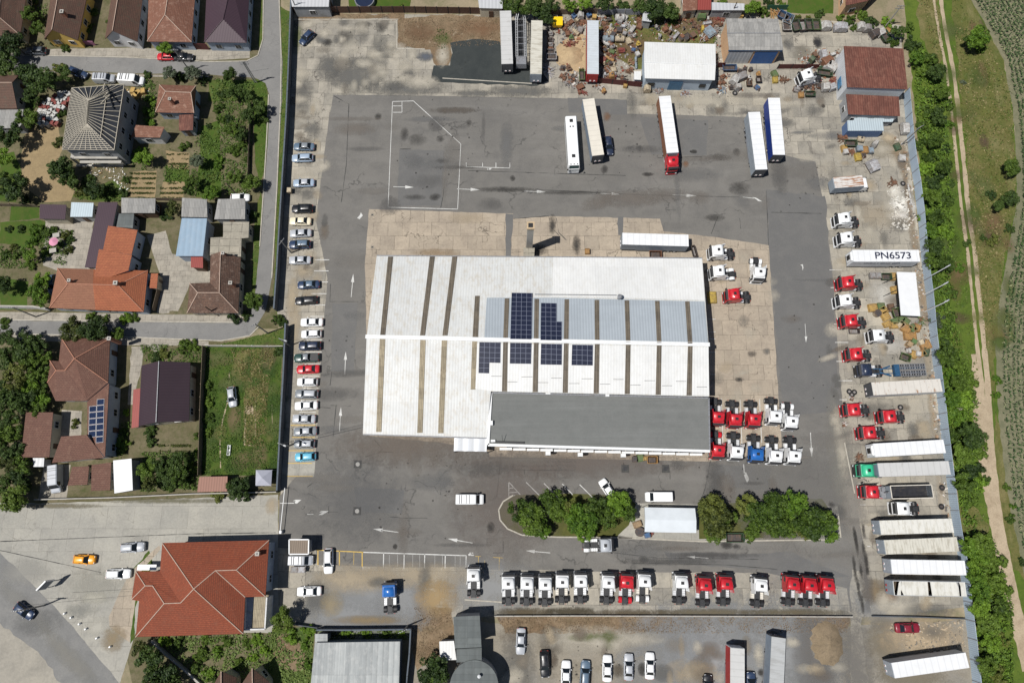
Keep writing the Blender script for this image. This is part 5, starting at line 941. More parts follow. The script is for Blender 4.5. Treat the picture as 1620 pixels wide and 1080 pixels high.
# --- tractor unit; x forward, origin on the ground below the cab roof centre
def tractor_template(kind='high', tanks='alu', guards=True):
    tm = []; zc = 3.05 if kind != 'low' else 2.75; w = 1.2; mb = MB()
    secs = []
    for x, a, z0, z1 in ((-1.05, w, .95, zc), (.7, w, .75, zc), (1.0, w * .99, .55, zc - .1), (1.22, w * .95, .45, zc - .75), (1.33, w * .9, .4, 1.55), (1.36, w * .84, .4, .9)):
        secs.append([(x, -a, z0), (x, -a, z1 - .15), (x, -a * .9, z1), (x, a * .9, z1), (x, a, z1 - .15), (x, a, z0)])
    mb.loft(secs); tm.append(part('cab', mb, PAINT['white'], 'paint'))
    mb = MB()
    if kind == 'high':
        rs = []
        for x, a, z in ((-1.06, 1.14, 3.78), (-.5, 1.12, 3.84), (.2, 1.06, 3.72), (.62, .98, 3.5), (.82, .86, 3.2), (.9, .8, 3.0)):
            rs.append([(x, -a - .05, 2.92), (x, -a, z - .12), (x, -a * .84, z), (x, a * .84, z), (x, a, z - .12), (x, a + .05, 2.92)])
        mb.loft(rs)
    elif kind == 'mid':
        rs = []
        for x, a, z in ((-1.06, 1.12, 3.42), (.1, 1.08, 3.45), (.55, .98, 3.34), (.8, .85, 3.1), (.86, .8, 2.95)):
            rs.append([(x, -a - .04, 2.92), (x, -a, z - .1), (x, -a * .85, z), (x, a * .85, z), (x, a, z - .1), (x, a + .04, 2.92)])
        mb.loft(rs)
    else:
        rs = []
        for x, a, z in ((-1.0, 1.05, zc + .1), (0, 1.05, zc + .13), (.65, .95, zc + .06)): rs.append([(x, -a, zc - .1), (x, -a * .9, z), (x, a * .9, z), (x, a, zc - .1)])
        mb.loft(rs)
    zt = {'high': 3.8, 'mid': 3.44, 'low': 2.88}[kind]
    tm.append(part('roof_fairing', mb, PAINT['white'], 'paint', True))
    if kind != 'low':
        mb = MB(); mb.box(-.46, .12, -.32, .32, zt - .02, zt + .09, 1, .03, .03); mb.box(-.54, .2, -.4, .4, zt - .05, zt + .05, 0, .02, .02); tm.append(part('roof_hatch', mb, [PAINT['white'], MT['black']], 'paint'))
        for sy in (-1, 1):
            mb = MB(); a = [(-1.04, sy * 1.16, 1.2), (-1.04, sy * 1.22, 1.2), (-1.04, sy * 1.17, zt - .1), (-1.04, sy * 1.1, zt - .1)]; b = [(-1.75, sy * 1.2, 1.3), (-1.75, sy * 1.25, 1.3), (-1.62, sy * 1.24, zt + .02), (-1.62, sy * 1.18, zt + .02)]
            mb.hexa(a, b); tm.append(part('side_deflector', mb, PAINT['white'], 'paint'))
    mb = MB(); mb.face([(1.25, -1.02, 1.85), (1.25, 1.02, 1.85), (1.07, .96, zc - .22), (1.07, -.96, zc - .22)]); mb.v = [(x + .055, y, z) for x, y, z in mb.v]; tm.append(part('windscreen', mb, MT['glass']))
    mb = MB(); mb.hexa([(1.0, -1.1, zc - .12), (1.42, -1.08, zc - .2), (1.42, 1.08, zc - .2), (1.0, 1.1, zc - .12)], [(1.0, -1.1, zc - .06), (1.4, -1.08, zc - .15), (1.4, 1.08, zc - .15), (1.0, 1.1, zc - .06)]); tm.append(part('sun_visor', mb, MT['black']))
    mb = MB(); mb.box(1.33, 1.41, -1.05, 1.05, .62, 1.5); tm.append(part('grille', mb, MT['black']))
    mb = MB(); mb.box(1.2, 1.46, -1.2, 1.2, .3, .62, 0, .04, .02); tm.append(part('bumper', mb, MT['black'], 'trim'))
    for sy in (-1, 1):
        mb = MB(); q = [(.95, sy * 1.206, 1.75), (.1, sy * 1.21, 1.75), (.1, sy * 1.21, 2.55), (.8, sy * 1.206, 2.55)]; mb.face(q if sy < 0 else q[::-1]); tm.append(part('side_window', mb, MT['glass']))
        mb = MB(); mb.box(1.3, 1.48, sy * .95 - .16, sy * .95 + .16, .66, .86); tm.append(part('headlight', mb, MT['lamp_clear']))
        mb = MB(); mb.box(.98, 1.18, sy * 1.42 - .12, sy * 1.42 + .12, 1.75, 2.55); mb.bar((1.05, sy * 1.2, 2.45), (1.08, sy * 1.42, 2.45), .05, .05); tm.append(part('mirror', mb, MT['black']))
        tm.append(wheelpart(.5, .32, (.62, sy * 1.04, .5)))
        mb = MB(); mb.box(-2.75, -1.35, sy * .84 - .33, sy * .84 + .33, .5, 1.05, 0, .05, .06)
        for k in range(4): x = -2.6 + k * .38; mb.box(x, x + .05, sy * .84 - .3, sy * .84 + .3, 1.05, 1.07, 1)
        tm.append(part('fuel_tank', mb, [MT['alu'], MT['steel']], 'tank'))
        mb = MB(); N = 9; prev = None
        for k in range(N):
            an = math.pi * (.12 + .76 * k / (N - 1)); p = (-3.45 + .62 * math.cos(an), .52 + .64 * math.sin(an))
            if prev: mb.hexa([(prev[0], sy * .92 - .31, prev[1]), (p[0], sy * .92 - .31, p[1]), (p[0], sy * .92 + .31, p[1]), (prev[0], sy * .92 + .31, prev[1])], [(prev[0], sy * .92 - .31, prev[1] + .03), (p[0], sy * .92 - .31, p[1] + .03), (p[0], sy * .92 + .31, p[1] + .03), (prev[0], sy * .92 + .31, prev[1] + .03)])
            prev = p
        tm.append(part('mudguard', mb, MT['black'], 'guard'))
        tm.append(wheelpart(.52, .6, (-3.45, sy * .92, .52)))
        mb = MB(); mb.box(-4.26, -4.2, sy * .75 - .14, sy * .75 + .14, .62, .74); tm.append(part('tail_light', mb, MT['lamp_red']))
    mb = MB()
    for sy in (-1, 1): mb.box(-4.32, -.9, sy * .42 - .09, sy * .42 + .09, .68, .95)
    mb.box(-4.3, -4.2, -.5, .5, .7, .93); mb.box(-2.7, -1.2, -.4, .4, .93, .99); mb.box(-2.95, -2.85, -.42, .42, .72, .92); mb.box(-1.35, -1.1, -.95, .95, .85, 1.25, 0, .03, .03)
    tm.append(part('chassis_frame', mb, MT['chassis']))
    mb = MB(); mb.tube((-3.4, 0, .98), (-3.4, 0, 1.12), .5, n=20); mb.hexa([(-4.1, -.32, .93), (-3.55, -.45, 1.0), (-3.55, .45, 1.0), (-4.1, .32, .93)], [(-4.1, -.32, .99), (-3.55, -.45, 1.1), (-3.55, .45, 1.1), (-4.1, .32, .99)]); tm.append(part('fifth_wheel', mb, MT['chassis']))
    mb = MB(); mb.tube((-1.3, -.55, 1.0), (-1.3, -.55, 2.3), .09, n=8); mb.box(-1.35, -1.15, .1, .6, 1.1, 2.0, 0, .02, .02); tm.append(part('exhaust_and_air_intake', mb, MT['steel']))
    return tm
TT = {k: tractor_template(k) for k in ('high', 'mid', 'low')}
def tractor(px, py, dx, dy, col, label, kind='high', group=None, tank=None, guard=None, h=None):
    h = h or {'high': 3.8, 'mid': 3.45, 'low': 2.9}[kind]
    p = P(px, py, h); rz = heading(px, py, dx, dy, 0)
    pt = {'paint': PAINT[col]}
    if tank: pt['tank'] = tank
    if guard: pt['guard'] = guard
    if col in ('red', 'white'): pt['trim'] = PAINT[col]
    # origin lies .45 m ahead of the middle of the roof
    f = .25; return spawn(TT[kind], 'tractor_unit', (p.x + f * math.cos(rz), p.y + f * math.sin(rz), 0), rz, label, 'tractor unit', group, pt)
# --- semi-trailer; origin on the ground below its middle, x forward
TR = {}
RW = {}
def roofmat(name, col, stain=None, amt=.5, scale=(.15, 1.3, 1), th=.55, rib=1.2, con=.12):
    t = NT(name); ob = t.co.outputs['Object']
    sx = t.new('ShaderNodeSeparateXYZ'); t.l.new(ob, sx.inputs[0])
    sn = t.math('MULTIPLY_ADD', t.math('SINE', t.math('MULTIPLY', sx.outputs[0], 2 * math.pi / rib)), .5, .5)
    c = t.mix(t.ramp(sn, 0, .12), mul(col, 1 - con), col)
    oi = t.new('ShaderNodeObjectInfo'); off = t.new('ShaderNodeVectorMath', operation='ADD'); t.l.new(ob, off.inputs[0]); cb_ = t.new('ShaderNodeCombineXYZ'); t.l.new(t.math('MULTIPLY', oi.outputs['Random'], 40), cb_.inputs[0]); t.l.new(cb_.outputs[0], off.inputs[1])
    n = t.noise(.7, 6, .7, vec=off.outputs[0]); c = t.mix(t.math('MULTIPLY', t.ramp(n, .42, .75), .3), c, mul(col, .7))
    if stain:
        s_ = t.noise(1.0, 6, .7, vec=off.outputs[0], stretch=scale); c = t.mix(t.math('MULTIPLY', t.ramp(s_, th, th + .09), amt), c, stain)
    return t.out(c, .5)
RW['clean'] = roofmat('trailer_roof_clean', (.7, .71, .72)); RW['off'] = roofmat('trailer_roof_off_white', (.62, .61, .56), (.36, .33, .25), .4, (1.4, .5, 1), .5)
RW['ribs'] = roofmat('trailer_roof_ribbed', (.55, .53, .46), (.27, .24, .18), .5, (1.4, .35, 1), .5, .55, .2); RW['rust'] = roofmat('trailer_roof_rust', (.58, .55, .5), (.27, .13, .055), .9, (1.5, .35, 1), .57)
RW['cream'] = roofmat('trailer_roof_cream', (.64, .6, .52)); RW['silver'] = roofmat('trailer_roof_silver', (.4, .41, .41), (.25, .25, .24), .4, (1.0, .3, 1), .5, .75, .1); RW['dim'] = roofmat('trailer_roof_dim_white', (.5, .5, .49), (.3, .28, .25), .5, (1.0, .6, 1), .6); RW['blueish'] = roofmat('trailer_roof_blue_white', (.5, .54, .57), (.4, .42, .42), .4, (1.4, .5, 1), .5, .6, .12)
SIDE = {k: mat('trailer_side_' + k, v, .5, var=.2, scale=1.0) for k, v in dict(white=(.6, .62, .64), grey=(.28, .32, .36), blue=(.02, .05, .26), brown=(.22, .09, .045), red=(.36, .02, .02), bluegrey=(.22, .27, .33), silver=(.33, .36, .4), darkgrey=(.06, .065, .075)).items()}
def trailer_template(L=13.6, skirt=False, rear_only=False):
    h = L / 2; w = 1.26; tm = []
    mb = MB(); mb.box(-h + .02, h - .02, -w, w, 1.12, 3.93); tm.append(part('box', mb, SIDE['white'], 'side'))
    mb = MB(); mb.box(-h, h, -w - .02, w + .02, 3.93, 4.0)
    n = int(L / .6)
    for sy in (-1, 1): mb.box(-h, h, sy * (w - .04) - .05, sy * (w - .04) + .05, 4.0, 4.03)
    mb.box(h - .1, h, -w, w, 4.0, 4.035); mb.box(-h, -h + .1, -w, w, 4.0, 4.035); tm.append(part('roof', mb, RW['clean'], 'roof'))
    mb = MB(); mb.box(h - .02, h + .05, -w + .02, w - .02, 1.1, 3.9); mb.box(h + .05, h + .09, -w + .02, -w + .14, 1.1, 3.9); mb.box(h + .05, h + .09, w - .14, w - .02, 1.1, 3.9); tm.append(part('front_wall', mb, SIDE['grey'], 'front'))
    for y in (-.55, .35):
        mb = MB(); mb.box(h + .05, h + .12, y, y + .42, 1.35, 1.75, 0, 0, .02); mb.box(h + .12, h + .14, y + .1, y + .3, 1.45, 1.65, 1); tm.append(part('connector_panel', mb, [MT['white_plain'], MT['lamp_red']], 'conn'))
    for sy in (-1, 1):
        mb = MB(); q = -h - .02; mb.box(q - .03, q + .02, sy * .63 - .61, sy * .63 + .61, 1.15, 3.85); mb.box(q - .06, q - .03, sy * .2 - .02, sy * .2 + .02, 1.2, 3.8); tm.append(part('rear_door', mb, SIDE['white'], 'side'))
        mb = MB(); mb.box(-h - .04, -h + .02, sy * .95 - .22, sy * .95 + .22, .85, 1.0); tm.append(part('tail_light', mb, MT['lamp_red']))
        mb = MB(); mb.box(h - 2.9, h - 2.75, sy * .85 - .07, sy * .85 + .07, .08, 1.1); mb.box(h - 3.0, h - 2.65, sy * .85 - .15, sy * .85 + .15, 0, .08); tm.append(part('landing_leg', mb, MT['chassis']))
        for k in range(3): tm.append(wheelpart(.5, .4, (-h + 2.2 + k * 1.3, sy * 1.0, .5)))
        mb = MB(); mb.box(-h + 4.7, h - 3.3, sy * 1.2 - .03, sy * 1.2 + .03, .5, .95); tm.append(part('side_guard', mb, MT['steel'], 'skirt'))
    mb = MB()
    for sy in (-1, 1): mb.box(-h + .1, h - .6, sy * .55 - .07, sy * .55 + .07, .8, 1.12)
    for k in range(3): mb.tube((-h + 2.2 + k * 1.3, -.8, .5), (-h + 2.2 + k * 1.3, .8, .5), .08)
    mb.box(-h + .05, -h + .15, -1.15, 1.15, .5, .65); tm.append(part('chassis', mb, MT['chassis']))
    return tm
TR['std'] = trailer_template()
def trailer(px, py, dx, dy, label, roof='clean', side='white', front='grey', tmpl='std', name='semi_trailer', cat='trailer', group='parked box trailers', h=4.0, conn=None):
    p = P(px, py, h); rz = heading(px, py, dx, dy, h)
    pt = {'roof': RW[roof], 'side': SIDE[side], 'front': SIDE[front]}
    if conn: pt['conn'] = conn
    return spawn(TR[tmpl], name, (p.x, p.y, 0), rz, label, cat, group, pt)

# ---------------------------------------------------------------- vehicles: where they stand
def car(px, py, dx, dy, kind, col, label, group=None, roof=None, name='parked_car', cat='car'):
    p = P(px, py, .95); rz = heading(px, py, dx, dy, 0); rz += rnd.uniform(-.045, .045)
    return spawn(CT[kind], name, (p.x, p.y, 0), rz, label, cat, group, {'paint': PAINT[col], 'roof': PAINT[roof or col]})
rows = [(480.4, 231, 'saloon', 'slate blue', 'grey'), (478, 249, 'estate', 'silver blue', None), (480, 288.4, 'saloon', 'silver blue', 'silver'), (478, 329.5, 'suv', 'black', None), (474.5, 349, 'saloon', 'cream', None), (475, 368, 'saloon', 'silver', None), (474, 386, 'suv', 'dark blue', 'slate blue'), (474, 410.6, 'saloon', 'silver', None),
        (487.5, 449.5, 'saloon', 'dark blue', 'slate blue'), (484, 474.5, 'estate', 'black', None), (492.6, 509, 'saloon', 'white', None), (492, 527.7, 'hatch', 'white', None), (489.8, 546.4, 'suv', 'navy', None), (484.6, 565.3, 'pickup', 'dark green', 'grey'), (486.6, 583.4, 'saloon', 'red', None), (485.7, 603.6, 'hatch', 'white', None), (484.6, 622.5, 'estate', 'grey', 'silver'),
        (483.7, 641, 'saloon', 'white', None), (480.3, 662, 'saloon', 'silver', 'silver'), (482.3, 681.7, 'saloon', 'grey', 'silver'), (481, 701.5, 'hatch', 'grey', 'silver'), (482.6, 722, 'hatch', 'turquoise', None)]
for i, (x, y, k, c_, r_) in enumerate(rows):
    car(x, y, -1, .02, k, c_, f"{c_} {'hatchback' if k == 'hatch' else k} in the row along the dark west wall, {nth(i + 1)} car from the top", 'cars parked along the dark west wall', r_)
car(485, 58.5, -.75, .7, 'hatch', 'dark blue', 'dark blue car parked slantwise in the top left corner of the yard')
car(209, 865.5, 1, -.06, 'suv', 'silver', 'silver-white car on the forecourt, uppermost of the three there', 'cars on the pale forecourt')
car(132, 884.5, 1, .0, 'hatch', 'orange', 'orange taxi-coloured hatchback on the pale forecourt', 'cars on the pale forecourt')
car(186, 907.5, 1, .0, 'estate', 'white', 'white estate car on the forecourt nearest the villa walk', 'cars on the pale forecourt')
car(37, 966, .83, .56, 'hatch', 'dark blue', 'dark blue car driving along the main road at lower left', name='car')
car(519, 887, -.02, 1, 'estate', 'white', 'white estate car standing across the yellow parking lines')
car(488.5, 935, -1, 0, 'saloon', 'white', 'white saloon between the gatehouse bins and the round lime bush')
car(824, 1014, -.05, 1, 'saloon', 'silver', 'silver saloon nose-down near the dark felt-roofed block')
car(862, 1050, .06, 1, 'estate', 'black', 'black estate car on the gravel below a dark oil patch')
for i, (x, y, k, c_) in enumerate(((895.5, 1066, 'saloon', 'white'), (926, 1066, 'estate', 'slate blue'), (961, 1057, 'saloon', 'white'), (995, 1055, 'saloon', 'silver'), (1028.5, 1053, 'saloon', 'white'))):
    car(x, y, .03, -1, k, c_, f'{c_} {k} in the gravel yard row at the bottom, {nth(i + 1)} from the left', 'cars in the lower gravel yard')
car(1120, 1086, 0, -1, 'hatch', 'black', 'black car cut by the bottom edge left of the red-sided trailer')
car(1189, 1082, 0, -1, 'hatch', 'dark blue', 'dark blue car between the two trailers at the bottom edge')
car(1437, 993, 1, .01, 'saloon', 'dark red', 'dark red saloon on the stony ground at lower right')
car(961, 773, -.55, -.83, 'hatch', 'white', 'small white car slanted beside the island trees')
car(963, 230, .12, 1, 'suv', 'navy', 'dark car close beside the cream-roofed trailer')
car(366.5, 627, .12, 1, 'hatch', 'silver', 'silver car alone on the green meadow plot')
car(379, 312, 1, .0, 'hatch', 'white', 'white car half hidden at the north side of a grey shed')
car(262, 88.5, -1, 0, 'hatch', 'red', 'red car partly under a bright tree on the north street', 'cars on the north village street')
car(289, 89, 1, .02, 'saloon', 'black', 'black car right of the red one on the north street', 'cars on the north village street')
car(56, 79.5, -1, 0, 'estate', 'dark grey', 'dark grey car on the pavement at the top left', 'cars on the north village street')
car(122, 114, .9, .35, 'estate', 'dark blue', 'dark blue car nosing out of shrubs by the building site', 'cars on the north village street')
car(82, 450, 0, 1, 'suv', 'slate blue', 'slate blue car tucked against the broad hipped house')
def van(px, py, dx, dy, kind, col, label, name='van', cat='van'):
    p = P(px, py, 1.9); rz = heading(px, py, dx, dy, 0)
    return spawn(VT[kind], name, (p.x, p.y, 0), rz, label, cat, None, {'paint': PAINT[col]})
van(743, 789.5, 1, .0, 'panel_van', 'white', 'white panel van with black roof bars on the open asphalt')
van(1043.5, 785.5, -1, .0, 'minibus', 'white', 'white minibus beside the marquee, nose to the left')
van(161, 120, 1, .02, 'small_van', 'silver', 'silver van with roof bars beside the building site', )
van(205, 123.5, 1, .05, 'panel_van', 'white', 'white van on the north street beside the bright hedge')
van(83.5, 757, 0, 1, 'panel_van', 'silver', 'silver van in the little yard west of the russet outbuildings')
van(474, 886.5, 1, 0, 'small_van', 'silver', 'grey van tucked below the gatehouse')

WHT, RED, BLK = PAINT['white'], PAINT['red'], MT['black']
for i, (x, y, c_, k, tk, gd) in enumerate(((748.6, 911.5, 'white', 'high', None, None), (804, 924, 'white', 'high', None, None), (834, 924.5, 'white', 'high', None, None), (863, 925.5, 'white', 'high', None, None), (890, 921.5, 'white', 'mid', RW['cream'], None), (919.5, 921, 'white', 'mid', WHT, None),
        (963.5, 922.5, 'white', 'high', None, None), (993, 922.5, 'red', 'mid', None, RED), (1021, 920.5, 'white', 'high', RW['cream'], WHT), (1080, 922.5, 'white', 'high', None, None), (1117.4, 926.5, 'red', 'high', None, None), (1150.8, 924.5, 'red', 'high', None, None), (1205.7, 927.5, 'white', 'mid', RW['cream'], None), (1257, 925, 'red', 'high', None, None), (1284.7, 926.5, 'red', 'high', None, None), (1312.3, 926.5, 'red', 'high', None, None))):
    tractor(x, y, rnd.uniform(-.03, .03), -1, c_, f'{c_} tractor unit in the long southern row, {nth(i + 1)} from the left', k, 'tractor units in the southern row', tk, gd)
tractor(614.5, 936.5, .0, -1, 'blue', 'bright blue tractor unit standing alone on grey gravel', 'low', None, MT['alu'])
for x, y, dx, dy, c_, lb, k in ((1138, 394.5, -1, .02, 'white', 'white tractor unit by the hall corner, upper of the two facing left', 'high'), (1140, 427, -1, .02, 'white', 'white tractor unit by the hall corner, lower of the two facing left', 'high'), (1203.7, 428.5, .02, 1, 'white', 'white tractor unit facing down beside the asphalt east of the hall', 'high'), (1163.8, 463.7, -1, .02, 'red', 'red tractor unit alone east of the hall', 'high')):
    tractor(x, y, dx, dy, c_, lb, k, 'tractor units east of the hall', WHT if c_ == 'white' else None, WHT if x > 1139 and c_ == 'white' else None)
for i, (x, y, c_, k, tk) in enumerate(((1138, 658, 'red', 'high', None), (1166, 661.5, 'red', 'high', None), (1196, 661.5, 'red', 'high', None), (1229, 656.5, 'white', 'high', WHT), (1255, 665, 'white', 'high', WHT))):
    tractor(x, y, .02, 1, c_, f'{c_} tractor unit beside the annex end, {nth(i + 1)} from the left in the upper row', k, 'tractor units beside the annex end', tk, WHT if i == 4 else None)
for i, (x, y, c_, k, tk) in enumerate(((1138.6, 711, 'red', 'high', None), (1168, 713, 'white', 'high', None), (1199.7, 717, 'blue', 'mid', None), (1230, 719.5, 'white', 'high', WHT), (1259.5, 720, 'white', 'high', WHT))):
    tractor(x, y, .02, 1, c_, f'{c_} tractor unit beside the annex end, {nth(i + 1)} from the left in the lower row', k, 'tractor units beside the annex end', tk, RED if i == 0 else None)
for x, y, c_, lb, k in ((1339, 343, 'white', 'white tractor unit on the east side, topmost of the single ones', 'high'), (1343, 374, 'white', 'white tractor unit on the east side, right above the lettered trailer', 'high'), (1345, 444, 'red', 'red tractor unit on the east side, just below the lettered trailer', 'high'), (1341.5, 473, 'white', 'white tractor unit on the east side between two red ones', 'high'), (1350, 505, 'red', 'red tractor unit on the east side left of the yellow crates', 'high'),
        (1393.5, 529, 'white', 'white tractor unit with rounded cab standing among the yellow crates', 'mid'), (1358, 558, 'red', 'faded red tractor unit just above the blue rack trailer', 'high'), (1373.5, 584, 'navy', 'dark blue tractor unit hitched to the blue rack trailer', 'low'), (1354.5, 646.7, 'red', 'red tractor unit below the rust-stained trailer, beside loose tyres', 'high'), (1411.5, 657.5, 'red', 'red tractor unit standing further right than its two red neighbours', 'high'), (1379.5, 683, 'red', 'red tractor unit directly above the long clean white trailer', 'high'),
        (1376, 743.5, 'green', 'green tractor unit coupled to a pale trailer', 'high'), (1384, 777.5, 'red', 'red tractor unit coupled to the black tipper trailer', 'high'), (1432.5, 804, 'white', 'white tractor unit with round roof below the tipper trailer', 'mid')):
    tractor(x, y, -1, .02 if y < 700 else -.02, c_, lb, k, 'tractor units along the east side', WHT if c_ == 'white' and y < 480 else None)
tractor(957.5, 862.5, 1, -.02, 'silver', 'silver tractor unit driving right past the island trees', 'mid', None, WHT, WHT)
tractor(1280, 115, -.97, .2, 'white', 'white tractor unit standing among scrap beside the rust-roofed barn', 'high')
tractor(1065.6, 252.5, .14, 1, 'red', 'red tractor unit coupled to the brown-sided trailer', 'high')

trailer(801, 59, 17, 500, 'white-grey trailer at the north fence, left of the car-carrier frame', 'dim', 'silver', 'darkgrey')
trailer(848.7, 74.5, -10, 507, 'ribbed grey-white trailer at the north fence, right of the car-carrier frame', 'ribs', 'silver', 'grey')
trailer(938, 74.5, 0, 495, 'pale trailer with red front standing along the scrapyard', 'blueish', 'red', 'red')
trailer(938.5, 200.7, 59, 341, 'cream-roofed trailer on the upper asphalt', 'cream', 'bluegrey', 'darkgrey')
trailer(1057.8, 196.5, 49, 345, 'white-roofed trailer with rust-brown side curtains on the upper asphalt', 'clean', 'brown', 'grey')
trailer(1198.8, 222.4, 45, 351, 'white-roofed trailer with grey side on the upper asphalt', 'clean', 'grey', 'darkgrey')
trailer(1228.4, 199.6, 31, 345, 'white-roofed trailer with deep blue side on the upper asphalt', 'clean', 'blue', 'darkgrey')
trailer(1037, 379, -443, -13, 'white-roofed trailer parked along the north side of the hall', 'clean', 'bluegrey', 'grey')
trailer(1434.7, 612, -650, 35, 'old off-white trailer with rust-streaked roof on the east side', 'rust', 'white', 'darkgrey')
wt = trailer(1438.7, 708.8, -655, 38, 'clean white box trailer with dark cooling unit just above the green tractor unit', 'clean', 'white', 'white')
trailer(1446, 741.3, -680, 22, 'pale grey-white trailer behind the green tractor unit', 'dim', 'white', 'bluegrey')
trailer(1450, 832.5, -687, 20, 'off-white trailer in the south-east row, uppermost of four', 'off', 'silver', 'grey')
trailer(1457.7, 862.7, -685, 30, 'dirty ribbed trailer in the south-east row, second of four', 'ribs', 'silver', 'grey')
trailer(1468.8, 896.8, -700, -12, 'bright white trailer in the south-east row, third of four', 'clean', 'white', 'silver')
trailer(1471.8, 1051.7, -675, 95, 'white trailer with red roof patches at the bottom right', 'clean', 'white', 'silver')
trailer(1166.7, 1090, 0, -1, 'white-roofed trailer with red side at the bottom edge', 'dim', 'red', 'white')
trailer(1229, 1072, 20, -440, 'silver-roofed trailer at the bottom edge, right of the red-sided one', 'silver', 'bluegrey', 'darkgrey')
pn = trailer(1402, 404.6, -615, 0, 'white trailer with PN6573 lettered across its roof', 'clean', 'white', 'white')
lettering('roof_lettering', 'PN6573', 2.05, mat('navy_lettering', (.015, .02, .05), .5), pn, (-1.4, 0, 4.008), (0, 0, math.pi), .036, 0, 1.12)
navy = bpy.data.materials['navy_lettering']; mb = MB(); x = 4.2
while x > -1.2: w_ = rnd.choice((.12, .16, .2)); mb.box(x - w_, x, 1.262, 1.275, 2.75, 2.75 + rnd.choice((.3, .42, .42))); x -= w_ + (.45 if rnd.random() < .06 else .07)
mb.obj('side_lettering', navy, pn)
mb = MB()
for k in range(20):
    a, b = 2 * math.pi * k / 20, 2 * math.pi * (k + 1) / 20; mb.bar((-2.4 + .75 * math.cos(a), 1.27, 2.95 + .38 * math.sin(a)), (-2.4 + .75 * math.cos(b), 1.27, 2.95 + .38 * math.sin(b)), .02, .07)
mb.bar((-2.9, 1.27, 3.45), (-1.9, 1.27, 2.5), .02, .08); mb.obj('side_emblem', navy, pn)
for tr_ in (pn, wt):
    mb = MB(); mb.hexa([(6.85, -.95, 1.9), (7.25, -.85, 2.0), (7.25, .85, 2.0), (6.85, .95, 1.9)], [(6.85, -.95, 3.85), (7.15, -.85, 3.75), (7.15, .85, 3.75), (6.85, .95, 3.85)]); mb.box(7.16, 7.27, -.5, .5, 2.2, 3.4, 1); mb.obj('cooling_unit', [MT['white_plain'], MT['black']], tr_)
# box lorry with cab to the right
mb = MB(); TR['lorry_box'] = None
def box_lorry():
    p = P(1343, 287.5, 3.5); rz = heading(1343, 287.5, 269, -20, 3.5); root = empty('box_lorry', (p.x, p.y, 0), rz, 'short white box lorry with rusty roof streaks near the eastern debris', 'lorry')
    mb = MB(); mb.box(-3.1, 3.05, -1.22, 1.22, 1.0, 3.42); mb.obj('box', SIDE['bluegrey'], root)
    mb = MB(); mb.box(-3.12, 3.07, -1.24, 1.24, 3.42, 3.5); mb.obj('roof', roofmat('lorry_roof_rust', (.6, .58, .55), (.3, .13, .05), .95, (.25, 1.8, 1), .47), root)
    mb = MB(); mb.hexa([(-3.12, -1.2, 1.0), (-3.12, 1.2, 1.0), (-3.12, 1.2, 3.4), (-3.12, -1.2, 3.4)], [(-3.2, -1.15, 1.05), (-3.2, 1.15, 1.05), (-3.2, 1.15, 3.35), (-3.2, -1.15, 3.35)]); mb.obj('rear_door', SIDE['grey'], root)
    mb = MB(); mb.loft([[(x, -a, .5), (x, -a, z), (x, -a * .8, z + .12), (x, a * .8, z + .12), (x, a, z), (x, a, .5)] for x, a, z in ((3.3, 1.1, 2.5), (4.3, 1.1, 2.45), (4.85, 1.05, 1.6), (5.05, 1.0, 1.0))]); mb.obj('cab', PAINT['white'], root)
    mb = MB(); mb.face([(4.86, -.9, 1.72), (4.86, .9, 1.72), (4.4, .85, 2.48), (4.4, -.85, 2.48)]); mb.obj('windscreen', MT['glass'], root)
    mb = MB(); mb.box(-3.0, 4.6, -.5, .5, .6, .95); mb.obj('chassis', MT['chassis'], root)
    for x in (-1.8, 4.1):
        for sy in (-1, 1): w_ = wheelpart(.45, .35, (0, 0, 0)); o = link('wheel', w_[1], root, (x, sy * 1.0, .45)); link('rim', w_[4][0][1], o)
    for sy in (-1, 1): mb = MB(); mb.box(4.5, 4.65, sy * 1.25 - .1, sy * 1.25 + .1, 1.7, 2.3); mb.obj('mirror', MT['black'], root)
box_lorry()
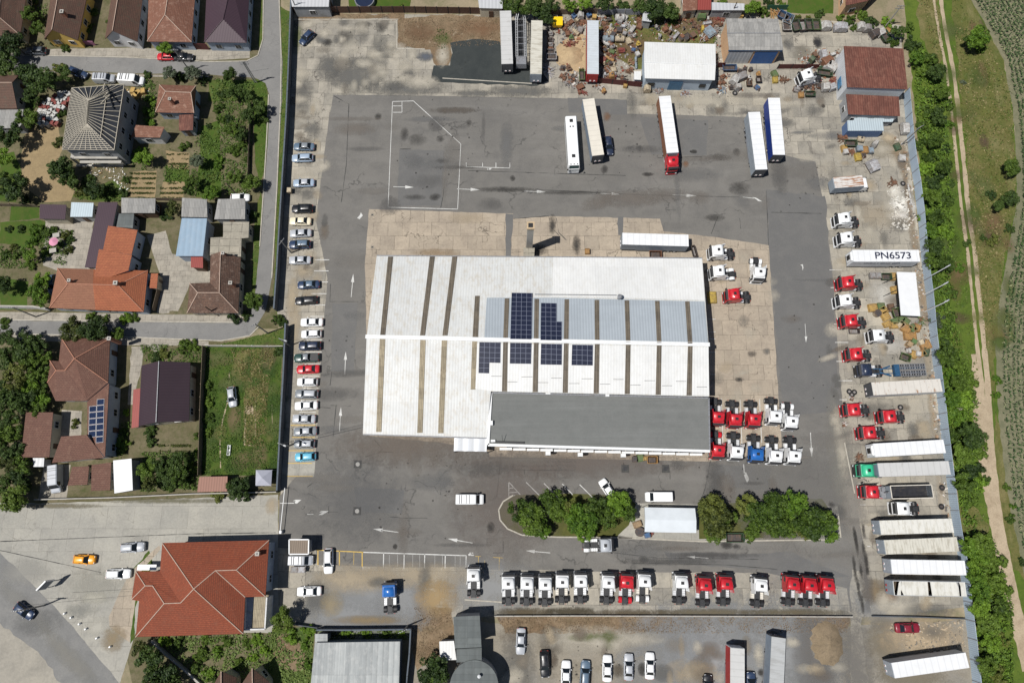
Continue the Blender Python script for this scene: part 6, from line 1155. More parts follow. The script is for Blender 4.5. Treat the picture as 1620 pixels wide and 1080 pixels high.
def coach():
    p = P(906, 223, 3.3); rz = heading(906, 223, 22, 325, 3.3); root = empty('coach', (p.x, p.y, 0), rz, 'white coach with dark roof hatches at the left of the upper asphalt', 'coach')
    h = 6.1; w = 1.25; secs = []
    for x, a, z in ((-h, .94, 3.1), (-h + .15, 1, 3.25), (h - 1.0, 1, 3.25), (h - .5, .98, 3.12), (h - .1, .95, 2.0), (h, .9, 1.2)):
        a *= w; secs.append([(x, -a, .35), (x, -a, min(z, 2.9)), (x, -a * .86, z), (x, a * .86, z), (x, a, min(z, 2.9)), (x, a, .35)])
    mb = MB(); mb.loft(secs); mb.obj('body', PAINT['white'], root)
    mb = MB(); mb.face([(h - .07, -1.1, 1.5), (h - .07, 1.1, 1.5), (h - .42, 1.0, 3.08), (h - .42, -1.0, 3.08)]); mb.v = [(x + .05, y, z + .02) for x, y, z in mb.v]; mb.obj('windscreen', MT['glass_green'], root)
    for sy in (-1, 1):
        for k in range(6): mb = MB(); x = -h + .6 + k * 1.75; mb.box(x, x + 1.6, sy * (w + .006) - .01, sy * (w + .006) + .01, 1.7, 2.75); mb.obj('side_window', MT['glass'], root)
        for x in (-h + 3.0, h - 2.4): w_ = wheelpart(.5, .4, (0, 0, 0)); o = link('wheel', w_[1], root, (x, sy * 1.03, .5)); link('rim', w_[4][0][1], o)
        mb = MB(); mb.bar((h - .1, sy * 1.1, 2.9), (h + .25, sy * 1.35, 2.8), .06, .06); mb.box(h + .15, h + .3, sy * 1.35 - .12, sy * 1.35 + .12, 2.2, 2.8); mb.obj('mirror', MT['black'], root)
        mb = MB(); mb.box(-h + 2.5, -h + 2.8, sy * .3 - .15, sy * .3 + .15, 3.25, 3.33); mb.obj('roof_fan', MT['black'], root)
        mb = MB(); mb.box(h - .04, h + .02, sy * .85 - .2, sy * .85 + .2, .75, 1.0); mb.obj('headlight', MT['lamp_clear'], root)
    for x in (-h + 1.2, h - 2.6): mb = MB(); mb.box(x - .38, x + .38, -.38, .38, 3.25, 3.33, 0, .04, .04); mb.obj('roof_hatch', MT['black'], root)
    mb = MB(); mb.box(-h + 1.8, -h + 4.2, -.7, .7, 3.25, 3.3, 0, .05, .05); mb.obj('roof_unit', PAINT['white'], root)
    for y in (-.7, 0, .7): mb = MB(); mb.box(h - .75, h - .6, y - .12, y + .12, 3.2, 3.28); mb.obj('marker_light', MT['black'], root)
coach()
def car_carrier():
    p = P(824, 63, 2.6); rz = heading(824, 63, 8, 500, 2.6); root = empty('car_carrier_trailer', (p.x, p.y, 0), rz, 'empty grey car-carrier frame between two box trailers', 'trailer')
    mb = MB(); h = 6.4
    for sy in (-1, 1):
        for y in (1.15, .72): mb.bar((-h + 1.2, sy * y, 2.6), (h - 2, sy * y, 2.6), .12, .14); mb.bar((-h + 1.2, sy * y, 2.6), (-h, sy * (y - .3), 3.2), .12, .14)
        for k in range(24): x = -h + 1.3 + k * .42; mb.bar((x, sy * .72, 2.6), (x, sy * 1.15, 2.6), .08, .06)
    mb.obj('upper_deck', MT['rim'], root)
    mb = MB()
    for k in range(7): x = -h + 1.0 + k * 1.6; mb.bar((x, -1.1, 2.5), (x, 1.1, 2.5), .1, .1)
    mb.obj('cross_member', MT['steel'], root)
    mb = MB(); mb.box(-h, h - 1, -1.1, 1.1, .6, .85); mb.obj('lower_deck', MT['chassis'], root)
    mb = MB(); mb.box(h - 2.1, h, -1.2, 1.2, 1.2, 2.65, 0, .1, .1); mb.obj('front_platform', MT['steel'], root)
    for sy in (-1, 1):
        for x in (-h + .4, -1.5, 2.0, h - 2.2): mb = MB(); mb.bar((x, sy * 1.15, .7), (x, sy * 1.15, 2.6), .12, .12); mb.obj('post', MT['steel'], root)
        for x in (-2.4, -1.1): w_ = wheelpart(.45, .35, (0, 0, 0)); o = link('wheel', w_[1], root, (x, sy * 1.05, .45)); link('rim', w_[4][0][1], o)
car_carrier()
def rack_trailer():
    p = P(1430, 585.5, 1.4); rz = heading(1430, 585.5, -1, .03, 1.4); root = empty('rack_trailer', (p.x, p.y, 0), rz, 'blue skeletal rack trailer behind the dark blue tractor unit', 'trailer')
    bm = mat('rack_blue_steel', (.03, .1, .2), .5, .2, var=.4, scale=3); mb = MB()
    for y in (-.5, .5): mb.bar((-4.4, y, 1.0), (6.0, y, 1.0), .16, .25)
    mb.bar((2.5, 1.0, 1.1), (4.8, .2, 1.1), .3, .15); mb.bar((2.5, -1.0, 1.1), (4.8, -.2, 1.1), .3, .15); mb.obj('chassis_frame', bm, root)
    mb = MB(); mb.box(1.0, 2.0, -1.2, 1.2, 1.0, 1.7); mb.obj('headboard', bm, root)
    for i in range(5):
        for sy in (-1, 1):
            mb = MB(); x = -4.2 + i * 1.03
            for a, b in (((x, sy * .12), (x + .9, sy * .12)), ((x, sy * 1.2), (x + .9, sy * 1.2)), ((x, sy * .12), (x, sy * 1.2)), ((x + .9, sy * .12), (x + .9, sy * 1.2)), ((x + .45, sy * .12), (x + .45, sy * 1.2)), ((x, sy * .66), (x + .9, sy * .66))): mb.bar((*a, 1.5), (*b, 1.5), .1, .3)
            mb.obj('load_cradle', MT['steel'], root)
    for sy in (-1, 1):
        for k in range(3): w_ = wheelpart(.5, .4, (0, 0, 0)); o = link('wheel', w_[1], root, (-3.2 + k * 1.3, sy * 1.0, .5)); link('rim', w_[4][0][1], o)
rack_trailer()
def tipper():
    p = P(1442.3, 777.5, 2.9); rz = heading(1442.3, 777.5, -395, 10, 2.9); root = empty('tipper_trailer', (p.x, p.y, 0), rz, 'open tipper trailer with black empty body', 'trailer')
    h, w = 3.95, 1.2; bmat = mat('tipper_interior', (.035, .036, .042), .5, .2, var=.5, scale=1.2, dirt=(.1, .085, .07)); mb = MB()
    mb.face([(-h + .1, -w + .2, 1.3), (h - .1, -w + .2, 1.3), (h - .1, w - .2, 1.3), (-h + .1, w - .2, 1.3)])
    for sy in (-1, 1): q = [(-h, sy * (w - .06), 2.9), (h, sy * (w - .06), 2.9), (h, sy * (w - .2), 1.3), (-h, sy * (w - .2), 1.3)]; mb.face(q if sy > 0 else q[::-1])
    for sx in (-1, 1): mb.face([(sx * (h - .06), -w, 2.9), (sx * (h - .06), w, 2.9), (sx * (h - .06), w, 1.3), (sx * (h - .06), -w, 1.3)])
    mb.obj('tub_lining', bmat, root)
    mb = MB(); mb.box(-h, h, -w, -w + .08, 1.1, 2.9); mb.box(-h, h, w - .08, w, 1.1, 2.9); mb.box(-h, -h + .06, -w, w, 1.1, 2.9); mb.box(h - .06, h, -w, w, 1.1, 2.9); mb.box(-h, h, -w, w, 1.0, 1.1); mb.obj('tub', SIDE['grey'], root)
    mb = MB()
    for a, b in (((-h, -w), (h, -w)), ((-h, w), (h, w)), ((-h, -w), (-h, w)), ((h, -w), (h, w))): mb.bar((*a, 2.95), (*b, 2.95), .14, .1)
    mb.obj('rim_rail', RW['cream'], root)
    mb = MB(); mb.box(-h, h + 1.4, -.5, .5, .7, 1.0); mb.obj('chassis', MT['chassis'], root)
    mb = MB(); mb.box(h + .1, h + 1.2, -1.1, 1.1, 1.0, 1.2); mb.tube((h + .4, 0, 1.2), (h + .4, 0, 2.9), .14); mb.box(h + .6, h + 1.0, -.9, -.2, 1.2, 1.7); mb.obj('tipping_ram', MT['steel'], root)
    for sy in (-1, 1):
        for k in range(3): w_ = wheelpart(.5, .4, (0, 0, 0)); o = link('wheel', w_[1], root, (-h + 1.3 + k * 1.3, sy * .98, .5)); link('rim', w_[4][0][1], o)
tipper()
def torn_trailer():
    p = P(1471, 930.7, 4.0); rz = heading(1471, 930.7, -670, -12, 4.0); root = empty('torn_trailer', (p.x, p.y, 0), rz, 'derelict trailer with torn roof sheet, lowest of the south-east row', 'trailer')
    h, w = 6.6, 1.25; mb = MB()
    mb.box(-h, h, -w, -w + .06, 1.1, 3.95); mb.box(-h, h, w - .06, w, 1.1, 3.95); mb.box(-h, -h + .06, -w, w, 1.1, 3.95); mb.obj('box', SIDE['white'], root)
    mb = MB(); mb.box(h - .05, h + .05, -w, w, 1.1, 3.9); mb.obj('front_wall', SIDE['grey'], root)
    mb = MB(); mb.box(-h, h, -w, w, 1.0, 1.15); mb.obj('load_floor', mat('trailer_floor_wood', (.07, .05, .03), .8, var=.4), root)
    rm = RW['off']; mb = MB()
    z = 3.97
    for poly in ([(-h, -w), (-h + 1.0, -w), (-h + .9, .5), (-h + 1.1, w), (-h, w)], [(-h + 1.3, -w), (-.3, -w), (-.2, w), (-h + 1.6, w), (-h + 1.3, .3)], [(.35, -w), (h - 1.75, -w), (h - 1.3, -.2), (h - 1.6, w), (.25, w)], [(h - 1.2, -w), (h - .5, -w), (h - 1.05, .9), (h - 1.3, w), (h - 1.5, w)], [(h - .1, -w), (h, -w), (h, w), (h - .1, w)]):
        P3 = [(x, -y, z) for x, y in poly][::-1]
        for t3 in tessellate_polygon([[Vector(a) for a in P3]]):
            tr = [Vector(P3[i]) for i in t3]
            if (tr[1] - tr[0]).cross(tr[2] - tr[0]).z < 0: tr = tr[::-1]
            mb.face(tr)
    mb.obj('torn_roof_sheet', rm, root)
    mb = MB()
    for k in range(8): x = -h + .2 + k * 1.85; mb.bar((x, -w, 3.92), (x, w, 3.92), .06, .06)
    for sy in (-1, 1): mb.bar((-h, sy * w, 3.98), (h, sy * w, 3.98), .1, .08)
    mb.obj('roof_bow', MT['rim'], root)
    for y in (-.5, .4): mb = MB(); mb.box(h + .05, h + .12, y, y + .4, 1.4, 1.8); mb.obj('connector_panel', MT['lamp_red'], root)
    mb = MB(); mb.box(-h, h - .6, -.55, .55, .75, 1.0); mb.obj('chassis', MT['chassis'], root)
    for sy in (-1, 1):
        for k in range(3): w_ = wheelpart(.5, .4, (0, 0, 0)); o = link('wheel', w_[1], root, (-h + 2.2 + k * 1.3, sy * 1.0, .5)); link('rim', w_[4][0][1], o)
torn_trailer()
# ---------------------------------------------------------------- walls, fences, poles
WM = {'dark': mat('dark_precast_wall', (.075, .085, .1), .85, var=.25, scale=.6), 'blue': corr('pale_blue_fence_sheet', (.42, .52, .62), .35, .5, .15, contrast=.15), 'brown': corr('brown_sheet_fence', (.1, .055, .04), .3, .6, .1, contrast=.3), 'maroon': corr('maroon_sheet_fence', (.1, .02, .02), .3, .6, .1, contrast=.3), 'conc': B['conc'], 'white': B['render_white'], 'timber': mat('weathered_board_fence', (.17, .13, .09), .85, var=.35, scale=2), 'green': mat('green_mesh_screen', (.03, .12, .07), .8, var=.3)}
def fence(name, label, cat, line, h, m, th=.12, post=None, cap=None, pname='panel'):
    pts = [P(x, y) for x, y in line]; b0 = pts[0].copy(); pts = [p - b0 for p in pts]
    root = empty(name, b0, 0, label, cat)
    mb = MB()
    for a, b in zip(pts, pts[1:]):
        d = (b - a).normalized(); n = Vector((-d.y, d.x, 0)) * th / 2; H = Vector((0, 0, h)); L = (b - a).length
        for s_ in (1, -1):
            q = [a + n * s_, b + n * s_, b + n * s_ + H, a + n * s_ + H]; u = [(0, 0), (L, 0), (L, h), (0, h)]
            mb.face(q if s_ < 0 else q[::-1], 0, u if s_ < 0 else u[::-1])
        mb.face([a - n + H, b - n + H, b + n + H, a + n + H]); mb.face([a + n, a - n, a - n + H, a + n + H]); mb.face([b - n, b + n, b + n + H, b - n + H])
    mb.obj(pname, m, root)
    if cap:
        mb = MB()
        for a, b in zip(pts, pts[1:]): mb.bar(a + Vector((0, 0, h + .03)), b + Vector((0, 0, h + .03)), th + .1, .06)
        mb.obj('coping', cap, root)
    if post:
        pm = MB(); pm.box(-.08, .08, -.08, .08, 0, h + .1); me = pm.mesh('post', [post[1]])
        tot = sum((b - a).length for a, b in zip(pts, pts[1:])); k = 0; step = max(post[0], tot / 60)
        for a, b in zip(pts, pts[1:]):
            L = (b - a).length; n_ = max(1, int(L / step))
            for i in range(n_): p = a.lerp(b, i / n_); link('post', me, root, p, (0, 0, math.atan2((b - a).y, (b - a).x)))
    return root
cap_ = mat('wall_coping', (.09, .11, .135), .8, var=.2)
fence('boundary_wall', 'long dark boundary wall between the village lane and the lorry yard', 'wall', [(465, 10), (461, 120), (458, 190), (453, 270), (448, 350), (443.5, 430), (439, 493)], 2.3, WM['dark'], .2, (2.5, WM['dark']), cap_)
fence('boundary_wall', 'dark boundary wall beside the green meadow plot', 'wall', [(457, 516), (454, 590), (450, 660), (446.5, 730), (444, 776)], 2.3, WM['dark'], .2, (2.5, WM['dark']), cap_)
fence('sheet_fence', 'brown sheet fence along the north edge of the yard', 'fence', [(466, 21), (640, 20.5), (796, 23)], 2.1, WM['brown'], .06, (2.5, MT['chassis']))
fence('sheet_fence', 'grey panel fence behind the scrapyard', 'fence', [(945, 24), (1016, 24)], 1.9, mat('grey_panel_fence', (.3, .31, .34), .7, var=.2), .06, (1.8, WM['conc']))
fence('board_fence', 'dark board fence behind the yellow hopper', 'fence', [(866, 24), (945, 22)], 1.7, WM['timber'], .06, (2.5, WM['timber']))
fence('sheet_fence', 'maroon sheet fence closing the scrapyard beside the red-fronted trailer', 'fence', [(945, 131), (1014, 138)], 1.8, WM['maroon'], .06, (2.5, MT['chassis']))
fence('sheet_fence', 'short maroon fence between the white shed and the grey garage', 'fence', [(1134, 107), (1145, 107)], 1.7, WM['maroon'], .06)
fence('sheet_fence', 'maroon sheet fence right of the grey-roofed garage', 'fence', [(1229, 109), (1293, 109)], 1.6, WM['maroon'], .06, (2.5, MT['chassis']))
fence('sheet_fence', 'pale blue sheet fence along the whole east side of the yard', 'fence', [(1429, 150), (1436, 227), (1439.5, 255), (1446, 295), (1452, 343), (1455, 380), (1458.5, 420), (1465, 468), (1471, 535), (1476.5, 580), (1482.5, 630), (1488, 680), (1497, 755), (1503.5, 807), (1510, 848), (1518, 893), (1524, 950), (1531, 1008), (1538, 1075), (1544, 1130)], 2.6, WM['blue'], .06, (2.5, MT['steel']))
fence('low_wall', 'low concrete wall behind the southern tractor row', 'wall', [(783, 973), (900, 972.5), (1120, 973), (1346, 974)], .9, WM['conc'], .18, (3.0, WM['conc']))
fence('low_wall', 'low dark wall above the dark red saloon', 'wall', [(1378, 973), (1450, 974.5), (1524, 977.5)], .8, WM['dark'], .18)
fence('precast_wall', 'dark wall around the garden north of the felt-roofed hall', 'wall', [(505, 993), (560, 993), (652, 992), (650, 1030), (643, 1100)], 2.0, WM['dark'], .15, (2.5, WM['dark']), cap_)
fence('precast_wall', 'low wall south of the round lime bush', 'wall', [(464, 985), (505, 991)], 1.3, WM['dark'], .15)
fence('garden_wall', 'white garden wall along the side street, left of the hipped houses', 'wall', [(-20, 487), (60, 488), (80, 491)], 1.6, WM['white'], .2, None, B['conc'])
fence('garden_wall', 'low cream wall along the forecourt and the gardens', 'wall', [(60, 790), (180, 787), (310, 781), (440, 778)], 1.2, WM['conc'], .2)
fence('board_fence', 'dark plank fence between the plum house and the meadow plot', 'fence', [(326, 550), (322, 650), (319, 752)], 1.8, WM['timber'], .06, (2.5, WM['timber']))
fence('garden_wall', 'low wall with pale pillars on the north side of the meadow plot', 'wall', [(330, 548), (450, 549)], 1.1, WM['conc'], .15, (2.9, WM['white']))
fence('board_fence', 'garden fence along the lane footpath', 'fence', [(398, 165), (396, 230), (394, 300)], 1.2, WM['timber'], .06, (2.2, WM['timber']))
fence('board_fence', 'dark fence below the vegetable beds', 'fence', [(248, 317), (292, 318)], 1.3, WM['timber'], .06)
fence('board_fence', 'garden fence beside the raked soil plot', 'fence', [(2, 326), (62, 328)], 1.4, WM['timber'], .06, (2.2, WM['timber']))
fence('picket_fence', 'mauve street wall between the ochre and white gables', 'wall', [(124, 71), (152, 72)], 1.4, mat('mauve_paint', (.3, .12, .2), .7), .12)
fence('gate', 'dark maroon gate between the grey and the purple corner houses', 'gate', [(306, 78), (332, 79)], 2.0, WM['maroon'], .1)
fence('board_fence', 'grey garden fence along the courtyard garden', 'fence', [(258, 445), (246, 493)], 1.5, WM['timber'], .06)
fence('green_screen', 'green mesh screen by the lawn at the top edge', 'fence', [(1212, 16), (1244, 16)], 1.6, WM['green'], .05)
fence('low_wall', 'rough stone garden wall by the scrub at lower left', 'wall', [(243, 1012), (262, 1030), (300, 1062), (330, 1090)], .9, WM['conc'], .35)
PM = {'conc': mat('pole_concrete', (.3, .29, .27), .8, var=.2), 'wood': mat('pole_wood', (.1, .07, .05), .8, var=.3), 'white': MT['white_plain']}
def pole(px, py, h, label, arms=1, m='conc', name='utility_pole', cat='pole', rz=0.0, lamp=False, lattice=False):
    p = P(px, py); root = empty(name, p, rz, label, cat)
    mb = MB()
    if lattice:
        for s_ in (-1, 1): mb.bar((s_ * .25, 0, 0), (s_ * .14, 0, h), .14, .16)
        for k in range(int(h / .55)): z = .4 + k * .55; mb.bar((-.25, 0, z), (.25, 0, z), .1, .08)
    else: mb.tube((0, 0, 0), (0, 0, h), .16, .1, n=10)
    mb.obj('shaft', PM[m], root)
    for i in range(arms):
        mb = MB(); z = h - .25 - i * .7; mb.bar((-.9, 0, z), (.9, 0, z), .09, .1)
        for x in (-.8, -.4, .4, .8): mb.tube((x, 0, z + .05), (x, 0, z + .22), .05, n=6)
        mb.obj('crossarm', MT['steel'], root)
    if lamp:
        mb = MB(); mb.tube((0, 0, h - .1), (0, -1.2, h + .25), .04, n=6); mb.box(-.16, .16, -1.75, -1.15, h + .2, h + .32, 0, .04, .08); mb.obj('lamp_head', MT['rim'], root)
    return root
pole(405, 131, 7.6, 'double utility pole with crossarms at the north street corner', 2, lattice=True)
pole(461, 400, 6.6, 'concrete pole with floodlights inside the dark west wall', 1, rz=1.0)
pole(57, 501, 7.0, 'leaning utility pole in front of the white garden wall', 1)
pole(300, 112, 7.4, 'utility pole among shrubs on the south side of the north street', 1)
pole(22, 95, 7.0, 'street lamp pole by the dark trees at the top left', 0, lamp=True, name='street_lamp', cat='street lamp')
pole(70, 957, 7.5, 'utility pole standing where the forecourt meets the main road', 2)
pole(424, 527, 7.5, 'utility pole on the grass corner of the side street', 1, rz=.6)
pole(474, 26, 7.0, 'utility pole in the top left corner of the yard', 1)
pole(458, 547, 6.4, 'pole leaning over the wall by the navy car', 0, lamp=True, name='street_lamp', cat='street lamp', rz=1.2)
pole(457, 705, 6.4, 'pole beside the wall at the lower yellow parking bays', 0, lamp=True, name='street_lamp', cat='street lamp', rz=1.2)
pole(376, 300 + 10, 6.0, 'thin wooden pole in the lane garden', 0, 'wood')
pole(1400, 43, 7.0, 'utility pole in the hedge at the upper right', 2)
pole(1426, 229, 7.4, 'lattice pole rising over the fence by the rubble', 1, lattice=True, rz=.5)
pole(645, 989, 6.0, 'concrete pole by the corner of the dark wall', 1, rz=.4)
pole(1155, 28, 5.0, 'dark pole beside the grey-roofed garage', 0, 'wood')
pole(346, 499, 6.5, 'dark wooden pole at the old mottled house', 0, 'wood')
for i, (px, py) in enumerate(((1465.5, 440), (1462, 466), (1463, 493))):
    p = P(px, py); root = empty('flagpole', p, .5, f'white flagpole with drooping pale flag, {nth(i + 1)} from the top of three', 'flagpole', 'flagpoles by the blue fence')
    mb = MB(); mb.tube((0, 0, 0), (0, 0, 7.6), .11, .08, n=8); mb.obj('shaft', PM['white'], root)
    mb = MB(); fl_ = [(.05 + .18 * k, .12 * math.sin(k * 1.3)) for k in range(7)]
    for a, b in zip(fl_, fl_[1:]):
        mb.face([(a[0], a[1], 7.5 - a[0] * .6), (b[0], b[1], 7.5 - b[0] * .6), (b[0], b[1], 6.5 - b[0] * .9), (a[0], a[1], 6.5 - a[0] * .9)]); mb.face([(a[0], a[1] + .02, 7.5 - a[0] * .6), (a[0], a[1] + .02, 6.5 - a[0] * .9), (b[0], b[1] + .02, 6.5 - b[0] * .9), (b[0], b[1] + .02, 7.5 - b[0] * .6)])
    mb.obj('flag', mat('flag_cloth', (.78, .79, .85), .8, var=.2) if i == 0 else bpy.data.materials['flag_cloth'], root)
def cable(a, b, sag, label, r=.025):
    A, Bv = P(*a), P(*b); mb = MB(); pr = None
    for k in range(13):
        f = k / 12; p = A.lerp(Bv, f) - Vector((0, 0, sag * 4 * f * (1 - f)))
        if pr: mb.tube(pr - A, p - A, r, n=5, caps=False)
        pr = p
    tag(mb.obj('overhead_cable', MT['black'], None, loc=A), label, 'cable')
cable((43, 957, 7.3), (223, 940, 5.2), .5, 'overhead cable from the forecourt pole to the villa')
cable((442, 702, 6), (776, 620, 6.9), .8, 'overhead cable crossing the white hall roof to the annex corner')
cable((442, 703, 5.7), (776, 621, 6.8), 1.3, 'second overhead cable just below the one crossing the hall roof')
cable((382, 84, 7.3), (286, 100, 7.1), .5, 'overhead cable along the north village street')
# barrier and entrance sign
root = empty('boom_barrier', P(446, 841), math.pi / 2 - .03, 'long white boom barrier closing the yard entrance', 'barrier')
mb = MB(); mb.box(-.3, .3, -.25, .25, 0, 1.0, 0, .03, .03); mb.obj('barrier_post', MT['white_plain'], root)
mb = MB(); mb.bar((.2, 0, 1.05), (8.2, 0, 1.05), .1, .1); mb.obj('boom', MT['white_plain'], root)
mb = MB(); mb.tube((8.2, 0, 0), (8.2, 0, 1.0), .06, n=8); mb.obj('rest_post', MT['steel'], root)
p = P(88, 922); root = empty('roadside_sign', p, .85, 'white roadside sign box on two posts by the main road', 'sign')
mb = MB(); mb.box(-1.1, 1.1, -.12, .12, 1.6, 4.2); mb.obj('board', MT['white_plain'], root)
mb = MB(); mb.box(-.95, .95, -.14, -.12, 1.8, 4.0); mb.obj('sign_face', mat('sign_face_grey', (.12, .15, .19), .5), root)
for x in (-.8, .8): mb = MB(); mb.box(x - .06, x + .06, -.06, .06, 0, 1.6); mb.obj('post', MT['steel'], root)
for i, (px, py) in enumerate(((103.5, 969.5), (114, 976), (127, 986), (137, 994), (154.5, 1008.5), (175.5, 1022))):
    p = P(px, py); root = empty('bollard', p, .6, f'small white concrete bollard by the main road, {nth(i + 1)} from the top', 'bollard', 'bollards along the main road')
    mb = MB(); mb.box(-.22, .22, -.18, .18, 0, .5, 0, .06, .05); mb.obj('block', MT['white_plain'], root); mb = MB(); mb.box(-.14, .14, -.11, .11, .5, .54); mb.obj('cap', MT['rim'], root)
for i, (px, py) in enumerate(((566, 734), (565, 808), (1053, 741), (989, 741), (589, 340), (589, 391))):
    p = P(px, py); root = empty('manhole_cover', p, 0, ['manhole cover in a square frame below the hall corner', 'manhole cover in a square frame on the open asphalt', 'square manhole cover below the annex end', 'square manhole cover near the coloured bins', 'round drain at the top left of the apron', 'round drain at the left edge of the apron'][i], 'manhole', 'manhole covers')
    mb = MB(); w = .75 if i < 4 else .3; mb.box(-w, w, -w, w, .0, .052); mb.obj('frame', G['seam'] if i < 4 else G['gravel'], root); mb = MB(); mb.tube((0, 0, .02), (0, 0, .065), w * .55, n=20); mb.obj('lid', PM['conc'] if i < 2 else MT['chassis'], root)

# ---------------------------------------------------------------- trees and bushes
LEAF = {'dark': leafmat('leaf_dark', (.012, .028, .005), (.06, .1, .016)), 'mid': leafmat('leaf_mid', (.02, .042, .004), (.1, .16, .018)), 'bright': leafmat('leaf_bright', (.035, .08, .005), (.14, .235, .02)), 'lime': leafmat('leaf_lime', (.06, .1, .01), (.15, .2, .03)), 'olive': leafmat('leaf_olive', (.025, .036, .005), (.13, .15, .028)), 'grey': leafmat('leaf_grey_green', (.04, .055, .03), (.11, .135, .08))}
BARK = mat('bark', (.09, .065, .045), .9, var=.35, scale=4)
def crown_mesh(seed, n_blob, leaves, flat=.8, leaf=.17, ragged=.2, droop=.0):
    r = random.Random(seed); mb = MB(); blobs = [((0, 0, -.1), .4)]
    for i in range(n_blob):
        a = r.uniform(0, 6.283); d = math.sqrt(r.random()) * (.72 + ragged * .45); z = r.uniform(-.35, .8) * (1 - d * .5)
        blobs.append(((d * math.cos(a), d * math.sin(a), z), r.uniform(.13, .3)))
    for c, br in blobs:
        k = int(leaves * br * br * 7)
        for _ in range(k):
            u = r.uniform(-.55, 1); a = r.uniform(0, 6.283); s_ = math.sqrt(max(0, 1 - u * u)); q = br * (r.uniform(.55, 1.08) if r.random() < .93 else r.uniform(1.05, 1.35))
            n = Vector((s_ * math.cos(a), s_ * math.sin(a), u)); p = Vector(c) + n * q; p.z *= flat
            nn = (n + Vector((r.uniform(-.9, .9), r.uniform(-.9, .9), r.uniform(-.2, .8)))).normalized()
            t = nn.orthogonal().normalized(); t.rotate(Matrix.Rotation(r.uniform(0, 6.283), 3, nn)); b = nn.cross(t); l = leaf * r.uniform(.6, 1.35); w = l * r.uniform(.4, .7)
            mb.face([p - t * l * .5, p + b * w * .5, p + t * l * .55, p - b * w * .5])
    return mb.mesh('crown', [LEAF['mid']])
def trunk_mesh(seed, h):
    r = random.Random(seed); mb = MB(); mb.tube((0, 0, -.05), (.03, .02, h * .62), .11, .07, n=8)
    for k in range(4):
        a = k * 1.6 + r.random(); mb.tube((.02, .01, h * (.4 + .06 * k)), (.45 * math.cos(a), .45 * math.sin(a), h * (.8 + .1 * r.random())), .05, .02, n=6)
    return mb.mesh('trunk', [BARK])
CROWN = {'tree': [crown_mesh(s_, 30, 260, .8, .15, .3) for s_ in range(5)], 'bush': [crown_mesh(40 + s_, 20, 230, .6, .19, .4) for s_ in range(4)], 'round': [crown_mesh(80 + s_, 44, 330, .85, .12, .1) for s_ in range(2)], 'tight': [crown_mesh(120 + s_, 40, 300, .8, .14, .2) for s_ in range(3)]}
TRUNK = [trunk_mesh(s_, 1.3) for s_ in range(3)]
trnd = random.Random(5)
def tree(px, py, rpx, tone, kind, label, cat, group):
    R_ = rpx / 7.4; H = (1.35 * R_ + 1.2) if kind != 'bush' else R_ * .85 + .35
    zc = H - R_ * .5 if kind != 'bush' else R_ * .35
    p = P(px, py, zc); s_ = R_ * 1.06
    root = empty('tree' if kind != 'bush' else 'shrub', (p.x, p.y, 0), trnd.uniform(0, 6.28), label, cat, group)
    o = link('crown', trnd.choice(CROWN[kind]), root, (0, 0, zc), (0, 0, trnd.uniform(0, 6)), [LEAF[tone]]); o.scale = (s_ * trnd.uniform(.92, 1.08), s_ * trnd.uniform(.92, 1.08), s_ * .95)
    o = link('trunk', trnd.choice(TRUNK), root); k = zc / 1.1; o.scale = (max(.5, R_ * .42), max(.5, R_ * .42), k)
TONE = {'d': 'dark', 'm': 'mid', 'b': 'bright', 'l': 'lime', 'o': 'olive', 'g': 'grey'}
TW = {'dark': 'dark green', 'mid': 'green', 'bright': 'bright green', 'lime': 'lime green', 'olive': 'olive green', 'grey': 'grey-green'}
KW = {'tree': 'tree', 'bush': 'bush', 'round': 'rounded tree', 'tight': 'dense tree'}
def grove(zone, group, spec, axis=1, end='the top'):
    spec = sorted(spec, key=lambda q: q[axis])
    for i, q in enumerate(spec):
        x, y, r_, tn = q[:4]; kd = q[4] if len(q) > 4 else ('tree' if r_ >= 12 else 'bush'); t_ = TONE[tn]
        tree(x, y, r_, t_, kd, f'{TW[t_]} {KW[kd]} {zone}, {nth(i + 1)} from {end}', 'tree' if kd != 'bush' else 'bush', group)
grove('by the top left street', 'street trees at the top left', [(22, 70, 22, 'd'), (4, 82, 18, 'd'), (47, 22, 14, 'm'), (60, 46, 12, 'm'), (50, 6, 10, 'm'), (89, 64, 11, 'd'), (104, 76, 8, 'd'), (146, 20, 9, 'm'), (142, 42, 8, 'm'), (135, 51, 8, 'm'), (261, 77, 12, 'b', 'tight'), (172, 35, 5, 'b')], 0, 'the left')
grove('around the cottage and brick pallets', 'trees by the building site', [(12, 104, 17, 'd'), (44, 116, 18, 'd'), (66, 128, 23, 'd'), (48, 152, 14, 'd'), (100, 119, 14, 'd'), (92, 106, 9, 'o'), (44, 188, 16, 'm'), (20, 214, 20, 'd'), (8, 250, 14, 'b'), (98, 180, 8, 'm'), (22, 296, 22, 'd'), (9, 282, 12, 'm'), (38, 318, 9, 'd')])
grove('south of the building site', 'trees south of the building site', [(98, 268, 21, 'd', 'tight'), (110, 288, 14, 'd'), (95, 226, 10, 'o'), (152, 300, 14, 'd'), (128, 303, 10, 'o'), (140, 285, 10, 'd'), (172, 304, 9, 'm'), (228, 252, 14, 'b'), (222, 240, 10, 'b'), (200, 284, 7, 'm'), (196, 305, 8, 'd')])
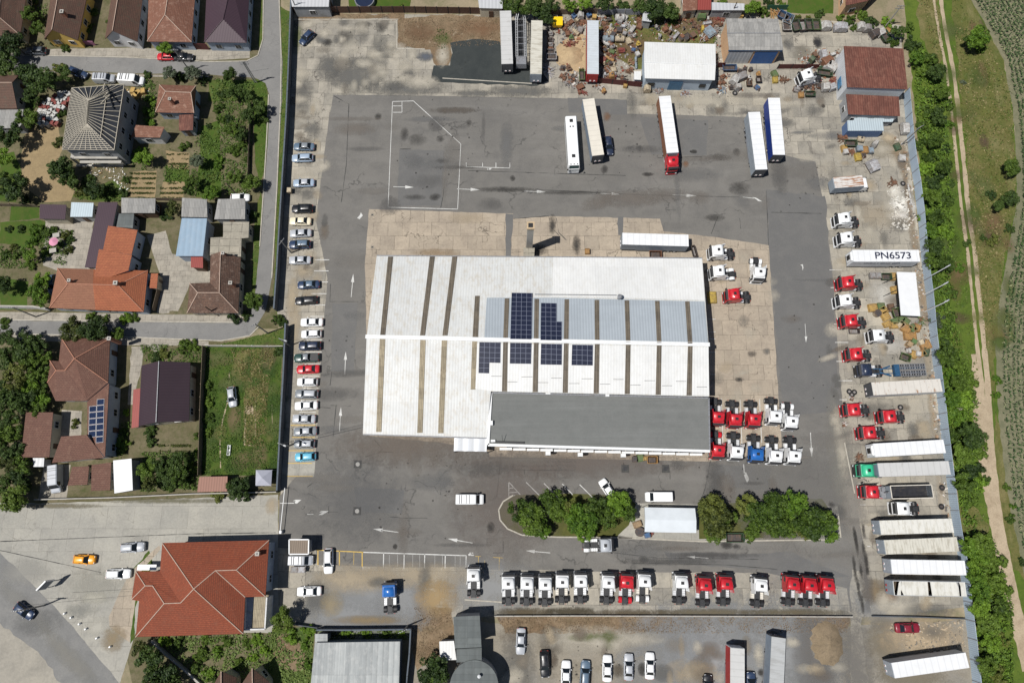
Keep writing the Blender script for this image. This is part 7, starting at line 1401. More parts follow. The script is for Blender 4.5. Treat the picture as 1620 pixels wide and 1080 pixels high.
grove('in the lane gardens', 'trees in the lane gardens', [(363, 119, 12, 'm', 'round'), (232, 119, 7, 'm'), (268, 117, 12, 'g'), (283, 122, 11, 'm'), (305, 116, 13, 'g'), (322, 128, 9, 'd'), (238, 160, 10, 'b'), (236, 178, 10, 'b'), (237, 195, 9, 'b'), (352, 150, 10, 'd'), (372, 146, 14, 'd'), (390, 152, 12, 'd'), (346, 172, 9, 'm'), (352, 190, 9, 'm'), (406, 170, 13, 'd'), (392, 182, 12, 'd'), (416, 186, 11, 'd'), (367, 205, 14, 'm'), (381, 214, 12, 'd'), (360, 190, 9, 'd'), (312, 255, 12, 'g', 'tight'), (344, 262, 9, 'b'), (346, 250, 8, 'b'), (303, 290, 12, 'm'), (298, 300, 9, 'd'), (334, 306, 13, 'b', 'tight'), (374, 280, 12, 'm'), (397, 290, 14, 'm', 'tight'), (385, 228, 8, 'm'), (372, 238, 10, 'm'), (292, 232, 9, 'm'), (392, 252, 6, 'm'), (391, 238, 6, 'd'), (272, 330, 12, 'o'), (264, 342, 9, 'd'), (398, 342, 10, 'd'), (402, 476, 15, 'm', 'tight'), (330, 200, 6, 'd')])
grove('around the terrace garden', 'trees around the terrace garden', [(57, 362, 10, 'b'), (50, 382, 10, 'b'), (48, 400, 12, 'b'), (50, 418, 10, 'm'), (70, 442, 13, 'b'), (60, 458, 16, 'b', 'tight'), (66, 474, 12, 'b'), (70, 368, 11, 'm'), (84, 366, 8, 'm'), (104, 372, 8, 'o'), (112, 380, 7, 'd'), (74, 398, 8, 'm'), (94, 390, 8, 'd'), (10, 403, 8, 'm'), (26, 404, 7, 'm'), (22, 392, 7, 'o'), (6, 452, 14, 'd'), (14, 363, 6, 'd'), (34, 362, 7, 'd'), (8, 510, 8, 'm'), (108, 395, 8, 'o')])
grove('on the side street', 'bushes and trees on the side street', [(116, 522, 19, 'o', 'round'), (152, 524, 21, 'd', 'round'), (186, 528, 11, 'm', 'tight'), (146, 502, 9, 'm'), (166, 504, 7, 'm'), (200, 503, 10, 'b'), (212, 502, 8, 'm'), (370, 503, 10, 'd'), (390, 500, 8, 'd'), (292, 548, 11, 'm'), (306, 546, 9, 'm'), (440, 506, 10, 'd'), (448, 512, 7, 'd'), (442, 556, 9, 'd'), (258, 560, 9, 'o'), (246, 566, 8, 'd')], 0, 'the left')
grove('in the overgrown west garden', 'trees of the overgrown west garden', [(10, 530, 14, 'd'), (35, 545, 20, 'd'), (60, 548, 16, 'd'), (15, 565, 18, 'd'), (48, 572, 16, 'm'), (72, 566, 12, 'm'), (62, 590, 16, 'm'), (28, 598, 20, 'o'), (8, 615, 14, 'd'), (50, 612, 14, 'b'), (66, 612, 12, 'm'), (20, 635, 22, 'd'), (46, 636, 16, 'd'), (66, 634, 13, 'b'), (60, 650, 12, 'm'), (12, 664, 16, 'd'), (24, 680, 14, 'm'), (8, 694, 18, 'm'), (20, 712, 16, 'd'), (14, 735, 14, 'o'), (34, 735, 14, 'm'), (30, 752, 14, 'd'), (8, 764, 16, 'd'), (24, 788, 20, 'l', 'tight'), (40, 770, 9, 'd'), (118, 670, 7, 'o')])
grove('between the russet and plum houses', 'shrubs between the russet and plum houses', [(194, 704, 11, 'm'), (186, 712, 8, 'd'), (197, 683, 6, 'm'), (200, 652, 5, 'b'), (236, 690, 9, 'd'), (240, 700, 7, 'd'), (240, 676, 8, 'd'), (232, 742, 14, 'm'), (252, 736, 12, 'd'), (262, 752, 12, 'd'), (284, 730, 14, 'd'), (282, 752, 14, 'm'), (302, 740, 10, 'm'), (238, 762, 12, 'o'), (268, 768, 10, 'd'), (298, 762, 9, 'm'), (378, 772, 17, 'd', 'tight'), (344, 784, 10, 'o'), (392, 782, 9, 'd'), (312, 690, 6, 'm'), (312, 715, 6, 'b'), (312, 740, 6, 'b'), (330, 610, 8, 'm'), (330, 636, 8, 'm'), (330, 662, 8, 'm'), (331, 684, 7, 'm')])
grove('by the lower left scrub', 'scrub at the lower left', [(236, 1040, 18, 'd'), (255, 1062, 20, 'd'), (222, 1026, 12, 'o'), (276, 1076, 14, 'd'), (243, 1074, 14, 'd'), (448, 979, 17, 'l', 'round'), (462, 1006, 10, 'b'), (488, 998, 10, 'b'), (262, 1012, 9, 'b'), (282, 1016, 9, 'm'), (318, 1036, 10, 'm'), (310, 1054, 9, 'm'), (345, 1030, 8, 'b'), (330, 1065, 9, 'b'), (378, 1050, 8, 'm'), (392, 1018, 7, 'm'), (408, 1012, 8, 'b'), (420, 1028, 8, 'b'), (358, 1015, 8, 'm'), (326, 1012, 8, 'm'), (400, 1040, 7, 'b'), (340, 1078, 8, 'm'), (482, 1020, 7, 'b'), (486, 1050, 7, 'b'), (548, 1000, 7, 'b'), (580, 1002, 6, 'b'), (612, 1001, 7, 'm'), (636, 1002, 6, 'b'), (686, 1060, 22, 'd', 'tight'), (692, 1078, 16, 'm')], 0, 'the left')
grove('on the planted island', 'trees on the planted island', [(826, 808, 19, 'm'), (842, 822, 20, 'm', 'tight'), (854, 836, 15, 'b'), (874, 793, 18, 'm'), (886, 810, 18, 'm', 'tight'), (902, 806, 15, 'o'), (920, 824, 22, 'b', 'tight'), (926, 842, 13, 'b'), (944, 807, 18, 'm'), (962, 818, 15, 'm'), (978, 796, 19, 'b', 'tight'), (992, 808, 14, 'm'), (1126, 806, 21, 'o', 'tight'), (1134, 824, 22, 'o', 'tight'), (1130, 843, 14, 'm'), (1152, 820, 12, 'm'), (1180, 800, 16, 'o'), (1196, 812, 18, 'm'), (1222, 800, 20, 'm', 'tight'), (1256, 797, 18, 'b'), (1226, 826, 22, 'm', 'tight'), (1246, 834, 15, 'm'), (1190, 837, 13, 'm'), (1188, 852, 7, 'm'), (1268, 822, 17, 'm'), (1288, 828, 22, 'm', 'tight'), (1304, 838, 18, 'b'), (1310, 822, 13, 'm'), (1270, 842, 12, 'o')], 0, 'the left')
grove('along the top edge', 'trees along the top edge', [(800, 8, 12, 'm'), (820, 10, 17, 'm'), (846, 14, 19, 'd', 'tight'), (866, 26, 14, 'd'), (872, 8, 14, 'd'), (902, 8, 13, 'b'), (925, 6, 13, 'b'), (958, 8, 15, 'd'), (985, 10, 11, 'd'), (1012, 10, 13, 'd'), (1036, 14, 18, 'd', 'tight'), (1058, 20, 16, 'd', 'tight'), (1064, 36, 9, 'm'), (1190, 14, 13, 'b'), (1208, 18, 11, 'm'), (1216, 4, 9, 'd'), (1236, 6, 8, 'm'), (1296, 22, 9, 'd'), (1262, 30, 7, 'o'), (1278, 30, 6, 'o'), (1143, 2, 8, 'm'), (634, 12, 6, 'm')], 0, 'the left')
grove('in the belt behind the blue fence', 'the tree belt behind the blue fence', [(q[0] + 4 * (q[1] > 150 and q[0] < 1500 + .05 * q[1]), q[1], q[2] * (.9 if i % 2 else .8), 'mb'[i % 5 == 0] if q[3] == 'd' and i % 3 else q[3], *(q[4:] or (('bush',) if i % 2 else ()))) for i, q in enumerate([(1330, 28, 10, 'm'), (1345, 34, 12, 'm'), (1362, 24, 14, 'm'), (1378, 34, 13, 'd'), (1352, 44, 9, 'm'), (1404, 36, 13, 'd'), (1420, 50, 15, 'd'), (1412, 66, 12, 'd'), (1438, 44, 12, 'd'), (1442, 70, 16, 'd'), (1450, 92, 15, 'd'), (1474, 96, 18, 'm'), (1482, 114, 18, 'd', 'tight'), (1462, 116, 14, 'd'), (1490, 146, 17, 'm'), (1470, 150, 9, 'd'), (1496, 166, 12, 'm'), (1464, 178, 13, 'm'), (1482, 184, 17, 'd'), (1456, 200, 12, 'm'), (1498, 196, 10, 'd'), (1452, 228, 13, 'm'), (1474, 222, 16, 'm', 'tight'), (1468, 250, 14, 'm'), (1492, 236, 10, 'd'), (1462, 268, 15, 'd'), (1490, 264, 16, 'd', 'tight'), (1476, 286, 17, 'd'), (1468, 312, 17, 'd'), (1490, 316, 15, 'd'), (1500, 290, 9, 'd'), (1460, 344, 13, 'b'), (1476, 346, 17, 'm'), (1496, 340, 10, 'm'), (1468, 366, 15, 'b'), (1490, 368, 15, 'd'), (1474, 390, 17, 'd'), (1506, 378, 8, 'd'), (1470, 412, 16, 'd'), (1492, 416, 16, 'm', 'tight'), (1514, 424, 9, 'd'), (1486, 444, 14, 'm'), (1474, 440, 12, 'm'), (1500, 462, 12, 'd'), (1484, 482, 14, 'm'), (1478, 506, 14, 'g'), (1500, 502, 11, 'm'), (1492, 522, 11, 'm'), (1490, 544, 13, 'd'), (1494, 564, 18, 'd', 'tight'), (1514, 576, 15, 'm'), (1498, 592, 15, 'b'), (1514, 606, 17, 'm', 'tight'), (1536, 600, 13, 'm'), (1502, 630, 15, 'b'), (1522, 632, 15, 'b'), (1540, 622, 8, 'm'), (1506, 656, 18, 'b'), (1526, 656, 11, 'm'), (1508, 688, 18, 'm'), (1534, 690, 24, 'd', 'tight'), (1550, 712, 15, 'd'), (1518, 718, 18, 'm', 'tight'), (1532, 742, 18, 'd'), (1522, 766, 19, 'm'), (1546, 762, 16, 'd'), (1560, 758, 8, 'd'), (1532, 790, 14, 'd'), (1530, 862, 19, 'b'), (1552, 862, 18, 'm', 'tight'), (1546, 884, 20, 'd'), (1576, 888, 15, 'm'), (1540, 912, 18, 'b', 'tight'), (1570, 918, 19, 'd'), (1550, 938, 18, 'b'), (1588, 930, 12, 'm'), (1546, 962, 18, 'b', 'tight'), (1576, 960, 18, 'm'), (1562, 986, 19, 'm', 'tight'), (1592, 968, 11, 'm'), (1566, 1012, 17, 'd'), (1548, 1004, 10, 'b'), (1552, 1034, 12, 'm'), (1586, 1010, 11, 'o'), (1560, 1052, 17, 'm'), (1580, 1068, 14, 'o'), (1556, 1076, 14, 'm')])])
grove('on the dry meadow by the track', 'bushes on the dry meadow', [(1547, 60, 20, 'b', 'tight'), (1536, 66, 13, 'm'), (1552, 76, 10, 'm'), (1600, 265, 13, 'm', 'tight'), (1568, 309, 8, 'd'), (1580, 326, 9, 'd', 'tight'), (1598, 314, 12, 'd', 'tight'), (1597, 362, 8, 'd'), (1530, 385, 7, 'd'), (1570, 380, 10, 'o'), (1556, 376, 6, 'd'), (1593, 770, 6, 'm'), (1598, 820, 7, 'm'), (1602, 800, 5, 'b'), (1616, 888, 6, 'd'), (1576, 625, 7, 'b'), (1578, 600, 7, 'b'), (1524, 130, 5, 'g')])

# ---------------------------------------------------------------- stuff: grass, ground cover, crops, rubble
def scatter(name, label, cat, polys, n, size, h, m, seed=1, rows=None, up=.5):
    """n leaf-sized faces spread over pixel polygons, as one mesh"""
    r = random.Random(seed); mb = MB(); bb = [(min(p[0] for p in q), max(p[0] for p in q), min(p[1] for p in q), max(p[1] for p in q)) for q in polys]
    ar = [(b[1] - b[0]) * (b[3] - b[2]) for b in bb]; A = sum(ar)
    for q, b, a in zip(polys, bb, ar):
        k = int(n * a / A)
        for _ in range(k):
            x, y = r.uniform(b[0], b[1]), r.uniform(b[2], b[3])
            if not inpoly(x, y, q): continue
            d = mnoise.noise(Vector((x * .07, y * .07, seed)))
            if d < -.22 + r.uniform(-.2, .2): continue
            p = P(x, y, 0); p.z = r.uniform(.02, h) * (.5 + max(0, d))
            if rows: (p.x, p.y) = rows(p, r)
            nn = Vector((r.uniform(-1, 1), r.uniform(-1, 1), up + r.random())).normalized(); t = nn.orthogonal().normalized(); t.rotate(Matrix.Rotation(r.uniform(0, 6.28), 3, nn)); bt = nn.cross(t); l = size * r.uniform(.5, 1.4); w = l * r.uniform(.3, .6)
            mb.face([p - t * l * .5, p + bt * w * .5, p + t * l * .5, p - bt * w * .5])
    return tag(mb.obj(name, m), label, cat, None, 'stuff')
LG = leafmat('blades_green', (.03, .065, .008), (.1, .16, .025)); LD = leafmat('blades_dry', (.12, .1, .03), (.3, .25, .12)); LM = leafmat('blades_meadow', (.045, .075, .01), (.13, .15, .035))
MEAD = [(325, 550), (446, 550), (440, 752), (319, 752)]
scatter('weeds', 'rank green weeds covering the walled meadow plot', 'weeds', [MEAD, [(325, 590), (342, 590), (340, 750), (320, 750)], [(330, 690), (440, 690), (440, 750), (325, 750)]], 13000, .3, .35, LG, 3)
scatter('dry_grass', 'dry straw patches in the walled meadow plot', 'dry grass', [[(365, 552), (436, 552), (420, 630), (380, 600)], [(385, 610), (425, 610), (420, 705), (388, 705)]], 3200, .4, .3, LD, 4)
scatter('garden_cover', 'mixed low greenery in the village gardens', 'ground cover', [[(0, 95), (70, 110), (60, 200), (0, 205)], [(330, 125), (402, 128), (396, 310), (300, 310), (310, 210), (345, 200)], [(225, 125), (250, 130), (240, 210), (226, 205)], [(262, 262), (300, 262), (296, 290), (258, 290)], [(205, 238), (238, 235), (232, 270), (210, 268)], [(60, 360), (118, 365), (104, 420), (66, 415)], [(0, 390), (48, 395), (45, 425), (0, 425)], [(222, 545), (325, 545), (320, 575), (230, 572)], [(192, 668), (206, 668), (200, 725), (185, 725)], [(225, 715), (318, 715), (315, 775), (222, 778)], [(108, 285), (200, 300), (190, 320), (120, 316)], [(40, 20), (75, 5), (70, 55), (38, 58)]], 24000, .42, .6, LG, 5)
scatter('garden_cover', 'leafy beds with pale soil gaps south of the villa', 'ground cover', [[(245, 1006), (430, 1000), (430, 1060), (330, 1085), (290, 1050)], [(425, 1000), (495, 1000), (490, 1080), (440, 1080)], [(520, 998), (640, 997), (640, 1008), (522, 1012)]], 6500, .5, .6, leafmat('blades_beds', (.04, .08, .012), (.14, .19, .05)), 6)
scatter('vegetable_rows', 'rows of vegetables on the raked beds', 'vegetables', [[(206, 272), (247, 270), (244, 312), (204, 312)], [(264, 240), (298, 242), (297, 266), (266, 265)], [(255, 290), (290, 290), (289, 314), (252, 314)], [(250, 700), (304, 700), (302, 712), (252, 712)]], 3600, .35, .3, LEAF['olive'], 7, lambda p, r: (p.x, round(p.y / 1.15) * 1.15 + r.uniform(-.22, .22)))
scatter('undergrowth', 'undergrowth beneath the tree belt behind the blue fence', 'undergrowth', [EB[1:9] + [(1550, 960), (1540, 760), (1545, 640), (1500, 480), (1505, 380), (1500, 240), (1490, 130), (1450, 60)], [(1536, 850), (1570, 850), (1600, 960), (1600, 1090), (1556, 1100)]], 34000, .55, 1.7, leafmat('blades_under', (.025, .06, .005), (.12, .2, .02)), 8)
scatter('meadow_grass', 'tufty grass on the meadow either side of the track', 'grass', [[(1450, -20), (1480, -20), (1500, 110), (1512, 260), (1540, 500), (1550, 640), (1530, 640), (1500, 400), (1495, 240), (1485, 120)], [(1505, 0), (1520, 0), (1600, 130), (1610, 330), (1570, 560), (1558, 560), (1530, 300)], [(1520, 800), (1560, 800), (1570, 850), (1525, 850)]], 12000, .42, .35, LM, 9)
scatter('meadow_grass', 'dry straw-coloured tufts on the meadow by the crop field', 'dry grass', [[(1505, 40), (1560, 60), (1600, 150), (1608, 300), (1575, 480), (1560, 560), (1535, 330), (1520, 180)], [(1455, -10), (1478, -10), (1492, 80), (1470, 70)]], 6500, .4, .3, LD, 10)
scatter('verge_grass', 'grass tufts on the verge beside the dark west wall', 'grass', [[(446, 20), (460, 20), (454, 200), (444, 400), (436, 492), (432, 470), (440, 300)], [(400, 130), (424, 135), (418, 280), (404, 270)], [(404, 350), (412, 340), (404, 470), (398, 470)], [(345, 545), (450, 520), (448, 546)]], 5200, .3, .25, LG, 12)
scatter('weeds', 'brown dead weeds on the dirt strips of the yard', 'dry weeds', [[(628, 28), (795, 26), (795, 72), (630, 76)], [(785, 976), (1345, 976), (1340, 1000), (800, 1002)], [(655, 960), (716, 965), (714, 1030), (660, 1050)], [(475, 23), (640, 22), (640, 30), (475, 32)]], 11000, .24, .2, leafmat('blades_dead', (.09, .055, .03), (.22, .16, .1)), 13)
scatter('weeds', 'green weeds between the scrap heaps', 'weeds', [[(950, 25), (1130, 25), (1140, 110), (1010, 70)], [(690, 45), (715, 50), (705, 80), (690, 75)], [(1125, 25), (1145, 30), (1140, 60), (1128, 70)]], 2600, .38, .3, LG, 14)
def field_rows():
    r = random.Random(21); mb = MB(); n = 0
    base = [P(*q) for q in FB]
    def edge(y):
        for a, b in zip(base, base[1:]):
            if (a.y - y) * (b.y - y) <= 0 and a.y != b.y: f = (y - a.y) / (b.y - a.y); return a.x + (b.x - a.x) * f
        return None
    y = -34.0
    while y < 128:
        e = edge(y)
        if e is not None:
            k = 0
            while k < 30:
                x = e + 1.0 + k * .95 + .5 * math.sin(y * .03)
                if r.random() < .9 and x < 135:
                    for _ in range(3 if y < 40 else 4):
                        l = r.uniform(.35, .8) * (1 if y < 40 else 1.1); a = r.uniform(0, 6.28); c = Vector((x + r.gauss(0, .13), y + r.uniform(-.35, .35), r.uniform(.25, .9))); d = Vector((math.cos(a), math.sin(a), r.uniform(-.2, .4))) * l / 2; w = Vector((-math.sin(a), math.cos(a), 0)) * l * .16
                        mb.face([c - d, c + w, c + d, c - w])
                k += 1
        y += .55
    tag(mb.obj('crop_rows', leafmat('maize_leaf', (.025, .06, .016), (.085, .135, .04), (.25, .25, .13))), 'rows of green maize on the field beyond the track', 'crop', None, 'stuff')
field_rows()
def rubble(name, label, cat, polys, n, size, cols, seed):
    r = random.Random(seed); mb = MB(); ms = [mat(f'{name}_{seed}_{i}', c, .9, var=.2, scale=3) for i, c in enumerate(cols)]
    bb = [(min(p[0] for p in q), max(p[0] for p in q), min(p[1] for p in q), max(p[1] for p in q)) for q in polys]; A = sum((b[1] - b[0]) * (b[3] - b[2]) for b in bb)
    for q, b in zip(polys, bb):
        for _ in range(int(n * (b[1] - b[0]) * (b[3] - b[2]) / A)):
            x, y = r.uniform(b[0], b[1]), r.uniform(b[2], b[3])
            if not inpoly(x, y, q): continue
            p = P(x, y); s_ = size * r.uniform(.3, 1.5) * r.choice((.6, 1)); a = r.uniform(0, 3.14); ca, sa = math.cos(a), math.sin(a); l = s_ * r.uniform(.5, 1.3); w = s_ * r.uniform(.25, .8); h = s_ * r.uniform(.15, .5)
            A_ = [(p.x + ca * u * l - sa * v * w, p.y + sa * u * l + ca * v * w, 0.01) for u, v in ((-.5, -.5), (.5, -.4), (.45, .5), (-.5, .4))]; C_ = [(x_ * .8 + p.x * .2, y_ * .8 + p.y * .2, h) for x_, y_, _z in A_]
            mb.hexa(A_, C_, r.randrange(len(ms)), False)
    return tag(mb.obj(name, ms), label, cat, None, 'stuff')
rubble('rubble', 'rubble and litter heaped along the foot of the blue fence', 'rubble', [[(1412, 215), (1436, 225), (1446, 290), (1454, 400), (1446, 400), (1436, 300)], [(1446, 420), (1460, 420), (1475, 560), (1466, 560)], [(1466, 580), (1480, 590), (1492, 700), (1480, 700)], [(1486, 760), (1500, 765), (1510, 840), (1498, 830)]], 900, .55, [(.4, .34, .27), (.25, .17, .11), (.55, .5, .44), (.12, .11, .1), (.33, .22, .14), (.5, .5, .5)], 31)
rubble('rubble', 'scattered stones on the stony ground around the dark red saloon', 'stones', [[(1400, 985), (1525, 982), (1532, 1030), (1440, 1030)]], 420, .4, [(.45, .36, .25), (.36, .3, .22), (.2, .18, .15)], 32)
rubble('scrap_litter', 'fine rusty litter carpeting the scrapyard', 'scrap', [[(948, 25), (1020, 25), (1015, 75), (975, 128), (948, 126)], [(1020, 40), (1130, 25), (1140, 62), (1040, 66)], [(870, 25), (928, 28), (925, 75), (885, 70)], [(880, 98), (928, 110), (924, 145), (892, 135)], [(1133, 110), (1180, 105), (1175, 150), (1135, 150)], [(1262, 80), (1330, 78), (1330, 140), (1265, 142)], [(1130, 55), (1146, 60), (1140, 105), (1133, 100)]], 1500, .6, [(.16, .08, .05), (.28, .13, .07), (.1, .1, .1), (.4, .36, .3), (.55, .52, .48), (.22, .2, .19), (.2, .05, .03)], 33)
rubble('rubble', 'white plaster rubble by the eastern fence', 'rubble', [[(1402, 295), (1440, 300), (1440, 365), (1408, 360)]], 260, .5, [(.68, .66, .6), (.55, .52, .46), (.3, .28, .25)], 34)
rubble('rubble', 'builders rubble in front of the unfinished house', 'rubble', [[(140, 258), (196, 262), (205, 305), (190, 300), (180, 285), (142, 280)], [(188, 140), (240, 140), (228, 160), (196, 160)]], 330, .5, [(.55, .52, .46), (.68, .66, .62), (.3, .24, .17), (.5, .36, .18)], 35)
# ---------------------------------------------------------------- yard clutter: each piece a thing of its own
jr = random.Random(17)
JC = {'orange': (.42, .23, .07), 'yellow': (.5, .36, .06), 'amber': (.5, .32, .09), 'green': (.09, .18, .06), 'dark green': (.025, .1, .05), 'red': (.22, .04, .035), 'rust': (.2, .085, .045), 'brown': (.14, .08, .05), 'white': (.52, .52, .5), 'cream': (.55, .47, .33), 'grey': (.28, .28, .28), 'dark': (.045, .045, .05), 'blue': (.04, .13, .28), 'light blue': (.24, .32, .38), 'wood': (.38, .27, .15), 'silver': (.45, .46, .48)}
JM = {k: mat('clutter_' + k.replace(' ', '_'), v, .7, var=.35, scale=2.2, dirt=(.13, .08, .05), dirt_amt=1.1) for k, v in JC.items()}
def j_crate(w, l, h):
    mb = MB(); t = .07; mb.box(-w, w, -l, l, 0, .08); n = 3
    for i in range(n):
        z0 = .1 + i * (h - .1) / n; z1 = z0 + (h - .1) / n * .82
        mb.box(-w, w, -l, -l + t, z0, z1); mb.box(-w, w, l - t, l, z0, z1); mb.box(-w, -w + t, -l + t, l - t, z0, z1); mb.box(w - t, w, -l + t, l - t, z0, z1)
    fl = MB(); fl.box(-w + t, w - t, -l + t, l - t, .08, h * .85, 0, .05, .05)
    return [('sides', mb, 'c'), ('contents', fl, 'c')]
def j_bin(w, l, h):
    mb = MB(); mb.hexa([(-w * .85, -l * .85, .15), (w * .85, -l * .85, .15), (w * .85, l * .85, .15), (-w * .85, l * .85, .15)], [(-w, -l, h), (w, -l, h), (w, l, h), (-w, l, h)])
    ld = MB(); ld.box(-w * 1.04, w * 1.04, -l * 1.04, l * 1.04, h, h + .08, 0, .08, .08); ld.box(-w * .3, w * .3, -l * 1.1, -l * 1.0, h + .02, h + .07)
    return [('tub', mb, 'c'), ('lid', ld, 'c')]
def j_skip(w, l, h):
    mb = MB(); lo = [(-w * .8, -l * .7, .1), (w * .8, -l * .7, .1), (w * .8, l * .7, .1), (-w * .8, l * .7, .1)]; up = [(-w, -l, h), (w, -l, h), (w, l, h), (-w, l, h)]
    for i in range(4): j = (i + 1) % 4; mb.face([lo[i], lo[j], up[j], up[i]]); mb.face([up[i], up[j], lo[j], lo[i]])
    mb.face(lo)
    for i in range(4): mb.bar(up[i], up[(i + 1) % 4], .1, .1)
    fl = MB(); fl.box(-w * .85, w * .85, -l * .8, l * .8, .12, h * .6, 0, .1, .1)
    return [('tub', mb, 'c'), ('contents', fl, 'd')]
def j_drum(w, l, h):
    mb = MB(); mb.tube((0, 0, 0), (0, 0, h), w, n=16); rg = MB()
    for z in (h * .02, h * .35, h * .68, h * .98): rg.tube((0, 0, z - .02), (0, 0, z + .02), w * 1.05, n=16)
    cp = MB(); cp.tube((w * .5, 0, h), (w * .5, 0, h + .05), w * .14, n=8); return [('shell', mb, 'c'), ('hoop', rg, 'd'), ('bung', cp, 'd')]
def j_tank(w, l, h):
    mb = MB(); r_ = w; mb.tube((0, -l * .85, r_ + .15), (0, l * .85, r_ + .15), r_, n=16); mb.tube((0, l * .85, r_ + .15), (0, l, r_ + .15), r_, r_ * .6, n=16); mb.tube((0, -l, r_ + .15), (0, -l * .85, r_ + .15), r_ * .6, r_, n=16)
    ft = MB(); ft.box(-w * .8, w * .8, -l * .6, -l * .5, 0, .3); ft.box(-w * .8, w * .8, l * .5, l * .6, 0, .3); hh = MB(); hh.tube((0, 0, 2 * r_ + .1), (0, 0, 2 * r_ + .3), r_ * .35, n=12); return [('vessel', mb, 'c'), ('saddle', ft, 'd'), ('hatch', hh, 'd')]
def j_pallet(w, l, h):
    mb = MB()
    for i in range(6): x = -w + (2 * w - .12) * i / 5; mb.box(x, x + .12, -l, l, .12, .16)
    for y in (-l + .06, 0, l - .06): mb.box(-w, w, y - .06, y + .06, 0, .12)
    ld = MB(); n = max(1, int(h / .3))
    for k in range(n): s_ = jr.uniform(.75, .97); ld.box(-w * s_, w * s_, -l * s_, l * s_, .16 + k * .3, .16 + k * .3 + .27, 0, .02, .02)
    return [('pallet', mb, 'w'), ('load', ld, 'c')]
def j_machine(w, l, h):
    mb = MB(); mb.box(-w, w, -l * .7, l * .5, .1, h * .6, 0, .05, .05); mb.box(-w * .6, w * .5, -l * .3, l * .7, h * .6, h, 0, .08, .06); a = MB(); a.tube((-w * 1.1, -l * .6, .35), (w * 1.1, -l * .6, .35), .18, n=10); a.tube((w * .4, l * .3, h * .6), (w * .7, l * 1.0, .2), .1, n=8); b = MB(); b.bar((-w, l * .6, .3), (w, l * .9, h * .7), .12, .12); b.bar((w * .8, -l, .2), (-w * .4, -l * .8, h * .9), .1, .1)
    return [('housing', mb, 'c'), ('roller', a, 'd'), ('frame_bar', b, 'r')]
def j_heap(w, l, h):
    mb = MB()
    for k in range(16):
        a = jr.uniform(0, 3.14); x, y = jr.gauss(0, w * .4), jr.gauss(0, l * .4); L = jr.uniform(.4, 1.0) * max(w, l); z = jr.uniform(.08, h); mb.bar((x - math.cos(a) * L, y - math.sin(a) * L, z * .5), (x + math.cos(a) * L, y + math.sin(a) * L, z), jr.uniform(.05, .2), jr.uniform(.05, .15))
    b = MB()
    for k in range(4): x, y = jr.gauss(0, w * .4), jr.gauss(0, l * .4); s_ = jr.uniform(.15, .35); b.box(x - s_, x + s_, y - s_, y + s_, 0, jr.uniform(.3, .8) * h + .1, 0, .05, .03)
    return [('bars', mb, 'c'), ('lumps', b, 'r')]
def j_tyre(w, l, h):
    mb = MB(); N, M_ = 18, 8; r0, r1 = w * .75, w * .3
    g_ = [[((r0 + r1 * math.cos(2 * math.pi * j / M_)) * math.cos(2 * math.pi * i / N), (r0 + r1 * math.cos(2 * math.pi * j / M_)) * math.sin(2 * math.pi * i / N), .2 + r1 * .7 * math.sin(2 * math.pi * j / M_)) for j in range(M_)] for i in range(N)]
    for i in range(N):
        for j in range(M_): mb.face([g_[i][j], g_[(i + 1) % N][j], g_[(i + 1) % N][(j + 1) % M_], g_[i][(j + 1) % M_]])
    r_ = MB(); r_.tube((0, 0, .1), (0, 0, .22), r0 * .62, n=14); return [('tread', mb, 'k'), ('rim', r_, 'd')]
def j_cab(w, l, h):
    mb = MB(); mb.loft([[(-w, y, .3), (-w, y, z), (-w * .85, y, z + .1), (w * .85, y, z + .1), (w, y, z), (w, y, .3)] for y, z in ((-l, h * .8), (-l * .2, h), (l * .5, h), (l, h * .55))]); gl = MB(); gl.face([(-w * .85, l * 1.02, h * .58), (w * .85, l * 1.02, h * .58), (w * .8, l * .55, h * 1.0), (-w * .8, l * .55, h * 1.0)][::-1]); ft = MB(); ft.box(-w, w, -l, l, 0, .3); return [('shell', mb, 'c'), ('windscreen', gl, 'k'), ('floor_frame', ft, 'd')]
JK = {'crate': (j_crate, 'crate'), 'bin': (j_bin, 'bin'), 'skip': (j_skip, 'skip'), 'drum': (j_drum, 'drum'), 'tank': (j_tank, 'tank'), 'pallet': (j_pallet, 'loaded pallet'), 'machine': (j_machine, 'machine part'), 'heap': (j_heap, 'scrap heap'), 'tyre': (j_tyre, 'tyre'), 'cab': (j_cab, 'vehicle cab')}
JN = {'crate': 'crate', 'bin': 'bin', 'skip': 'skip', 'drum': 'drum', 'tank': 'storage_tank', 'pallet': 'loaded_pallet', 'machine': 'machine_part', 'heap': 'scrap_heap', 'tyre': 'loose_tyre', 'cab': 'dismantled_cab'}
DIM = {'crate': (.6, .8, .8), 'bin': (.45, .55, 1.1), 'skip': (.9, 1.4, 1.1), 'drum': (.32, .32, .9), 'tank': (.55, 1.1, 1.2), 'pallet': (.55, .6, .9), 'machine': (.5, .8, .9), 'heap': (.8, 1.0, .6), 'tyre': (.55, .55, .4), 'cab': (.95, .9, 1.7)}
JCACHE = {}
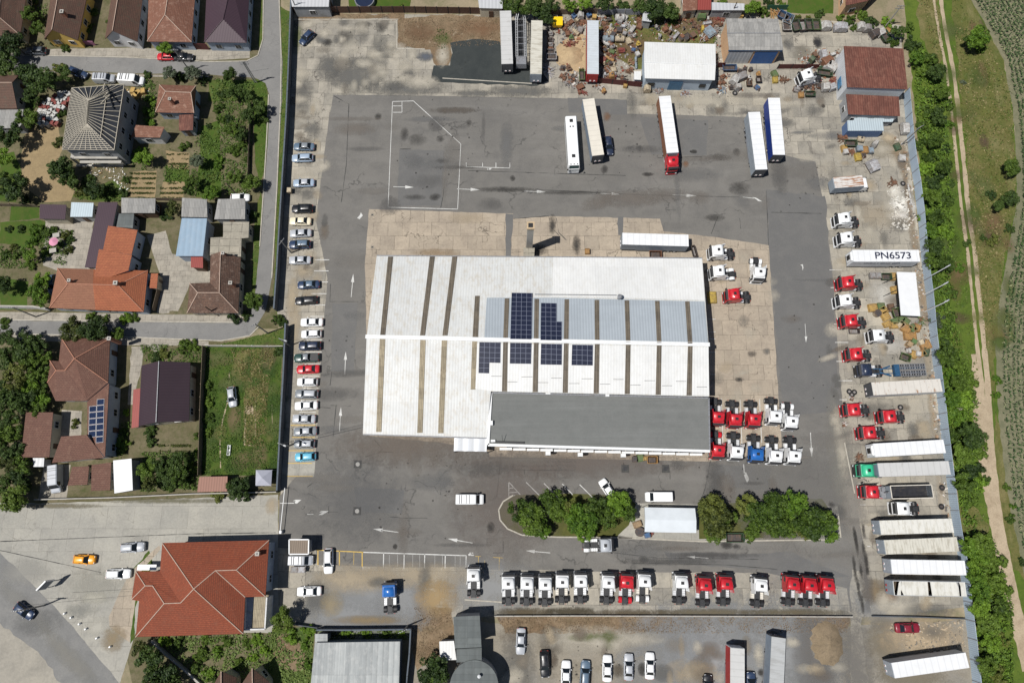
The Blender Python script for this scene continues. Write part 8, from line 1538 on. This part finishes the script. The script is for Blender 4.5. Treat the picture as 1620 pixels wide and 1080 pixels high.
def junk(kind, px, py, col, label, group=None, ang=None, sx=1.0, sy=1.0, rx=0.0):
    w, l, h = DIM[kind]; v = jr.randrange(3); k = (kind, round(sx, 1), round(sy, 1), v)
    if k not in JCACHE: JCACHE[k] = [(n, m.mesh(n, [JM['grey']]), c) for n, m, c in JK[kind][0](w * sx, l * sy, h)]
    p = P(px, py, .3); p.z = 0; root = empty(JN[kind], p, jr.uniform(0, 6.28) if ang is None else ang, label, JK[kind][1], group)
    MM = {'c': JM[col], 'd': JM['dark'] if col not in ('dark',) else JM['grey'], 'w': JM['wood'], 'r': JM['rust'], 'k': MT['rubber']}
    for n, me, c in JCACHE[k]: link(n, me, root, None, None, [MM[c]])
def clutter(zone, group, spec, axis=0, end='the left'):
    spec = sorted(spec, key=lambda q: q[1 + axis])
    for i, q in enumerate(spec):
        kind, x, y, col = q[:4]; kw_ = q[4] if len(q) > 4 else {}
        junk(kind, x, y, col, f'{col} {JK[kind][1]} {zone}, {nth(i + 1)} from {end}', group, **kw_)
W2 = dict(sx=1.05, sy=.95)
clutter('left of the storage canopy', 'crates by the storage canopy', [('bin', 1378, 437, 'grey', dict(ang=0, sx=1.2, sy=1.2)), ('bin', 1387, 437, 'grey', dict(ang=0, sx=1.2, sy=1.2)), ('skip', 1400, 439, 'dark green', dict(ang=1.57, sx=.75, sy=.75)), ('crate', 1412, 438, 'amber', dict(ang=0)), ('crate', 1380, 487, 'amber', dict(ang=.1, sx=1.4, sy=1.0)), ('crate', 1393, 485, 'green', dict(ang=.0, sx=1.2, sy=.9)), ('crate', 1397, 491, 'amber', dict(ang=.5, sx=1.2, sy=.9)), ('crate', 1400, 500, 'amber', dict(ang=.4, sx=1.3, sy=1.2)), ('crate', 1409, 487, 'brown', dict(ang=.1)), ('skip', 1416, 496, 'green', dict(ang=.2, sx=.8, sy=.7)), ('crate', 1415, 459, 'amber', dict(ang=.1, sx=1.2)), ('drum', 1387, 496, 'cream', dict(sx=2.2))])
clutter('below the storage canopy', 'crates below the storage canopy', [('crate', 1416, 508, 'green', W2), ('crate', 1425, 506, 'green', W2), ('crate', 1432, 508, 'green', W2), ('crate', 1403, 513, 'amber', W2), ('crate', 1413, 515, 'amber', W2), ('crate', 1424, 514, 'cream'), ('crate', 1432, 519, 'orange', dict(sx=1.5, sy=1.3)), ('crate', 1443, 519, 'green', W2), ('crate', 1450, 519, 'orange', W2), ('crate', 1439, 532, 'orange', dict(ang=0, sx=2.0, sy=1.0)), ('pallet', 1444, 541, 'green', W2), ('pallet', 1455, 542, 'cream', W2), ('crate', 1463, 546, 'orange', dict(sx=1.5, sy=1.3)), ('drum', 1457, 541, 'white', dict(sx=1.6)), ('skip', 1430, 566, 'green', dict(ang=1.2, sx=.75, sy=.7)), ('machine', 1437, 555, 'white'), ('crate', 1445, 561, 'amber', W2), ('pallet', 1451, 560, 'white'), ('crate', 1457, 559, 'orange', W2), ('crate', 1464, 557, 'dark green'), ('heap', 1456, 506, 'green', W2), ('heap', 1452, 514, 'grey'), ('pallet', 1437, 545, 'wood', W2)])
clutter('by the blue container', 'clutter by the blue container', [('heap', 1331, 219, 'brown', W2), ('machine', 1337, 218, 'rust', W2), ('skip', 1344, 229, 'dark green', dict(ang=1.57, sx=.8, sy=.95)), ('tank', 1360, 222, 'cream', dict(ang=1.4, sx=1.1, sy=.7)), ('crate', 1335, 236, 'amber'), ('bin', 1336, 242, 'white', dict(sx=1.1)), ('heap', 1345, 240, 'rust', W2), ('bin', 1358, 237, 'light blue', dict(sx=1.4, sy=1.2, ang=0)), ('crate', 1367, 238, 'orange', dict(ang=0, sx=1.2)), ('bin', 1376, 240, 'light blue', dict(sx=1.1, sy=1.2, ang=0)), ('crate', 1357, 249, 'yellow', dict(ang=.1, sx=1.1, sy=1.1)), ('machine', 1366, 246, 'dark'), ('cab', 1382, 230, 'white', dict(sx=.6, sy=.6))])
cx = dict(group='clutter by the eastern fence')
junk('cab', 1379, 264, 'silver', 'silver dismantled cab shell beside the box lorry', ang=.4, sx=1.0, sy=1.5, **cx)
junk('heap', 1412, 289, 'brown', 'bundle of brown timber by the eastern fence', ang=.05, sx=1.3, sy=.6, **cx); junk('tyre', 1429, 290, 'dark', 'single tyre at the end of the timber bundle', **cx); junk('tank', 1439, 307, 'white', 'long white pipe lying along the fence by the plaster rubble', ang=.03, sx=.35, sy=2.2, **cx)
junk('bin', 1425, 252, 'white', 'white tub among rubble near the lattice pole', sx=1.5, sy=1.3, **cx); junk('cab', 1429, 205, 'white', 'white van shell standing by the fence near the lattice pole', ang=0, sx=.75, sy=1.5, **cx); junk('crate', 1419, 233, 'dark green', 'framed dark green panel crate below the sand pile', ang=.3, **cx)
for i, (x, y) in enumerate(((1344, 619), (1352, 620), (1348, 624))): junk('tyre', x, y, 'dark', f"loose tyre below the rust-streaked trailer, {('left', 'right', 'lowest')[i]} one of three", 'loose tyres on the east side')
junk('tyre', 1425, 644, 'dark', 'single tyre above the rightmost red tractor unit', 'loose tyres on the east side'); junk('heap', 1360, 723, 'brown', 'small scrap heap left of the clean white trailer', sx=1.2, sy=.6); junk('heap', 1337, 671, 'white', 'white twisted sheet near the asphalt edge', sx=.6, sy=.5); junk('heap', 1347, 629, 'white', 'crumpled white sheet just below the three loose tyres', sx=.5, sy=.4); junk('skip', 1349, 524.5, 'dark', 'low black trough below a red tractor unit', ang=1.57, sx=.6, sy=.75)
for i, (x, y) in enumerate(((1491, 771), (1490, 801))): junk('tyre', x, y, 'white', f"white-rimmed wheel by the fence, {('upper', 'lower')[i]} one of two", 'wheels by the fence')
clutter('in front of the annex', 'bins in front of the annex', [('bin', 1003, 726.5, 'dark', dict(ang=0)), ('crate', 1013, 723.5, 'green', dict(ang=.2)), ('crate', 1020, 725, 'amber', dict(ang=0, sx=.6, sy=.5)), ('skip', 1031, 727.5, 'orange', dict(ang=1.57, sx=.75, sy=.65))])
junk('crate', 1126, 471, 'yellow', 'large yellow crate against the east wall of the hall', ang=0, sx=1.4, sy=1.5); junk('crate', 929, 398, 'orange', 'rusty orange crate on the apron north of the hall', ang=0, sx=.8, sy=.7); junk('skip', 1036, 404, 'rust', 'low rusty trough between the hall and the parked trailer', ang=1.57, sx=.8, sy=.9); junk('skip', 1097, 399, 'dark', 'dark trough at the end of the parked trailer', ang=.2, sx=.4, sy=.9)
junk('drum', 1012, 841, 'light blue', 'broad pale green drum at the corner of the marquee', sx=2.6, sy=1); junk('bin', 1023, 846, 'blue', 'blue bin at the foot of the marquee'); junk('heap', 1030, 844, 'red', 'red scrap of tarpaulin at the foot of the marquee', sx=.5, sy=.35); junk('skip', 1161, 850, 'dark green', 'dark green skip half under the island trees', ang=1.57, sx=.9, sy=1.2); junk('crate', 1008, 829, 'wood', 'wooden crate stack left of the marquee', sx=1.0, sy=1.0)
for i, (x, c_) in enumerate(((467.5, 'grey'), (479, 'silver'))): junk('bin', x, 900, c_, f"grey wheeled bin below the gatehouse van, {('left', 'right')[i]} one of two", 'bins by the gatehouse', ang=1.57, sx=1.2, sy=1.2)
junk('bin', 459, 303, 'cream', 'small cream bin against the dark west wall', ang=0)
# north yard
yh = P(881, 42); root = empty('hopper', (yh.x, yh.y, 0), 0, 'bright yellow tapered hopper at the north fence', 'hopper')
mb = MB(); mb.hexa([(-.9, -.8, .6), (.9, -.8, .6), (.9, .8, .6), (-.9, .8, .6)], [(-1.2, -.9, 1.5), (1.2, -.9, 1.5), (1.25, 1.3, 1.6), (-1.25, 1.3, 1.6)]); mb.obj('bucket', mat('hopper_yellow', (.85, .55, .01), .4, var=.08), root); mb = MB(); [mb.bar((x, y, 0), (x, y, .65), .12, .12) for x in (-.8, .8) for y in (-.7, .7)]; mb.obj('stand', MT['chassis'], root)
clutter('right of the ribbed trailer', 'parts stacked beside the ribbed trailer', [('machine', 871, 54, 'grey', dict(ang=1.57, sx=1, sy=1)), ('machine', 871, 63, 'dark', dict(ang=1.57)), ('machine', 871, 71, 'grey', dict(ang=1.57)), ('machine', 871, 78, 'rust', dict(ang=1.57)), ('skip', 870, 85, 'grey', dict(ang=1.57, sx=.6, sy=.7)), ('skip', 872, 93, 'silver', dict(ang=1.57, sx=.8, sy=.8))], 1, 'the top')
junk('heap', 869, 112, 'silver', 'silver frame ladder lying right of the ribbed trailer', ang=0, sx=.6, sy=1.6)
def zone_spec(poly, n, kinds, cols, seed):
    r = random.Random(seed); out = []; xs = [p[0] for p in poly]; ys = [p[1] for p in poly]
    while len(out) < n:
        x, y = r.uniform(min(xs), max(xs)), r.uniform(min(ys), max(ys))
        if not inpoly(x, y, poly): continue
        if any((x - o[1]) ** 2 + (y - o[2]) ** 2 < 26 for o in out): continue
        k = r.choice(kinds); out.append((k, x, y, r.choice(cols), dict(sx=r.choice((.6, .8, 1.0, 1.2)), sy=r.choice((.6, .8, 1.0, 1.2)))))
    return out
SC = ['rust', 'rust', 'brown', 'brown', 'grey', 'white', 'dark', 'rust', 'cream', 'silver']
clutter('right of the red-fronted trailer', 'scrap rows beside the red-fronted trailer', zone_spec([(953, 68), (972, 68), (974, 126), (953, 126)], 26, ['machine', 'drum', 'tank', 'machine', 'heap', 'crate'], ['orange', 'red', 'white', 'grey', 'cream', 'green', 'rust', 'rust', 'silver', 'grey'], 2) + [('tank', 962, 64, 'light blue', dict(ang=1.57, sx=1.3, sy=1.2)), ('tank', 980, 64, 'cream', dict(ang=1.57, sx=1.2)), ('machine', 983, 80, 'red', dict(ang=1.57, sx=1.2, sy=1.4)), ('crate', 994, 66, 'cream'), ('machine', 1010, 70, 'yellow', W2), ('machine', 1002, 80, 'blue', {}), ('drum', 1008, 80, 'yellow', {}), ('tank', 1006, 100, 'light blue', dict(ang=0, sx=.5, sy=1.4)), ('heap', 996, 112, 'brown', W2), ('heap', 998, 98, 'wood', W2), ('bin', 1008, 88, 'white', {}), ('heap', 984, 124, 'dark', W2)])
clutter('along the back scrapyard fence', 'scrap along the back fence', zone_spec([(950, 28), (1012, 30), (1012, 58), (950, 58)], 22, ['heap', 'machine', 'heap', 'pallet', 'crate'], SC, 3) + [('tank', 980, 31, 'white', dict(ang=1.57, sx=1.4, sy=1.0))])
clutter('behind the white steel shed', 'scrap behind the white steel shed', zone_spec([(1034, 40), (1070, 28), (1128, 24), (1142, 40), (1126, 62), (1036, 62)], 32, ['heap', 'machine', 'crate', 'heap', 'pallet', 'drum'], SC, 4) + [('tank', 1098, 24, 'silver', dict(ang=1.57, sx=1.0, sy=1.1)), ('cab', 1109, 28, 'green', dict(sx=.9, sy=.9)), ('tank', 1120, 27, 'white', dict(ang=0, sx=.5, sy=.8)), ('heap', 1131, 32, 'red', W2), ('heap', 1141, 30, 'red', W2), ('pallet', 1122, 52, 'light blue', dict(sx=2.2, sy=2.4)), ('pallet', 1111, 47, 'yellow', dict(sx=.6, sy=1.3)), ('drum', 1077, 62, 'cream', dict(sx=2)), ('drum', 1085, 62, 'cream', dict(sx=2)), ('drum', 1093, 60, 'red', {}), ('tyre', 1041, 44, 'dark', W2)])
clutter('around the heaped sand', 'scrap by the heaped sand', zone_spec([(884, 28), (926, 30), (924, 48), (900, 60), (890, 45)], 12, ['heap', 'machine', 'crate'], SC, 5) + [('machine', 904, 60, 'green', W2), ('heap', 902, 70, 'red', dict(ang=.6, sx=1.6, sy=.5)), ('machine', 890, 108, 'dark', W2), ('machine', 900, 108, 'brown', {}), ('heap', 892, 122, 'brown', W2), ('heap', 900, 130, 'grey', W2), ('heap', 906, 124, 'dark', W2), ('skip', 920, 121, 'green', dict(ang=0, sx=.65, sy=.95)), ('crate', 918, 138, 'rust', W2), ('heap', 921, 146, 'red', dict(ang=1.5, sx=.3, sy=1.0)), ('machine', 955, 144, 'orange', {}), ('heap', 948, 138, 'white', dict(sx=1.2, sy=.6)), ('crate', 989, 136, 'amber', dict(sx=.7, sy=.6)), ('cab', 1023, 143, 'cream', dict(ang=1.57, sx=.7, sy=.8)), ('heap', 1042, 143, 'grey', dict(ang=0, sx=1.5, sy=.5)), ('heap', 1085, 147, 'silver', dict(ang=0, sx=1.4, sy=.4)), ('bin', 908, 28, 'blue', {}), ('pallet', 932, 26, 'blue', {}), ('pallet', 940, 29, 'amber', {}), ('cab', 918, 28, 'white', dict(ang=1.57, sx=.7, sy=.8))])
clutter('in front of the grey-roofed garage', 'clutter in front of the grey garage', [('skip', 1153, 110, 'blue', dict(ang=1.57, sx=.8, sy=1.1)), ('cab', 1161, 129, 'white', dict(ang=1.0)), ('cab', 1172, 123, 'grey', dict(ang=.4)), ('tank', 1185, 125, 'white', dict(sx=.8, sy=.6)), ('machine', 1171, 113, 'dark', W2), ('machine', 1178, 111, 'dark', {}), ('heap', 1143, 130, 'brown', W2), ('machine', 1143, 122, 'rust', {}), ('heap', 1142, 141, 'light blue', W2), ('machine', 1157, 139, 'dark', W2), ('cab', 1166, 140, 'white', dict(sx=.6, sy=.6)), ('tyre', 1163, 147, 'dark', W2), ('skip', 1184, 133, 'brown', dict(ang=0, sx=.55, sy=.6)), ('machine', 1200, 118, 'orange', {}), ('skip', 1199, 128, 'dark', dict(sx=.6, sy=.5)), ('machine', 1198, 139, 'blue', {}), ('drum', 1187, 111, 'brown', dict(sx=1.3)), ('crate', 1225, 118, 'green', {}), ('crate', 1226, 127, 'yellow', dict(ang=0, sx=.9, sy=.9)), ('heap', 1242, 126, 'brown', dict(ang=1.57, sx=.4, sy=1.2))])
clutter('beside the rust-roofed barn', 'clutter beside the rust-roofed barn', zone_spec([(1268, 88), (1328, 86), (1326, 104), (1296, 112), (1290, 100), (1270, 95)], 14, ['heap', 'machine', 'cab', 'pallet'], ['grey', 'dark', 'rust', 'white', 'dark green', 'silver', 'brown'], 6) + zone_spec([(1258, 132), (1298, 130), (1296, 146), (1258, 146)], 12, ['machine', 'drum', 'machine'], ['dark', 'grey', 'brown', 'rust'], 7) + [('machine', 1265, 131, 'red', W2), ('crate', 1267, 151, 'orange', dict(ang=0, sx=.9, sy=.8)), ('skip', 1280, 151, 'dark green', dict(ang=1.57, sx=.6, sy=.75)), ('cab', 1304, 140, 'white', dict(ang=0, sx=.75, sy=1.0)), ('cab', 1314, 140, 'silver', dict(ang=.3, sx=.65, sy=.9)), ('heap', 1320, 128, 'red', W2), ('cab', 1312, 108, 'white', dict(ang=1.0, sx=1.1, sy=1.5)), ('skip', 1303, 118, 'dark green', dict(ang=1.4, sx=.8, sy=1.2))])
clutter('behind the grey garage', 'containers behind the grey garage', [('skip', 1239, 28, 'blue', W2), ('skip', 1246, 33, 'light blue', W2), ('skip', 1243, 43, 'white', W2), ('skip', 1258, 43, 'dark green', dict(ang=.2)), ('skip', 1268, 43, 'dark', dict(ang=.1)), ('skip', 1278, 42, 'dark green', dict(ang=0)), ('skip', 1290, 42, 'green', dict(ang=0)), ('cab', 1305, 44, 'white', dict(ang=1.57, sx=.9, sy=1.2)), ('cab', 1328, 46, 'silver', dict(ang=1.57, sx=.9, sy=1.6)), ('cab', 1360, 45, 'white', dict(ang=1.57, sx=.8, sy=.9)), ('cab', 1370, 48, 'grey', dict(ang=1.57, sx=.7, sy=.9)), ('heap', 1228, 21, 'orange', dict(ang=.2, sx=2.0, sy=.8)), ('heap', 1312, 38, 'wood', W2), ('cab', 1382, 56, 'dark', dict(ang=.5)), ('cab', 1391, 54, 'white', dict(ang=.4, sx=.8)), ('skip', 1399, 60, 'dark green', dict(ang=.4)), ('crate', 1403, 50, 'orange', W2)])
junk('pallet', 1170, 26, 'amber', 'yellow-wrapped load behind the grey-roofed garage', sx=1.6, sy=.8)
# building site: wrapped brick pallets, and small garden things
br = zone_spec([(66, 172), (82, 158), (104, 144), (114, 148), (112, 162), (94, 182), (92, 200), (66, 198)], 42, ['pallet'], ['white', 'white', 'white', 'red'], 8)
for i, q in enumerate(sorted(br, key=lambda q: q[1])): junk('pallet', q[1], q[2], q[3], f'{q[3]} wrapped brick pallet beside the unfinished house, {nth(i + 1)} from the left', 'brick pallets by the unfinished house', sx=1.0, sy=1.0)
for i, (x, y) in enumerate(((212, 145), (220, 148), (228, 146), (216, 152))): junk('pallet', x, y, 'amber', f'pale timber stack behind the unfinished house, {nth(i + 1)} from the left' if i < 3 else 'pale timber stack behind the unfinished house, nearest its wall', 'timber stacks', sx=1.4, sy=1.0)
p = P(84, 382, 2.3); root = empty('parasol', (p.x, p.y, 0), 0, 'pink round parasol in the terrace garden', 'parasol')
mb = MB(); N = 12
for i in range(N): a, b = 2 * math.pi * i / N, 2 * math.pi * (i + 1) / N; mb.face([(0, 0, 2.6), (.95 * math.cos(a), .95 * math.sin(a), 2.2), (.95 * math.cos(b), .95 * math.sin(b), 2.2)])
mb.obj('canopy', mat('parasol_pink', (.6, .25, .36), .7, var=.1), root); mb = MB(); mb.tube((0, 0, 0), (0, 0, 2.6), .03, n=8); mb.obj('pole', MT['white_plain'], root)
for i, (x, y, l) in enumerate(((92, 374, 'pale garden table above the pink parasol'), (87, 398, 'pale garden table below the pink parasol'))):
    p = P(x, y); root = empty('garden_table', p, .2, l, 'table'); mb = MB(); mb.box(-.7, .7, -.5, .5, .7, .76); mb.obj('table_top', B['conc'], root)
    for sx in (-1, 1):
        for sy in (-1, 1): mb = MB(); mb.box(sx * .6 - .04, sx * .6 + .04, sy * .4 - .04, sy * .4 + .04, 0, .7); mb.obj('leg', MT['steel'], root)
p = P(578, 4); root = empty('swimming_pool', p, 0, 'round dark above-ground pool on the lawn at the top edge', 'pool'); mb = MB(); mb.tube((0, 0, 0), (0, 0, 1.1), 2.3, n=36); mb.obj('pool_wall', MT['steel'], root); mb = MB(); mb.tube((0, 0, 1.0), (0, 0, 1.14), 2.1, n=36); mb.obj('pool_cover', mat('pool_cover_navy', (.012, .02, .05), .4, var=.2), root)
c = P(1308, 1017); root = empty('gravel_heap', c, 0, 'brown gravel heap at the lower right of the gravel yard', 'gravel heap'); mb = MB(); N, K = 28, 7; gr = random.Random(3); rings = []
for k in range(K + 1):
    f = k / K; rings.append([((1 - f) * 3.0 * (1 + .12 * math.sin(3 * i) + gr.uniform(-.05, .05)) * math.cos(2 * math.pi * i / N) * (1.0 if k else 1), (1 - f) * 3.9 * (1 + gr.uniform(-.05, .05)) * math.sin(2 * math.pi * i / N), 1.5 * f ** .8 + gr.uniform(-.05, .05) * (k > 0)) for i in range(N)])
for a, b in zip(rings, rings[1:]):
    for i in range(N): j = (i + 1) % N; mb.face([a[i], a[j], b[j], b[i]])
mb.obj('heap', ground('heap_gravel', ((.2, .155, .1), (.27, .21, .14), (.12, .095, .065)), (.3, 1.2, 6), fine=.5), root, smooth=True)
c = P(905, 88); root = empty('sand_heap', c, 0, 'heap of yellow sand between the north trailers', 'sand heap'); mb = MB(); rings = []
for k in range(K + 1):
    f = k / K; rings.append([((1 - f) * 2.6 * (1 + .15 * math.sin(2.3 * i)) * math.cos(2 * math.pi * i / N), (1 - f) * 2.4 * math.sin(2 * math.pi * i / N), 1.1 * f ** .8) for i in range(N)])
for a, b in zip(rings, rings[1:]):
    for i in range(N): j = (i + 1) % N; mb.face([a[i], a[j], b[j], b[i]])
mb.obj('heap', G['sand'], root, smooth=True)
p = P(363, 712); root = empty('white_trough', p, 0, 'narrow white trough lying in the green meadow plot', 'trough'); mb = MB(); mb.box(-.3, .3, -1.0, 1.0, 0, .1); mb.box(-.3, -.24, -1, 1, .1, .4); mb.box(.24, .3, -1, 1, .1, .4); mb.box(-.24, .24, -1, -.94, .1, .4); mb.box(-.24, .24, .94, 1, .1, .4); mb.obj('tub', MT['white_plain'], root)
